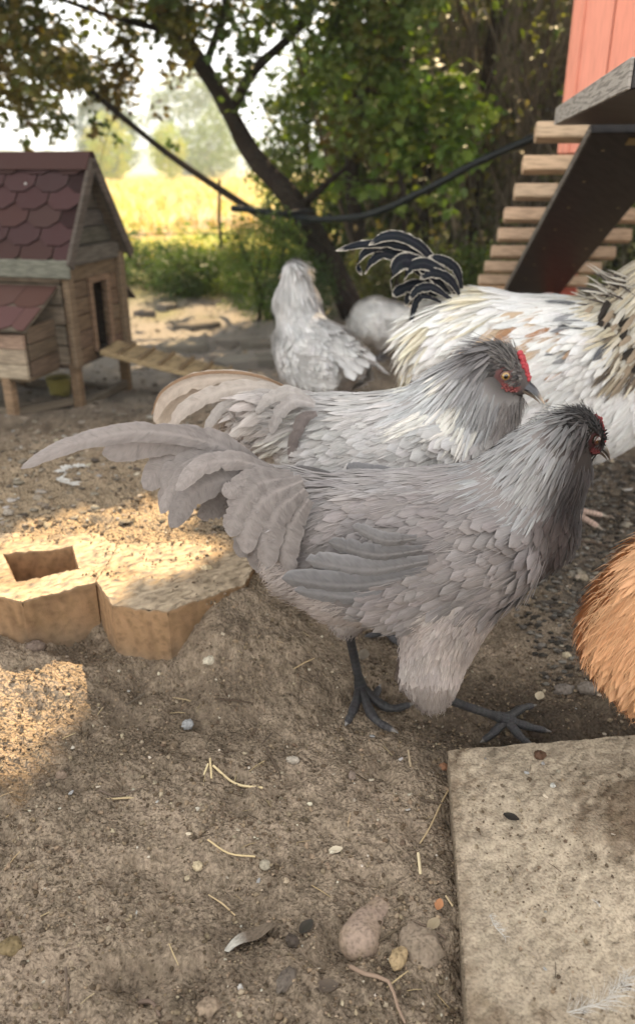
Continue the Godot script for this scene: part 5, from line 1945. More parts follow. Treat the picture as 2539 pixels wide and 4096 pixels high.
func head_details(parent: Node, c: Vector3, r: float, f: Vector3, o: Dictionary) -> void:
	var u := (Vector3.UP - f * f.y).normalized()
	var s := f.cross(u).normalized()          # the bird's right
	# beak
	for half in [0, 1]:
		var g := Geo.new()
		var L: float = r * o.get("beak_long", 1.15)
		var rows := 10
		for i in rows + 1:
			var t := float(i) / rows
			var k := 1.0 - pow(t, 1.7)
			var hw := r * 0.33 * k + 0.0003
			var top := r * (0.27 if half == 0 else 0.02) * (1.0 - pow(t, 2.2)) + 0.0002
			var low := r * (0.05 if half == 0 else 0.17) * (1.0 - t) + 0.0002
			var len := L * t * (1.0 if half == 0 else 0.84)
			var mid := c + f * (r * 1.12 + len) - u * (r * (0.20 if half == 0 else 0.31) + L * 0.30 * t * t * (1.0 if half == 0 else 0.75) + L * 0.06 * t)
			var col: Color = Color(o.beak).lerp(o.beak_tip, smoothstep(0.55, 0.95, t))
			if half == 1:
				col = Color(o.beak).lerp(o.beak_tip, 0.35 + 0.5 * t)
			for j in 13:
				var a := TAU * j / 12
				var y := sin(a)
				g.vert(mid + s * cos(a) * hw + u * y * (top if y > 0 else low), Vector3.UP, col)
		for i in rows:
			for j in 12:
				var a := i * 13 + j
				g.quad(a, a + 1, a + 14, a + 13)
		g.smooth()
		if g.n[13 * 5 + 3].dot(u) < 0:
			for k in g.n.size():
				g.n[k] = -g.n[k]
			for k in range(0, g.ix.size(), 3):
				var x := g.ix[k]
				g.ix[k] = g.ix[k + 1]
				g.ix[k + 1] = x
		put("upper_beak" if half == 0 else "lower_beak", g, mats.horn, parent)
	for side in [1, -1]:
		# eye: a ball with pupil and iris, lids round it
		var out = (s * side * 0.90 + f * 0.36 + u * 0.10).normalized()
		var e = c + f * r * 0.34 + u * r * 0.10 + s * side * r * 0.80
		var er := r * 0.205
		var g := Geo.new()
		var t1 = out.cross(Vector3.UP).normalized()
		var t2 = t1.cross(out)
		for i in 15:
			var a := PI * 0.62 * i / 14
			var col := Color(0.006, 0.005, 0.005)
			if a > 0.46:
				col = Color(o.iris) * lerpf(0.95, 0.55, clampf((a - 0.46) / 0.5, 0.0, 1.0))
			if a > 1.12:
				col = Color(0.03, 0.02, 0.015)
			for j in 19:
				var b := TAU * j / 18
				var nn = out * cos(a) + (t1 * cos(b) + t2 * sin(b)) * sin(a)
				g.vert(e + nn * er, nn, col)
		for i in 14:
			for j in 18:
				var a := i * 19 + j
				g.quad(a, a + 1, a + 20, a + 19)
		var eye := put("eye", g, mats.eye, parent)
		var lid := Geo.new()
		var ring := []
		for j in 21:
			var b := TAU * j / 20
			ring.append(e + out * er * 0.50 + (t1 * cos(b) * 1.06 + t2 * sin(b) * 0.90) * er * 0.92)
		lid.tube(ring, range(21).map(func(_k): return er * 0.13), [Color(o.lid)], 7, false)
		put("eyelid", lid, mats.skin, eye)
		# bare red skin: cheek and earlobe
		g = Geo.new()
		for k in 16:
			var a := k * 2.4
			var q := sqrt(k / 16.0)
			var x := 0.42 + 0.34 * q * cos(a)
			var y := -0.36 + 0.12 * q * sin(a)
			var p = c + f * r * (x + 0.28) + u * r * y + s * side * r * (0.80 - 0.34 * maxf(0.0, x - 0.05))
			ball(g, p, Vector3(0.055, 0.035, 0.04) * r, jit(Color(o.skin), rng(k + 7), 0.15, 0.05), 4, 0.3, k)
		put("cheek", g, mats.skin, parent)
	if o.get("comb", true):
		var g := Geo.new()
		var rr := rng(int(c.x * 9000.0) + 5)
		for k in 33:
			var t := (k / 3) / 10.0
			var row := k % 3 - 1
			var p := c + f * r * lerpf(1.22, 0.52, t) + u * r * (lerpf(0.12, 0.93, t) + 0.06 * sin(t * PI)) + s * r * row * 0.21
			ball(g, p + rv(rr) * r * 0.04, Vector3.ONE * r * rr.randf_range(0.075, 0.115) * (1.2 if row == 0 else 0.9), jit(Color(o.comb_col), rr, 0.12, 0.04), 5, 0.15, k)
		put("comb", g, mats.skin, parent)


# the head: skin coloured by place, short feathers all round the face, and the crest
func make_head(parent: Node, body: Geo, c: Vector3, r: float, f: Vector3, cols: Array, skin: Color, under: Color, sd: int, cell: float, crest := 1.0) -> void:
	var u := (Vector3.UP - f * f.y).normalized()
	var s := f.cross(u)
	var loc := func(p: Vector3) -> Vector3: return Vector3((p - c).dot(f), (p - c).dot(u), (p - c).dot(s)) / r
	var hg := Geo.new()
	var hb := head_bones(c, r, f)
	nets(hg, hb, c - Vector3.ONE * r * 2.2, c + Vector3.ONE * r * 2.2, cell, r * 0.3, func(p):
		var q: Vector3 = loc.call(p)
		var k := smoothstep(1.0, 0.55, Vector2((q.x - 0.70) / 0.50, (q.y + 0.30) / 0.27).length())
		k = maxf(k, 0.55 * smoothstep(0.40, 0.25, Vector2(q.x - 0.30, q.y - 0.08).length()) * smoothstep(0.3, 0.6, absf(q.z)))
		return under.lerp(skin, clampf(k + 0.5 * noise.get_noise_3d(p.x * 2500.0, p.y * 2500.0, p.z * 2500.0) * k, 0.0, 1.0)))
	var rr := rng(sd)
	var regs := {"head": {"sp": r * 0.105, "L": r * 0.36, "W": r * 0.105, "lift": 0.10, "curve": 0.06, "tip": 2.4, "vary": 0.22, "part": "head_plumage", "hairs": 1, "hw": 0.0003, "rows": 4}, "face": {"sp": r * 0.09, "L": r * 0.20, "W": r * 0.07, "lift": 0.08, "curve": 0.06, "tip": 2.4, "vary": 0.22, "part": "head_plumage", "hairs": 1, "hw": 0.0002, "rows": 3}}
	var bare := func(p: Vector3, _n: Vector3, _q: String) -> bool:
		var q: Vector3 = loc.call(p)
		if Vector3(q.x - 0.34, q.y - 0.10, absf(q.z) - 0.80).length() < 0.33:
			return true
		if q.x > 1.08 or Vector2((q.x - 0.70) / 0.46, (q.y + 0.30) / 0.24).length() < 0.95 and absf(q.z) > 0.25:
			return true
		return absf(q.z) < 0.26 and q.x > 0.35 and q.y > 0.05
	var parts := cover(hg, hb, regs, func(_p, _n, _q): return cols[rr.randi() % cols.size()], bare, sd + 1)
	for p in parts:
		put(p, parts[p], mats.feather, parent, true)
	var first := body.v.size()
	for k in hg.v.size():
		body.vert(hg.v[k], hg.n[k], hg.c[k])
	for k in hg.ix:
		body.ix.append(k + first)
	var cg := Geo.new()
	for k in int(620 * crest):
		var d := rv(rr).normalized()
		var x := d.dot(f)
		var y := d.dot(u)
		if y < 0.34 or x > 0.62 or absf(d.dot(s)) < 0.22 and x > 0.45:
			continue
		var p := c + (f * x * 1.0 + u * y * 0.95 + s * d.dot(s) * 0.90) * r
		var flow := (-f * 0.9 - u * 0.2 + rv(rr) * 0.3)
		flow = (flow - d * flow.dot(d)).normalized()
		var col: Color = jit(cols[rr.randi() % cols.size()], rr, 0.2, 0.02)
		var L := r * rr.randf_range(0.5, 1.0) * (1.0 - 0.5 * maxf(0.0, x))
		plume(cg, p - d * 0.002, (flow + u * 0.22).normalized(), d, L, r * 0.10, rr.randf_range(0.02, 0.28), 0.16, 2.2, col, 1.1, 4)
		var e := p + (flow * 0.8 + u * 0.30 + rv(rr) * 0.2) * L * 1.12
		hair(cg, p, p.lerp(e, 0.55) + u * L * 0.06, e, 0.0003, col, col * 1.1, d)
	if cg.v.size():
		put("crest", cg, mats.feather, parent, true)


func std_regions(k := 1.0) -> Dictionary:
	return {
		"back": {"sp": 0.0062 * k, "L": 0.040 * k, "W": 0.0085 * k, "lift": 0.09, "curve": 0.05, "tip": 2.6, "droop": 0.45, "vary": 0.13, "edge": 1.08, "hairs": 3},
		"side": {"sp": 0.0080 * k, "L": 0.031 * k, "W": 0.0140 * k, "lift": 0.09, "curve": 0.05, "tip": 3.0, "droop": 0.3, "vary": 0.10, "edge": 1.06, "hairs": 3, "root": 0.84},
		"wing": {"sp": 0.0088 * k, "L": 0.035 * k, "W": 0.0180 * k, "lift": 0.10, "curve": 0.05, "tip": 3.6, "droop": 0.05, "vary": 0.11, "hairs": 3, "root": 0.78, "edge": 1.12},
		"breast": {"sp": 0.0070 * k, "L": 0.026 * k, "W": 0.0115 * k, "lift": 0.09, "curve": 0.05, "tip": 2.8, "droop": 0.2, "vary": 0.12, "edge": 1.05, "hairs": 3, "root": 0.85},
		"saddle": {"sp": 0.0054 * k, "L": 0.055 * k, "W": 0.0058 * k, "lift": 0.09, "curve": 0.05, "tip": 2.2, "droop": 0.9, "part": "saddle", "vary": 0.16, "edge": 1.10, "rows": 6, "hairs": 2},
		"neck": {"sp": 0.0044 * k, "L": 0.042 * k, "W": 0.0046 * k, "lift": 0.08, "curve": 0.05, "tip": 2.2, "droop": 0.1, "part": "hackle", "vary": 0.17, "edge": 1.10, "rows": 5, "hairs": 2},
		"throat": {"sp": 0.0046 * k, "L": 0.022 * k, "W": 0.0055 * k, "lift": 0.10, "curve": 0.06, "tip": 2.4, "part": "hackle", "vary": 0.2, "hairs": 2},
		"belly": {"sp": 0.0034 * k, "L": 0.018 * k, "W": 0.00045 * k, "lift": 0.30, "down": true, "part": "down", "vary": 0.07},
		"thigh": {"sp": 0.0034 * k, "L": 0.014 * k, "W": 0.00045 * k, "lift": 0.16, "down": true, "part": "down", "vary": 0.07},
		"drum": {"sp": 0.0056 * k, "L": 0.022 * k, "W": 0.0085 * k, "lift": 0.07, "curve": 0.06, "tip": 2.4, "vary": 0.07, "edge": 1.0, "root": 0.95, "hairs": 6, "part": "down"},
		"rump": {"sp": 0.0080 * k, "L": 0.055 * k, "W": 0.017 * k, "lift": 0.14, "curve": 0.12, "tip": 3.2, "droop": 0.6, "part": "tail_coverts", "rows": 6, "hairs": 6},
	}


func finish(t: Node3D, body: Geo, bones: Array, regions: Dictionary, colf: Callable, skip: Callable, sd: int) -> void:
	var parts := cover(body, bones, regions, colf, skip, sd)
	put("body", body, mats.down, t)
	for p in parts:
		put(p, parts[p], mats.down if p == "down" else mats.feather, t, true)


func bare_head(c: Vector3, r: float, f: Vector3) -> Callable:      # no body feathers on the head itself
	return func(p: Vector3, _n: Vector3, reg: String) -> bool:
		var d := p - c
		return d.length() < r * 1.12 and d.dot(f) > -r * 0.25 or d.length() < r * 0.9 or d.dot(f) > r * 0.4 and d.y > -r * 0.9


const LAV := Color(0.335, 0.315, 0.315)


# the front cockerel, side on
func make_front_bird() -> void:
	var z := -0.79
	var base := Vector3(0.10, 0, z)
	var t := thing("cockerel", "lavender-grey cockerel nearest the camera, mid-stride with long drooping tail feathers", "chicken", base, "lavender chickens of the flock")
	var V := func(x: float, y: float, dz := 0.0) -> Vector3: return Vector3(x, y, z + dz)
	var hd := Vector3(0.84, -0.36, -0.22).normalized()
	var hc := Vector3(0.2715, 0.3655, z + 0.002)
	var hr := 0.0245
	var bones := [
		[V.call(0.05, 0.238), 0.070, V.call(0.165, 0.243), 0.076, 0.92, "side", Vector3(-1, -0.16, 0)],
		[V.call(0.06, 0.272), 0.040, V.call(0.165, 0.277), 0.046, 1.0, "back", Vector3(-1, -0.05, 0)],
		[V.call(0.17, 0.232), 0.074, V.call(0.225, 0.258), 0.056, 0.88, "breast", Vector3(-0.75, -0.65, 0)],
		[V.call(0.05, 0.195), 0.050, V.call(0.15, 0.185), 0.056, 0.95, "belly", Vector3(-0.7, -0.5, 0)],
		[V.call(0.02, 0.205), 0.054, V.call(-0.015, 0.215), 0.044, 0.95, "belly", Vector3(-0.8, -0.5, 0)],
		[V.call(0.06, 0.262), 0.048, V.call(0.00, 0.270), 0.038, 0.9, "saddle", Vector3(-0.9, -0.35, 0)],
		[V.call(-0.005, 0.268), 0.040, V.call(-0.045, 0.292), 0.032, 0.75, "rump", Vector3(-0.85, -0.25, 0)],
		[V.call(0.195, 0.280), 0.056, V.call(0.238, 0.330), 0.040, 0.88, "neck", Vector3(-0.55, -0.85, 0)],
		[V.call(0.238, 0.330), 0.040, V.call(0.258, 0.360), 0.028, 0.9, "neck", Vector3(-0.5, -0.85, 0)],
		[V.call(0.235, 0.268), 0.046, V.call(0.258, 0.325), 0.028, 0.85, "throat", Vector3(-0.15, -1, 0)],
		[V.call(0.185, 0.242, 0.056), 0.047, V.call(0.085, 0.212, 0.058), 0.044, 0.42, "wing", Vector3(-1, -0.2, 0)],
		[V.call(0.185, 0.242, -0.056), 0.047, V.call(0.085, 0.212, -0.058), 0.044, 0.42, "wing", Vector3(-1, -0.2, 0)],
		[V.call(0.142, 0.178, 0.034), 0.050, V.call(0.128, 0.100, 0.040), 0.031, 0.85, "drum", Vector3(-0.15, -1, 0)],
		[V.call(0.128, 0.100, 0.040), 0.030, V.call(0.131, 0.064, 0.040), 0.021, 0.95, "thigh", Vector3(0.1, -1, 0)],
		[V.call(0.065, 0.165, -0.034), 0.046, V.call(0.036, 0.116, -0.036), 0.020, 0.9, "thigh", Vector3(-0.2, -1, 0)],
	]
	var grey := func(p: Vector3, n: Vector3, reg: String) -> Color:
		var c := Color(0.275, 0.25, 0.242)
		var k := noise.get_noise_3d(p.x * 420.0, p.y * 420.0, p.z * 420.0)
		if reg == "neck":
			c = Color(0.33, 0.322, 0.318).lerp(Color(0.052, 0.044, 0.042), smoothstep(0.222, 0.268, p.x + (0.33 - p.y) * 0.25))
		elif reg == "throat":
			c = Color(0.048, 0.038, 0.036)
		elif reg == "breast":
			c = Color(0.245, 0.218, 0.208).lerp(Color(0.075, 0.058, 0.053), smoothstep(0.17, 0.262, p.x))
		elif reg == "belly" or reg == "thigh" or reg == "drum":
			c = Color(0.40, 0.35, 0.325)
		elif reg == "side" or reg == "wing":
			c = Color(0.255, 0.228, 0.219)
		elif reg == "back":
			c = Color(0.31, 0.283, 0.275)
		elif reg == "rump":
			c = Color(0.29, 0.26, 0.25)
		return c * Color(1.12, 1.13, 1.14) * (1.0 + 0.34 * k)
	var body := Geo.new()
	nets(body, bones, V.call(-0.11, 0.02, -0.11), V.call(0.32, 0.42, 0.11), 0.0062, 0.022, func(p): return Color(0.235, 0.21, 0.20).lerp(Color(0.36, 0.315, 0.29), smoothstep(0.20, 0.16, p.y)).lerp(Color(0.05, 0.041, 0.039), smoothstep(0.215, 0.26, p.x)))
	var feet := body.v.size()
	make_head(t, body, hc, hr, hd, [Color(0.040, 0.035, 0.034), Color(0.075, 0.066, 0.063), Color(0.028, 0.025, 0.025)], Color(0.085, 0.022, 0.022), Color(0.038, 0.032, 0.031), 301, 0.0026)
	head_details(t, hc, hr, hd, {"beak_long": 1.08, "beak": Color(0.035, 0.032, 0.032), "beak_tip": Color(0.23, 0.17, 0.12), "iris": Color(0.085, 0.04, 0.016), "lid": Color(0.07, 0.028, 0.026), "skin": Color(0.11, 0.025, 0.025), "comb_col": Color(0.20, 0.028, 0.03)})
	var reg := std_regions(1.0)
	reg.neck.L = 0.032
	reg.neck.W = 0.0040
	reg.neck.lift = 0.035
	reg.neck.hairs = 1
	reg.rump.lift = 0.04
	reg.rump.L = 0.04
	finish(t, body, bones, reg, grey, bare_head(hc, hr, hd), 303)
	# folded wing: quills from the lowest primary to the uppermost tertial
	for side in [1, -1]:
		var w := Node3D.new()
		w.name = "wing"
		t.add_child(w, true)
		for k in 6:
			var q := k / 5.0
			var zz: float = z + side * (0.0640 + 0.0270 * q)
			var root: Vector3 = Vector3(0.133, 0.211, -0.72).lerp(Vector3(0.097, 0.287, -0.72), q)
			var tip: Vector3 = [Vector3(0.002, 0.204, -0.72), Vector3(-0.024, 0.213, -0.72), Vector3(-0.037, 0.23, -0.72), Vector3(-0.012, 0.254, -0.72), Vector3(0.011, 0.277, -0.72), Vector3(0.034, 0.297, -0.72)][k]
			root.z = zz
			tip.z = zz - side * 0.007
			var m := root.lerp(tip, 0.5) + Vector3(0, -0.010 + 0.005 * q, side * 0.008)
			var c := Color(0.225, 0.220, 0.226) * (1.0 + 0.10 * sin(k * 2.7))
			quill("flight_feather", w, [root, m, tip], [0.026, 0.030, 0.036, 0.034, 0.026, 0.020][k], Vector3(0.1, 1, side * 0.35), c * 0.80, c * 1.05, {"tip": 9.0, "camber": 0.30, "bias": -0.12, "shaft": Color(0.40, 0.39, 0.40), "fray": 0.03, "rim": 1.28, "barbs": 30, "fringe": 24})
	# tail: [points, width, shade]
	var T := [
		[[Vector3(-0.053, 0.321, -0.8), Vector3(-0.123, 0.356, -0.8), Vector3(-0.189, 0.367, -0.8), Vector3(-0.257, 0.355, -0.8), Vector3(-0.312, 0.33, -0.8)], 0.022, 1.02, 4.0, 0.005],
		[[Vector3(-0.056, 0.325, -0.79), Vector3(-0.113, 0.353, -0.79), Vector3(-0.171, 0.352, -0.79), Vector3(-0.233, 0.336, -0.79)], 0.033, 0.98, 9.0, -0.006],
		[[Vector3(-0.062, 0.316, -0.8), Vector3(-0.115, 0.343, -0.8), Vector3(-0.161, 0.331, -0.8), Vector3(-0.19, 0.299, -0.8)], 0.036, 0.92, 7.0, 0.0],
		[[Vector3(-0.061, 0.315, -0.79), Vector3(-0.114, 0.337, -0.79), Vector3(-0.155, 0.32, -0.79), Vector3(-0.17, 0.275, -0.79)], 0.030, 0.95, 6.0, 0.0],
		[[Vector3(-0.051, 0.324, -0.78), Vector3(-0.093, 0.339, -0.78), Vector3(-0.133, 0.329, -0.78), Vector3(-0.156, 0.302, -0.78), Vector3(-0.169, 0.278, -0.78)], 0.021, 1.05, 5.0, 0.0],
		[[Vector3(-0.046, 0.332, -0.77), Vector3(-0.085, 0.344, -0.77), Vector3(-0.12, 0.339, -0.77), Vector3(-0.146, 0.314, -0.77)], 0.021, 1.08, 6.0, 0.004],
		[[Vector3(-0.06, 0.314, -0.77), Vector3(-0.099, 0.321, -0.77), Vector3(-0.135, 0.302, -0.77), Vector3(-0.158, 0.266, -0.77)], 0.030, 0.80, 6.0, 0.0],
		[[Vector3(-0.062, 0.297, -0.8), Vector3(-0.099, 0.292, -0.8), Vector3(-0.128, 0.267, -0.8)], 0.030, 0.85, 6.0, 0.0],
		[[Vector3(-0.053, 0.292, -0.8), Vector3(-0.09, 0.282, -0.8), Vector3(-0.133, 0.266, -0.8)], 0.026, 0.90, 6.0, 0.0],
		[[Vector3(-0.028, 0.331, -0.76), Vector3(-0.063, 0.329, -0.76), Vector3(-0.087, 0.315, -0.76), Vector3(-0.099, 0.31, -0.76)], 0.021, 1.05, 6.0, 0.0],
		[[Vector3(-0.024, 0.329, -0.755), Vector3(-0.063, 0.32, -0.755), Vector3(-0.086, 0.286, -0.755), Vector3(-0.092, 0.262, -0.755)], 0.030, 1.0, 5.0, 0.0],
		[[Vector3(-0.015, 0.328, -0.75), Vector3(-0.054, 0.308, -0.75), Vector3(-0.073, 0.274, -0.75), Vector3(-0.076, 0.245, -0.75)], 0.032, 1.03, 5.0, 0.0],
		[[Vector3(-0.013, 0.321, -0.745), Vector3(-0.041, 0.296, -0.745), Vector3(-0.053, 0.262, -0.745), Vector3(-0.052, 0.231, -0.745)], 0.034, 0.96, 5.0, 0.0],
		[[Vector3(-0.009, 0.311, -0.742), Vector3(-0.026, 0.283, -0.742), Vector3(-0.033, 0.254, -0.742), Vector3(-0.029, 0.226, -0.742)], 0.030, 1.0, 5.0, 0.0],
		[[Vector3(-0.053, 0.276, -0.79), Vector3(-0.079, 0.251, -0.79), Vector3(-0.087, 0.22, -0.79)], 0.028, 0.9, 5.0, 0.0],
		[[Vector3(-0.044, 0.266, -0.79), Vector3(-0.068, 0.23, -0.79), Vector3(-0.062, 0.197, -0.79)], 0.03, 0.92, 5.0, 0.0],
	]
	for s in T:
		var c: Color = Color(0.33, 0.295, 0.28) * s[2]
		var pts: Array = s[0]
		for k in pts.size():
			pts[k].z += s[4] * k
		var d: Vector3 = pts[-1] - pts[0]
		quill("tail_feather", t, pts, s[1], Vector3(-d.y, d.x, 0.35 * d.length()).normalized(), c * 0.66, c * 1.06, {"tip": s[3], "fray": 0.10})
	# far leg standing, near leg swinging forward
	var dark := Color(0.034, 0.032, 0.033)
	leg(t, [Vector3(0.036, 0.113, z - 0.036), Vector3(0.044, 0.07, z - 0.037), Vector3(0.055, 0.016, z - 0.036)], 0.0080, [
		[Vector3(0.068, 0.013, -0.772), Vector3(0.096, 0.004, -0.755)], [Vector3(0.087, 0.013, -0.791), Vector3(0.123, 0.006, -0.81)], [Vector3(0.042, 0.012, -0.783), Vector3(0.033, 0.003, -0.769)], [Vector3(0.071, 0.01, -0.819), Vector3(0.081, 0.01, -0.843)]], dark, Color(0.28, 0.26, 0.24))
	leg(t, [Vector3(0.131, 0.066, z + 0.040), Vector3(0.172, 0.047, z + 0.040), Vector3(0.222, 0.025, z + 0.036)], 0.0072, [
		[Vector3(0.248, 0.016, z + 0.038), Vector3(0.278, 0.005, z + 0.034)], [Vector3(0.246, 0.020, z + 0.010), Vector3(0.270, 0.012, z - 0.008)], [Vector3(0.235, 0.014, z + 0.052), Vector3(0.250, 0.004, z + 0.064)], [Vector3(0.205, 0.012, z + 0.046), Vector3(0.190, 0.004, z + 0.052)]], dark, Color(0.22, 0.2, 0.18))


# fluff that rises from the root of the tail
func tail_fluff(t: Node3D, at: Vector3, tone: Color, sd: int) -> void:
	var fl := Geo.new()
	var r := rng(sd)
	for k in 1500:
		var p := at + Vector3(r.randf_range(-0.03, 0.03), r.randf_range(-0.035, 0.028), r.randf_range(-0.02, 0.022))
		var d := Vector3(r.randf_range(-1.0, -0.3), r.randf_range(0.0, 0.7), r.randf_range(0.1, 0.45)).normalized() * r.randf_range(0.012, 0.026)
		var c := jit(tone, r, 0.06)
		hair(fl, p, p + d * 0.6, p + d + Vector3(-0.004, -0.004, 0), 0.0003, c * 0.95, c, Vector3(-0.2, 0.6, 0.7))
	put("tail_fluff", fl, mats.down, t, true)


# the second cockerel, half hidden behind the first
func make_second_bird() -> void:
	var z := -1.0
	var t := thing("cockerel", "lavender cockerel behind the front one, its orange eye and red pea comb turned to us", "chicken", Vector3(0.09, 0, z), "lavender chickens of the flock")
	var V := func(x: float, y: float, dz := 0.0) -> Vector3: return Vector3(x, y, z + dz)
	var hd := Vector3(0.88, -0.30, 0.30).normalized()
	var hc := Vector3(0.2290, 0.3850, z + 0.010)
	var hr := 0.0315
	var bones := [
		[V.call(0.02, 0.262), 0.072, V.call(0.14, 0.266), 0.080, 0.92, "side", Vector3(-1, -0.16, 0)],
		[V.call(0.03, 0.300), 0.042, V.call(0.13, 0.303), 0.046, 1.0, "back", Vector3(-1, -0.12, 0)],
		[V.call(0.14, 0.255), 0.078, V.call(0.200, 0.280), 0.060, 0.9, "breast", Vector3(-0.65, -0.75, 0)],
		[V.call(0.02, 0.215), 0.055, V.call(0.14, 0.200), 0.06, 0.95, "belly", Vector3(-0.7, -0.5, 0)],
		[V.call(0.04, 0.290), 0.050, V.call(-0.015, 0.296), 0.040, 0.95, "saddle", Vector3(-0.85, -0.42, 0)],
		[V.call(-0.015, 0.298), 0.046, V.call(-0.062, 0.322), 0.034, 0.8, "rump", Vector3(-0.9, -0.30, 0)],
		[V.call(0.145, 0.300), 0.062, V.call(0.196, 0.350), 0.046, 0.92, "neck", Vector3(-0.50, -0.88, 0)],
		[V.call(0.196, 0.350), 0.046, V.call(0.220, 0.382), 0.033, 0.95, "neck", Vector3(-0.45, -0.9, 0)],
		[V.call(0.205, 0.290), 0.050, V.call(0.232, 0.345), 0.034, 0.92, "throat", Vector3(-0.25, -1, 0)],
		[V.call(0.150, 0.268, 0.060), 0.048, V.call(0.05, 0.238, 0.060), 0.044, 0.42, "wing", Vector3(-1, -0.25, 0)],
		[V.call(0.150, 0.268, -0.060), 0.048, V.call(0.05, 0.238, -0.060), 0.044, 0.42, "wing", Vector3(-1, -0.25, 0)],
		[V.call(0.10, 0.18, 0.036), 0.046, V.call(0.09, 0.11, 0.038), 0.022, 0.9, "thigh", Vector3(-0.1, -1, 0)],
		[V.call(0.06, 0.18, -0.036), 0.046, V.call(0.05, 0.11, -0.038), 0.022, 0.9, "thigh", Vector3(-0.1, -1, 0)],
	]
	var grey := func(p: Vector3, n: Vector3, reg: String) -> Color:
		var c := Color(0.40, 0.385, 0.375)
		var k := noise.get_noise_3d(p.x * 420.0 + 40.0, p.y * 420.0, p.z * 420.0)
		if reg == "neck":
			c = Color(0.42, 0.42, 0.42).lerp(Color(0.16, 0.15, 0.15), smoothstep(0.185, 0.26, p.x + (p.y - 0.34) * 0.6))
			if k > 0.25:
				c = Color(0.52, 0.50, 0.46)
		elif reg == "throat":
			c = Color(0.17, 0.155, 0.15)
		elif reg == "saddle":
			c = Color(0.46, 0.44, 0.40)
		elif reg == "rump":
			c = Color(0.36, 0.325, 0.305)
		elif reg == "breast":
			c = Color(0.36, 0.345, 0.34).lerp(Color(0.18, 0.165, 0.16), smoothstep(0.19, 0.26, p.x))
		elif reg == "belly" or reg == "thigh":
			c = Color(0.42, 0.39, 0.36)
		return c * 1.32 * (1.0 + 0.25 * k)
	var body := Geo.new()
	nets(body, bones, V.call(-0.13, 0.06, -0.12), V.call(0.30, 0.43, 0.12), 0.0075, 0.022, func(p): return Color(0.33, 0.31, 0.30).lerp(Color(0.12, 0.108, 0.102), smoothstep(0.055, 0.03, p.distance_to(hc))))
	make_head(t, body, hc, hr, hd, [Color(0.125, 0.113, 0.108), Color(0.085, 0.078, 0.076), Color(0.19, 0.173, 0.162)], Color(0.29, 0.088, 0.083), Color(0.11, 0.098, 0.093), 311, 0.0030)
	head_details(t, hc, hr, hd, {"beak": Color(0.055, 0.058, 0.065), "beak_tip": Color(0.45, 0.33, 0.23), "iris": Color(0.42, 0.23, 0.045), "lid": Color(0.16, 0.085, 0.08), "skin": Color(0.28, 0.085, 0.08), "comb_col": Color(0.42, 0.06, 0.07)})
	var reg := std_regions(1.0)
	reg.neck.L = 0.050
	reg.neck.lift = 0.045
	reg.neck.hairs = 1
	reg.back = {"sp": 0.0066, "L": 0.046, "W": 0.0085, "lift": 0.11, "curve": 0.05, "tip": 2.4, "droop": 0.55, "vary": 0.16, "edge": 1.12, "part": "saddle", "hairs": 2}
	finish(t, body, bones, reg, grey, bare_head(hc, hr, hd), 313)
	for side in [1, -1]:
		var w := Node3D.new()
		w.name = "wing"
		t.add_child(w, true)
		for k in 7:
			var q := k / 6.0
			var root := Vector3(0.09, 0.225 + 0.04 * q, z + side * (0.072 + 0.008 * q))
			var tip := Vector3(-0.075 + 0.04 * q, 0.225 + 0.05 * q, z + side * (0.064 + 0.008 * q))
			var c := Color(0.36, 0.35, 0.36) * (1.0 + 0.06 * sin(k * 2.2))
			quill("flight_feather", w, [root, root.lerp(tip, 0.5) + Vector3(0, -0.006, side * 0.008), tip], 0.024, Vector3(0.1, 1, side * 0.3), c * 0.88, c, {"tip": 7.0, "rows": 12})
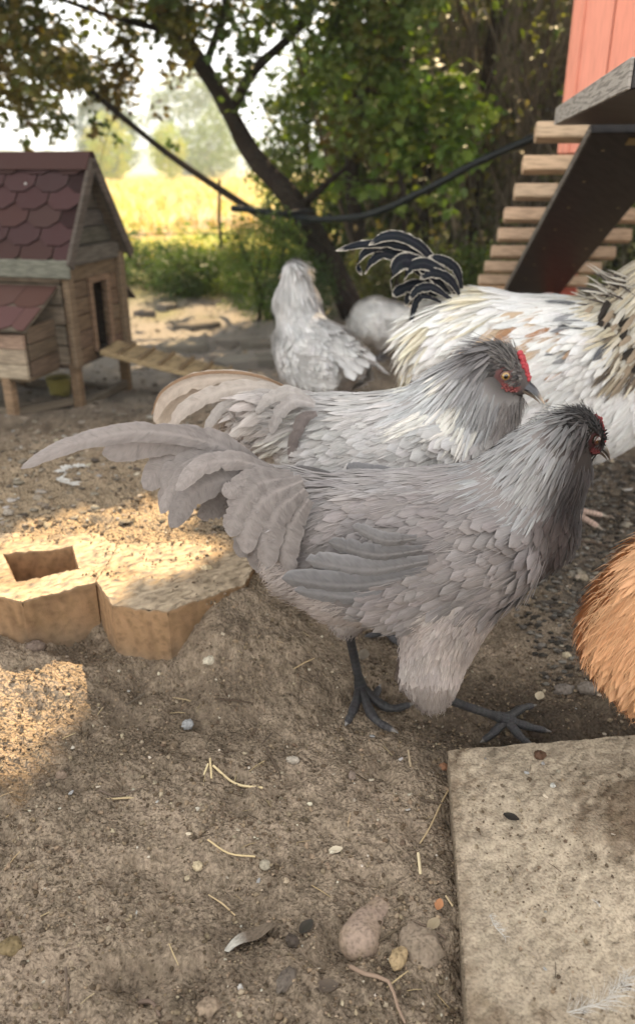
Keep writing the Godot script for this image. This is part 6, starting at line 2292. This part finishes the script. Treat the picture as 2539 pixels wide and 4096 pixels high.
	var T := [
		[[Vector3(0.002, 0.331, -1), Vector3(-0.074, 0.367, -1), Vector3(-0.149, 0.37, -1), Vector3(-0.197, 0.348, -1), Vector3(-0.215, 0.314, -1)], 0.022, Color(0.46, 0.39, 0.33), 5.0, Color(0.30, 0.20, 0.13)],
		[[Vector3(0.002, 0.331, -0.99), Vector3(-0.068, 0.362, -0.99), Vector3(-0.127, 0.356, -0.99), Vector3(-0.172, 0.334, -0.99), Vector3(-0.197, 0.303, -0.99)], 0.022, Color(0.43, 0.38, 0.34), 5.0, null],
		[[Vector3(-0.003, 0.323, -1.01), Vector3(-0.085, 0.36, -1.01), Vector3(-0.157, 0.351, -1.01), Vector3(-0.207, 0.314, -1.01), Vector3(-0.213, 0.301, -1.01)], 0.026, Color(0.47, 0.40, 0.33), 5.0, null],
		[[Vector3(-0.003, 0.33, -0.985), Vector3(-0.062, 0.355, -0.985), Vector3(-0.116, 0.341, -0.985), Vector3(-0.14, 0.316, -0.985), Vector3(-0.146, 0.296, -0.985)], 0.016, Color(0.40, 0.37, 0.35), 4.0, null],
		[[Vector3(-0.009, 0.331, -0.98), Vector3(-0.057, 0.348, -0.98), Vector3(-0.098, 0.323, -0.98), Vector3(-0.112, 0.288, -0.98)], 0.018, Color(0.34, 0.31, 0.30), 4.0, null],
		[[Vector3(-0.009, 0.33, -0.975), Vector3(-0.057, 0.341, -0.975), Vector3(-0.084, 0.313, -0.975), Vector3(-0.091, 0.276, -0.975)], 0.017, Color(0.39, 0.36, 0.34), 4.0, null],
		[[Vector3(-0.011, 0.326, -0.97), Vector3(-0.051, 0.332, -0.97), Vector3(-0.071, 0.304, -0.97), Vector3(-0.073, 0.269, -0.97)], 0.020, Color(0.36, 0.33, 0.315), 4.0, null],
		[[Vector3(-0.009, 0.322, -0.965), Vector3(-0.035, 0.322, -0.965), Vector3(-0.052, 0.294, -0.965), Vector3(-0.051, 0.262, -0.965)], 0.022, Color(0.35, 0.32, 0.305), 4.0, null],
		[[Vector3(-0.009, 0.311, -1.02), Vector3(-0.076, 0.334, -1.02), Vector3(-0.133, 0.311, -1.02), Vector3(-0.143, 0.275, -1.02)], 0.024, Color(0.36, 0.31, 0.27), 5.0, null],
		[[Vector3(-0.009, 0.305, -1.02), Vector3(-0.076, 0.323, -1.02), Vector3(-0.111, 0.299, -1.02), Vector3(-0.124, 0.263, -1.02)], 0.024, Color(0.33, 0.285, 0.255), 5.0, null],
		[[Vector3(-0.006, 0.351, -0.96), Vector3(-0.034, 0.364, -0.96), Vector3(-0.061, 0.356, -0.96), Vector3(-0.077, 0.337, -0.96)], 0.018, Color(0.40, 0.37, 0.35), 3.5, null],
		[[Vector3(-0.003, 0.35, -0.955), Vector3(-0.029, 0.355, -0.955), Vector3(-0.05, 0.336, -0.955), Vector3(-0.059, 0.311, -0.955)], 0.020, Color(0.38, 0.35, 0.335), 3.5, null],
		[[Vector3(-0.001, 0.34, -0.95), Vector3(-0.018, 0.332, -0.95), Vector3(-0.03, 0.305, -0.95), Vector3(-0.035, 0.276, -0.95)], 0.017, Color(0.20, 0.17, 0.16), 3.5, null],
	]
	for s in T:
		var pts: Array = s[0]
		var d: Vector3 = pts[-1] - pts[0]
		var q := quill("tail_feather", t, pts, s[1], Vector3(-d.y, d.x, 0.35 * d.length()).normalized(), s[2] * 1.0, s[2] * 1.25, {"tip": s[3], "fray": 0.12})
		if s[4] != null:
			var e := Geo.new()
			vane(e, pts.map(func(p): return p + Vector3(-0.002, 0.0085, 0.003)), 0.004, Vector3(-d.y, d.x, 0.35 * d.length()).normalized(), s[4], s[4] * 1.2, {"tip": 3.0})
			put("brown_edge", e, mats.feather, q)
	tail_fluff(t, V.call(-0.035, 0.318, 0.02), Color(0.40, 0.375, 0.355), 319)
	for sx in [0.09, 0.05]:
		var zz: float = z + (0.038 if sx > 0.07 else -0.038)
		leg(t, [Vector3(sx, 0.11, zz), Vector3(sx + 0.005, 0.06, zz), Vector3(sx + 0.008, 0.016, zz)], 0.0075, [[Vector3(sx + 0.03, 0.012, zz), Vector3(sx + 0.06, 0.004, zz)], [Vector3(sx + 0.02, 0.012, zz + 0.02), Vector3(sx + 0.04, 0.004, zz + 0.035)], [Vector3(sx + 0.02, 0.012, zz - 0.02), Vector3(sx + 0.04, 0.004, zz - 0.035)], [Vector3(sx - 0.01, 0.01, zz), Vector3(sx - 0.025, 0.004, zz)]], Color(0.07, 0.067, 0.07))


# the large white rooster with the black tail
func make_rooster() -> void:
	var z := -1.35
	var t := thing("rooster", "large white rooster with rusty back marks and curling black white-edged tail", "chicken", Vector3(0.40, gh(0.4, z), z))
	var V := func(x: float, y: float, dz := 0.0) -> Vector3: return Vector3(x, y, z + dz)
	var bones := [
		[V.call(0.255, 0.330), 0.088, V.call(0.42, 0.310), 0.106, 0.9, "side", Vector3(-1, -0.28, 0)],
		[V.call(0.27, 0.372), 0.052, V.call(0.42, 0.360), 0.056, 1.0, "back", Vector3(-1, -0.15, 0)],
		[V.call(0.44, 0.275), 0.110, V.call(0.53, 0.270), 0.095, 0.9, "breast", Vector3(-0.6, -0.8, 0)],
		[V.call(0.30, 0.270), 0.075, V.call(0.48, 0.230), 0.09, 0.95, "under", Vector3(-0.8, -0.45, 0)],
		[V.call(0.29, 0.365), 0.060, V.call(0.215, 0.365), 0.050, 1.0, "saddle", Vector3(-0.62, -0.72, 0)],
		[V.call(0.235, 0.330), 0.062, V.call(0.205, 0.320), 0.044, 0.9, "cushion", Vector3(-0.22, -1.0, 0)],
		[V.call(0.50, 0.335), 0.085, V.call(0.575, 0.425), 0.066, 0.9, "neck", Vector3(-0.70, -0.72, 0)],
		[V.call(0.575, 0.425), 0.066, V.call(0.610, 0.490), 0.045, 0.9, "neck", Vector3(-0.65, -0.75, 0)],
		[V.call(0.35, 0.2, 0.045), 0.06, V.call(0.36, 0.13, 0.05), 0.03, 0.9, "thigh", Vector3(-0.1, -1, 0)],
		[V.call(0.38, 0.2, -0.045), 0.06, V.call(0.40, 0.13, -0.05), 0.03, 0.9, "thigh", Vector3(-0.1, -1, 0)],
		[V.call(0.43, 0.33, 0.075), 0.055, V.call(0.32, 0.30, 0.072), 0.055, 0.4, "wing", Vector3(-0.95, -0.4, 0)],
		[V.call(0.43, 0.33, -0.075), 0.055, V.call(0.32, 0.30, -0.072), 0.055, 0.4, "wing", Vector3(-0.95, -0.4, 0)],
	]
	var rr := rng(327)
	var white := func(p: Vector3, n: Vector3, reg: String) -> Color:
		var c := Color(0.90, 0.895, 0.88)
		var k := noise.get_noise_3d(p.x * 260.0, p.y * 260.0, p.z * 260.0)
		if reg == "neck":
			c = Color(0.70, 0.61, 0.44).lerp(Color(0.77, 0.73, 0.64), rr.randf())
			var low := smoothstep(0.40, 0.32, p.y - (p.x - 0.5) * 0.55)
			if rr.randf() < 0.10 + 0.72 * low:
				c = Color(0.10, 0.08, 0.065).lerp(Color(0.40, 0.32, 0.23), rr.randf())
			return c
		if reg == "saddle" or reg == "cushion":
			c = Color(0.86, 0.85, 0.81) if k < 0.22 else Color(0.82, 0.77, 0.62)
		if reg == "back" or reg == "wing" or reg == "saddle" or reg == "side":
			var rust := smoothstep(0.055, 0.012, Vector2(p.x - 0.300, (p.y - 0.372) * 1.5).length() + k * 0.02)
			rust = maxf(rust, 0.35 * smoothstep(0.06, 0.02, Vector2((p.x - 0.375) * 0.8, p.y - 0.375).length() + k * 0.05))
			if rr.randf() < rust:
				c = Color(0.44, 0.22, 0.11).lerp(Color(0.78, 0.66, 0.50), rr.randf())
			if p.x > 0.385 and p.y > 0.36 and rr.randf() < 0.32 * smoothstep(0.385, 0.46, p.x):
				c = Color(0.10, 0.105, 0.12).lerp(Color(0.5, 0.5, 0.5), rr.randf() * 0.7)
		return c * (1.0 + 0.08 * k)
	var reg := std_regions(1.25)
	reg.under = {"sp": 0.0085, "L": 0.042, "W": 0.015, "lift": 0.08, "curve": 0.06, "tip": 2.6, "droop": 0.2, "edge": 1.0, "vary": 0.04, "root": 0.95, "hairs": 4}
	reg.breast = {"sp": 0.0085, "L": 0.042, "W": 0.015, "lift": 0.08, "curve": 0.06, "tip": 2.6, "droop": 0.2, "edge": 1.0, "vary": 0.04, "root": 0.95, "hairs": 4}
	reg.cushion = {"sp": 0.0065, "L": 0.080, "W": 0.0085, "hairs": 1, "lift": 0.035, "curve": 0.08, "tip": 2.6, "droop": 0.9, "part": "saddle", "rows": 7, "root": 0.93, "edge": 1.0, "vary": 0.05}
	reg.saddle = {"sp": 0.0062, "L": 0.085, "W": 0.0080, "hairs": 1, "lift": 0.035, "curve": 0.09, "tip": 2.4, "droop": 1.0, "part": "saddle", "rows": 7, "root": 0.93, "edge": 1.0, "vary": 0.05}
	reg.back = {"sp": 0.0070, "L": 0.055, "W": 0.0105, "hairs": 1, "lift": 0.05, "curve": 0.05, "tip": 2.4, "droop": 0.55, "root": 0.93, "edge": 1.0, "vary": 0.05}
	reg.side = {"sp": 0.0090, "L": 0.055, "W": 0.016, "hairs": 2, "lift": 0.06, "curve": 0.07, "tip": 2.8, "droop": 0.5, "root": 0.93, "edge": 1.0, "vary": 0.05}
	reg.wing = {"sp": 0.0088, "L": 0.055, "W": 0.015, "hairs": 2, "lift": 0.06, "curve": 0.06, "tip": 2.8, "droop": 0.3, "root": 0.93, "edge": 1.0, "vary": 0.06}
	reg.neck = {"sp": 0.0058, "L": 0.070, "W": 0.0075, "hairs": 1, "lift": 0.075, "curve": 0.05, "tip": 1.9, "droop": 0.2, "part": "hackle", "rows": 6, "vary": 0.15}
	var body := Geo.new()
	nets(body, bones, V.call(0.10, 0.08, -0.15), V.call(0.70, 0.56, 0.15), 0.0105, 0.03, func(p): return Color(0.87, 0.86, 0.84))
	var hc := Vector3(0.632, 0.520, z)
	var hd := Vector3(0.97, -0.1, 0.2).normalized()
	head_details(t, hc, 0.038, hd, {"beak": Color(0.3, 0.24, 0.15), "beak_tip": Color(0.5, 0.42, 0.3), "iris": Color(0.5, 0.25, 0.05), "lid": Color(0.4, 0.08, 0.07), "skin": Color(0.5, 0.07, 0.06), "comb_col": Color(0.55, 0.05, 0.05)})
	make_head(t, body, hc, 0.038, hd, [Color(0.66, 0.58, 0.42), Color(0.7, 0.66, 0.56)], Color(0.5, 0.08, 0.07), Color(0.5, 0.42, 0.33), 321, 0.0045, 0.3)
	finish(t, body, bones, reg, white, bare_head(hc, 0.038, hd), 323)
	var bl := Color(0.012, 0.014, 0.019)
	var ed := Color(0.72, 0.66, 0.56)
	var T := [
		[[Vector3(0.23, 0.428, -1.35), Vector3(0.188, 0.485, -1.35), Vector3(0.125, 0.506, -1.35), Vector3(0.071, 0.506, -1.35), Vector3(0.03, 0.496, -1.35)], 0.0172, 3.0, 0.10],
		[[Vector3(0.226, 0.426, -1.345), Vector3(0.18, 0.492, -1.345), Vector3(0.141, 0.517, -1.345), Vector3(0.108, 0.519, -1.345), Vector3(0.083, 0.505, -1.345)], 0.0197, 5.0, 0.05],
		[[Vector3(0.221, 0.423, -1.36), Vector3(0.169, 0.481, -1.36), Vector3(0.113, 0.501, -1.36), Vector3(0.079, 0.494, -1.36), Vector3(0.067, 0.474, -1.36), Vector3(0.074, 0.456, -1.36)], 0.0156, 5.0, 0.06],
		[[Vector3(0.214, 0.421, -1.355), Vector3(0.158, 0.471, -1.355), Vector3(0.113, 0.491, -1.355), Vector3(0.089, 0.48, -1.355), Vector3(0.078, 0.458, -1.355)], 0.0180, 5.0, 0.05],
		[[Vector3(0.221, 0.424, -1.335), Vector3(0.177, 0.47, -1.335), Vector3(0.142, 0.483, -1.335), Vector3(0.124, 0.467, -1.335), Vector3(0.121, 0.436, -1.335)], 0.0295, 6.0, 0.04],
		[[Vector3(0.226, 0.431, -1.33), Vector3(0.204, 0.464, -1.33), Vector3(0.172, 0.479, -1.33), Vector3(0.149, 0.471, -1.33), Vector3(0.141, 0.452, -1.33)], 0.0213, 6.0, 0.04],
		[[Vector3(0.238, 0.436, -1.34), Vector3(0.228, 0.466, -1.34), Vector3(0.207, 0.482, -1.34), Vector3(0.18, 0.488, -1.34)], 0.0180, 5.0, 0.05],
		[[Vector3(0.233, 0.429, -1.325), Vector3(0.214, 0.455, -1.325), Vector3(0.186, 0.465, -1.325), Vector3(0.166, 0.455, -1.325)], 0.0180, 5.0, 0.05],
		[[Vector3(0.209, 0.418, -1.35), Vector3(0.17, 0.442, -1.35), Vector3(0.139, 0.435, -1.35), Vector3(0.125, 0.424, -1.35)], 0.0213, 6.0, 0.04],
		[[Vector3(0.215, 0.413, -1.36), Vector3(0.178, 0.434, -1.36), Vector3(0.154, 0.423, -1.36), Vector3(0.148, 0.406, -1.36)], 0.0180, 6.0, 0.04],
		[[Vector3(0.219, 0.423, -1.32), Vector3(0.187, 0.442, -1.32), Vector3(0.163, 0.439, -1.32), Vector3(0.15, 0.423, -1.32)], 0.0164, 5.0, 0.05],
		[[Vector3(0.202, 0.419, -1.32), Vector3(0.17, 0.429, -1.32), Vector3(0.158, 0.409, -1.32), Vector3(0.154, 0.372, -1.32)], 0.0139, 4.0, 0.05],
	]
	for s in T:
		var pts: Array = s[0]
		var d: Vector3 = pts[-1] - pts[0]
		quill("tail_feather", t, pts, s[1], Vector3(-d.y, d.x, 0.45 * d.length()).normalized(), bl, bl * 1.3, {"tip": s[2], "fray": s[3], "edge": ed, "shaft": Color(0.05, 0.05, 0.055), "mat": mats.gloss_feather, "rows": 22})
	# ragged black and white feather tips at the foot of the hackle
	var sp := Geo.new()
	for k in 260:
		var a := rr.randf()
		var p: Vector3 = V.call(lerpf(0.465, 0.535, a) + rr.randf_range(-0.03, 0.02), lerpf(0.40, 0.325, a) + rr.randf_range(-0.05, 0.035), 0.078 + rr.randf_range(-0.03, 0.012) - 0.05 * maxf(0.0, 0.5 - a))
		var f := Vector3(-0.6 + rr.randf_range(-0.3, 0.3), -0.75, rr.randf_range(-0.05, 0.25)).normalized()
		var c := Color(0.05, 0.042, 0.036) if rr.randf() < 0.45 else Color(0.42, 0.33, 0.24) if rr.randf() < 0.6 else Color(0.7, 0.66, 0.58)
		plume(sp, p, f, Vector3(-0.1, 0.3, 0.95).normalized(), rr.randf_range(0.022, 0.045), 0.011, rr.randf_range(0.0, 0.35), 0.2, 2.0, c, 1.1, 4)
	for k in 60:
		var p: Vector3 = V.call(0.47 + rr.randf_range(-0.012, 0.05), 0.425 + rr.randf_range(-0.015, 0.03), rr.randf_range(-0.02, 0.05))
		var c := Color(0.72, 0.68, 0.6) if rr.randf() < 0.6 else Color(0.12, 0.1, 0.09)
		plume(sp, p, Vector3(-0.85, rr.randf_range(0.05, 0.6), rr.randf_range(-0.2, 0.2)).normalized(), Vector3(0.3, 0.8, 0.4).normalized(), rr.randf_range(0.03, 0.055), 0.008, 0.15, 0.1, 1.8, c, 1.1, 4)
	put("ragged_hackle", sp, mats.feather, t, true)
	for s in [[0.36, 0.05, 0.0], [0.46, -0.05, 0.02]]:
		var x: float = s[0]
		var zz: float = z + s[1] + 0.02
		var y := gh(x + 0.02, zz)
		leg(t, [Vector3(x, 0.14, z + s[1]), Vector3(x + 0.01, 0.08, zz), Vector3(x + 0.02, y + 0.014, zz)], 0.009, [[Vector3(x + 0.05, y + 0.014, zz), Vector3(x + 0.095, y + 0.004, zz)], [Vector3(x + 0.04, y + 0.013, zz + 0.03), Vector3(x + 0.065, y + 0.004, zz + 0.06)], [Vector3(x + 0.04, y + 0.013, zz - 0.03), Vector3(x + 0.06, y + 0.004, zz - 0.055)], [Vector3(x, y + 0.01, zz), Vector3(x - 0.02, y + 0.004, zz)]], Color(0.42, 0.30, 0.24), Color(0.5, 0.42, 0.33))


# birds built along +x and then turned: k is size
func make_hen(called: String, label: String, at: Vector3, yaw: float, k: float, up_neck: bool, tone: Color, cell: float, sd: int) -> void:
	var t := thing(called, label, "chicken", at, "lavender chickens of the flock")
	off = Vector3.ZERO
	t.rotation.y = yaw
	var V := func(x: float, y: float, z := 0.0) -> Vector3: return Vector3(x, y, z) * k
	var hc: Vector3 = V.call(0.105, 0.400) if up_neck else V.call(0.17, 0.10)
	var hd := Vector3(0.93, -0.15, -0.22).normalized() if up_neck else Vector3(0.5, -0.85, 0.1).normalized()
	var bones := [
		[V.call(-0.055, 0.190), 0.078 * k, V.call(0.06, 0.200), 0.084 * k, 0.92, "side", Vector3(-1, -0.15, 0)],
		[V.call(-0.06, 0.235), 0.045 * k, V.call(0.05, 0.250), 0.048 * k, 1.1, "back", Vector3(-1, -0.35, 0)],
		[V.call(0.06, 0.19), 0.078 * k, V.call(0.10, 0.21), 0.06 * k, 0.9, "breast", Vector3(-0.7, -0.7, 0)],
		[V.call(-0.04, 0.145), 0.065 * k, V.call(0.05, 0.14), 0.066 * k, 0.95, "belly", Vector3(-0.5, -0.8, 0)],
		[V.call(-0.08, 0.175), 0.060 * k, V.call(-0.115, 0.185), 0.044 * k, 0.95, "belly", Vector3(-0.7, -0.7, 0)],
		[V.call(-0.07, 0.225), 0.050 * k, V.call(-0.145, 0.225), 0.030 * k, 0.9, "rump", Vector3(-0.95, -0.2, 0)],
		[V.call(0.02, 0.20, 0.062), 0.058 * k, V.call(-0.08, 0.18, 0.058), 0.05 * k, 0.45, "wing", Vector3(-1, -0.3, 0)],
		[V.call(0.02, 0.20, -0.062), 0.058 * k, V.call(-0.08, 0.18, -0.058), 0.05 * k, 0.45, "wing", Vector3(-1, -0.3, 0)],
		[V.call(0.0, 0.13, 0.035), 0.045 * k, V.call(0.0, 0.075, 0.035), 0.02 * k, 0.9, "thigh", Vector3(0, -1, 0)],
		[V.call(0.0, 0.13, -0.035), 0.045 * k, V.call(0.0, 0.075, -0.035), 0.02 * k, 0.9, "thigh", Vector3(0, -1, 0)],
	]
	if up_neck:
		bones.append([V.call(0.065, 0.25), 0.066 * k, V.call(0.095, 0.33), 0.050 * k, 0.98, "neck", Vector3(-0.5, -0.85, 0)])
		bones.append([V.call(0.095, 0.33), 0.050 * k, V.call(0.105, 0.392), 0.033 * k, 0.98, "neck", Vector3(-0.2, -0.95, 0)])
	else:
		bones.append([V.call(0.09, 0.22), 0.055 * k, V.call(0.15, 0.15), 0.036 * k, 0.95, "neck", Vector3(-0.8, 0.5, 0)])
	var col := func(p: Vector3, n: Vector3, reg: String) -> Color:
		var c := tone
		var q := noise.get_noise_3d(p.x * 380.0 + sd, p.y * 380.0, p.z * 380.0)
		if reg == "belly" or reg == "thigh":
			c = tone * Color(0.80, 0.72, 0.66)
		elif reg == "neck":
			c = tone * 0.92
		return c * (1.0 + 0.38 * q)
	var body := Geo.new()
	nets(body, bones, V.call(-0.22, 0.0, -0.13), V.call(0.25, 0.46, 0.13), cell, 0.024 * k, func(p): return tone * 0.75)
	var hr := 0.027 * k
	make_head(t, body, hc, hr, hd, [tone * 0.5, tone * 0.65, tone * 0.42], Color(0.4, 0.1, 0.09), tone * 0.42, sd + 1, 0.0042, 0.3)
	head_details(t, hc, hr, hd, {"beak": Color(0.2, 0.15, 0.11), "beak_tip": Color(0.4, 0.3, 0.2), "iris": Color(0.45, 0.2, 0.05), "lid": Color(0.3, 0.1, 0.09), "skin": Color(0.42, 0.09, 0.08), "comb_col": Color(0.48, 0.06, 0.06), "comb": false})
	var reg := std_regions(1.1 * k)
	reg.neck.W *= 1.3
	reg.rump.L *= 0.8
	finish(t, body, bones, reg, col, bare_head(hc, hr, hd), sd + 2)
	# squared tail of broad feathers, and the folded wings
	for q in 7:
		var a := (q - 3) / 3.0
		var root: Vector3 = V.call(-0.10, 0.225 - 0.004 * absf(a), 0.012 * a)
		var tip: Vector3 = V.call(-0.235 + 0.012 * absf(a), 0.222 - 0.040 * absf(a), 0.055 * a)
		quill("tail_feather", t, [root, root.lerp(tip, 0.5) + Vector3(0, 0.012, 0), tip], 0.036 * k, Vector3(0, -0.45 * a, 1.0), tone * 0.95, tone * 1.1, {"tip": 9.0, "camber": 0.2, "rows": 10})
	for side in [1, -1]:
		var w := Node3D.new()
		w.name = "wing"
		t.add_child(w, true)
		for q in 7:
			var e := q / 6.0
			var root: Vector3 = V.call(-0.01, 0.165 + 0.045 * e, side * (0.080 + 0.006 * e))
			var tip: Vector3 = V.call(-0.165 + 0.03 * e, 0.158 + 0.055 * e, side * (0.058 - 0.004 * e))
			quill("flight_feather", w, [root, root.lerp(tip, 0.5) + Vector3(0, -0.004, side * 0.012), tip], 0.028 * k, Vector3(0, 1, side * 0.3), tone * 0.85, tone * 1.02, {"tip": 8.0, "rows": 10})
	for side in [1, -1]:
		var zz: float = side * 0.035 * k
		leg(t, [V.call(0.0, 0.085, side * 0.035), V.call(-0.004, 0.05, side * 0.035), V.call(0.004, 0.012, side * 0.035)], 0.0075 * k, [[Vector3(0.03 * k, 0.011, zz), Vector3(0.06 * k, 0.003, zz)], [Vector3(0.025 * k, 0.011, zz + 0.02 * k), Vector3(0.045 * k, 0.003, zz + 0.04 * k)], [Vector3(0.025 * k, 0.011, zz - 0.02 * k), Vector3(0.045 * k, 0.003, zz - 0.04 * k)], [Vector3(-0.015 * k, 0.008, zz), Vector3(-0.03 * k, 0.003, zz)]], Color(0.16, 0.15, 0.15))


# the fluffy orange hen cut by the right edge
func make_orange_hen() -> void:
	var z := -0.66
	var t := thing("hen", "fluffy orange hen, only its downy rump and raised tail showing beside the slab", "chicken", Vector3(0.37, 0.02, z))
	var V := func(x: float, y: float, dz := 0.0) -> Vector3: return Vector3(x, y, z + dz)
	var bones := [
		[V.call(0.345, 0.205), 0.070, V.call(0.46, 0.215), 0.085, 0.95, "fluff", Vector3(-0.45, -0.9, 0)],
		[V.call(0.330, 0.205), 0.054, V.call(0.345, 0.172), 0.048, 0.95, "fluff", Vector3(-0.25, -1, 0)],
		[V.call(0.36, 0.155), 0.044, V.call(0.372, 0.125), 0.026, 0.95, "fluff", Vector3(0.15, -1, 0)],
		[V.call(0.345, 0.235), 0.034, V.call(0.342, 0.290), 0.014, 0.7, "rise", Vector3(-0.15, 1.0, 0)],
		[V.call(0.345, 0.262), 0.048, V.call(0.39, 0.295), 0.055, 0.95, "fluff", Vector3(-0.5, -0.85, 0)],
		[V.call(0.47, 0.25), 0.06, V.call(0.52, 0.33), 0.04, 0.9, "fluff", Vector3(-0.4, -0.9, 0)],
	]
	var body := Geo.new()
	nets(body, bones, V.call(0.22, 0.04, -0.12), V.call(0.58, 0.42, 0.12), 0.009, 0.03, func(p): return Color(0.54, 0.25, 0.10))
	var col := func(p: Vector3, n: Vector3, reg: String) -> Color:
		return Color(0.66, 0.345, 0.17).lerp(Color(0.74, 0.44, 0.25), clampf(0.5 + noise.get_noise_3d(p.x * 300.0, p.y * 300.0, p.z * 300.0), 0.0, 1.0))
	var reg := {
		"fluff": {"sp": 0.0050, "L": 0.044, "W": 0.0085, "lift": 0.06, "curve": 0.06, "tip": 2.4, "droop": 0.5, "vary": 0.12, "rows": 5, "hairs": 3, "root": 0.9, "edge": 1.0},
		"rise": {"sp": 0.006, "L": 0.045, "W": 0.006, "lift": 0.08, "curve": -0.02, "tip": 2.2, "vary": 0.12, "rows": 5},
	}
	var none := func(_p: Vector3, _n: Vector3, _q: String) -> bool: return false
	var hc: Vector3 = V.call(0.545, 0.372)
	var hd := Vector3(0.95, -0.2, 0.2).normalized()
	make_head(t, body, hc, 0.028, hd, [Color(0.6, 0.3, 0.13), Color(0.52, 0.24, 0.1)], Color(0.45, 0.08, 0.07), Color(0.45, 0.2, 0.09), 347, 0.0045, 0.4)
	head_details(t, hc, 0.028, hd, {"beak": Color(0.35, 0.24, 0.12), "beak_tip": Color(0.5, 0.4, 0.25), "iris": Color(0.42, 0.2, 0.05), "lid": Color(0.4, 0.1, 0.08), "skin": Color(0.45, 0.08, 0.07), "comb_col": Color(0.5, 0.05, 0.05)})
	finish(t, body, bones, reg, col, none, 341)
	var dreg := {"fluff": {"sp": 0.0040, "L": 0.034, "W": 0.0004, "lift": 0.22, "down": true, "part": "down", "droop": 0.4, "vary": 0.18}, "rise": {"sp": 0.006, "L": 0.03, "W": 0.0006, "lift": 0.3, "down": true, "part": "down"}}
	var parts := cover(body, bones, dreg, func(p, n, q): return Color(0.74, 0.43, 0.235), none, 343)
	for p in parts:
		for i in parts[p].v.size():
			parts[p].v[i] += off          # the body's points were already moved to the hen's own place
		put(p, parts[p], mats.down, t, true)
	for q in 6:
		var a := q / 5.0
		quill("tail_feather", t, [V.call(0.352, 0.245, 0.01 - a * 0.02), V.call(0.332 + a * 0.02, 0.310, 0.012 - a * 0.02), V.call(0.326 + a * 0.05, 0.395, 0.012 - a * 0.02)], 0.024, Vector3(1, 0.2, 0.3), Color(0.54, 0.25, 0.10), Color(0.64, 0.33, 0.15), {"tip": 6.0})
	for s in [-0.03, 0.03]:
		leg(t, [V.call(0.39, 0.09, s), V.call(0.395, 0.06, s), V.call(0.40, 0.034, s)], 0.008, [[V.call(0.43, 0.032, s), V.call(0.46, 0.025, s)], [V.call(0.425, 0.032, s + 0.02), V.call(0.44, 0.025, s + 0.04)], [V.call(0.425, 0.032, s - 0.02), V.call(0.44, 0.025, s - 0.04)], [V.call(0.385, 0.03, s), V.call(0.37, 0.025, s)]], Color(0.4, 0.3, 0.1))


func _ready() -> void:
	# camera
	var cam := Camera3D.new()
	cam.name = "camera"
	var lens := CameraAttributesPhysical.new()
	lens.frustum_focal_length = 18.49
	lens.frustum_near = 0.05
	lens.frustum_far = 900.0
	lens.frustum_focus_distance = 0.80
	lens.exposure_aperture = 3.4
	cam.attributes = lens
	cam.fov = 65.97
	cam.near = 0.05
	cam.far = 900.0
	cam.position = Vector3(0, 0.62, 0)
	cam.rotation_degrees = Vector3(-23.56, 0, 0)
	add_child(cam)
	# sky and exposure
	var env := Environment.new()
	var sky := ProceduralSkyMaterial.new()
	sky.sky_top_color = Color(0.66, 0.66, 0.66)
	sky.sky_horizon_color = Color(0.90, 0.90, 0.89)
	sky.sky_curve = 0.16
	sky.ground_bottom_color = Color(0.25, 0.22, 0.18)
	sky.ground_horizon_color = Color(0.5, 0.48, 0.42)
	sky.sky_energy_multiplier = 1.15
	var s := Sky.new()
	s.sky_material = sky
	env.sky = s
	env.background_mode = Environment.BG_SKY
	env.tonemap_mode = Environment.TONE_MAPPER_LINEAR
	env.tonemap_exposure = 3.5
	env.sdfgi_enabled = true
	env.ssao_enabled = true
	env.ssil_enabled = true
	env.fog_enabled = true
	env.fog_density = 0.0028
	env.fog_light_color = Color(0.86, 0.90, 0.92)
	var we := WorldEnvironment.new()
	we.name = "world_environment"
	we.environment = env
	add_child(we)
	# sun, low behind the thicket on the right
	var sun := DirectionalLight3D.new()
	sun.name = "sun"
	sun.light_energy = 1.5
	sun.light_color = Color(1.0, 0.88, 0.70)
	sun.light_angular_distance = 0.5
	sun.shadow_enabled = true
	sun.look_at_from_position(SUN * 10.0, Vector3.ZERO)
	add_child(sun)

	noise.noise_type = FastNoiseLite.TYPE_SIMPLEX_SMOOTH
	noise.seed = 7
	noise.frequency = 0.04
	noise.fractal_octaves = 3
	fine.noise_type = FastNoiseLite.TYPE_SIMPLEX
	fine.seed = 19
	fine.frequency = 0.08
	fine.fractal_octaves = 2
	make_materials()

	# ground and large structures
	make_ground()
	make_meadow()
	make_slabs()
	make_leaning_tree()
	make_shade_tree()
	make_thicket()
	make_coop()
	make_red_coop()
	make_cable()
	make_flat_stones()
	# birds
	make_front_bird()
	make_second_bird()
	make_rooster()
	make_hen("hen", "pale lavender hen seen from behind, head up, sunlight on its neck", Vector3(0.0, gh(0.0, -2.02), -2.02), 2.2, 0.98, true, Color(0.68, 0.67, 0.66), 0.0095, 351)
	make_hen("hen", "small white-grey hen standing with lowered head in the shade behind the rooster's tail", Vector3(0.265, gh(0.265, -3.22), -3.22), 2.75, 0.84, false, Color(0.76, 0.75, 0.73), 0.011, 361)
	make_orange_hen()
	# small things on the soil
	make_soil_crumbs()
	make_litter()
	make_ground_things()
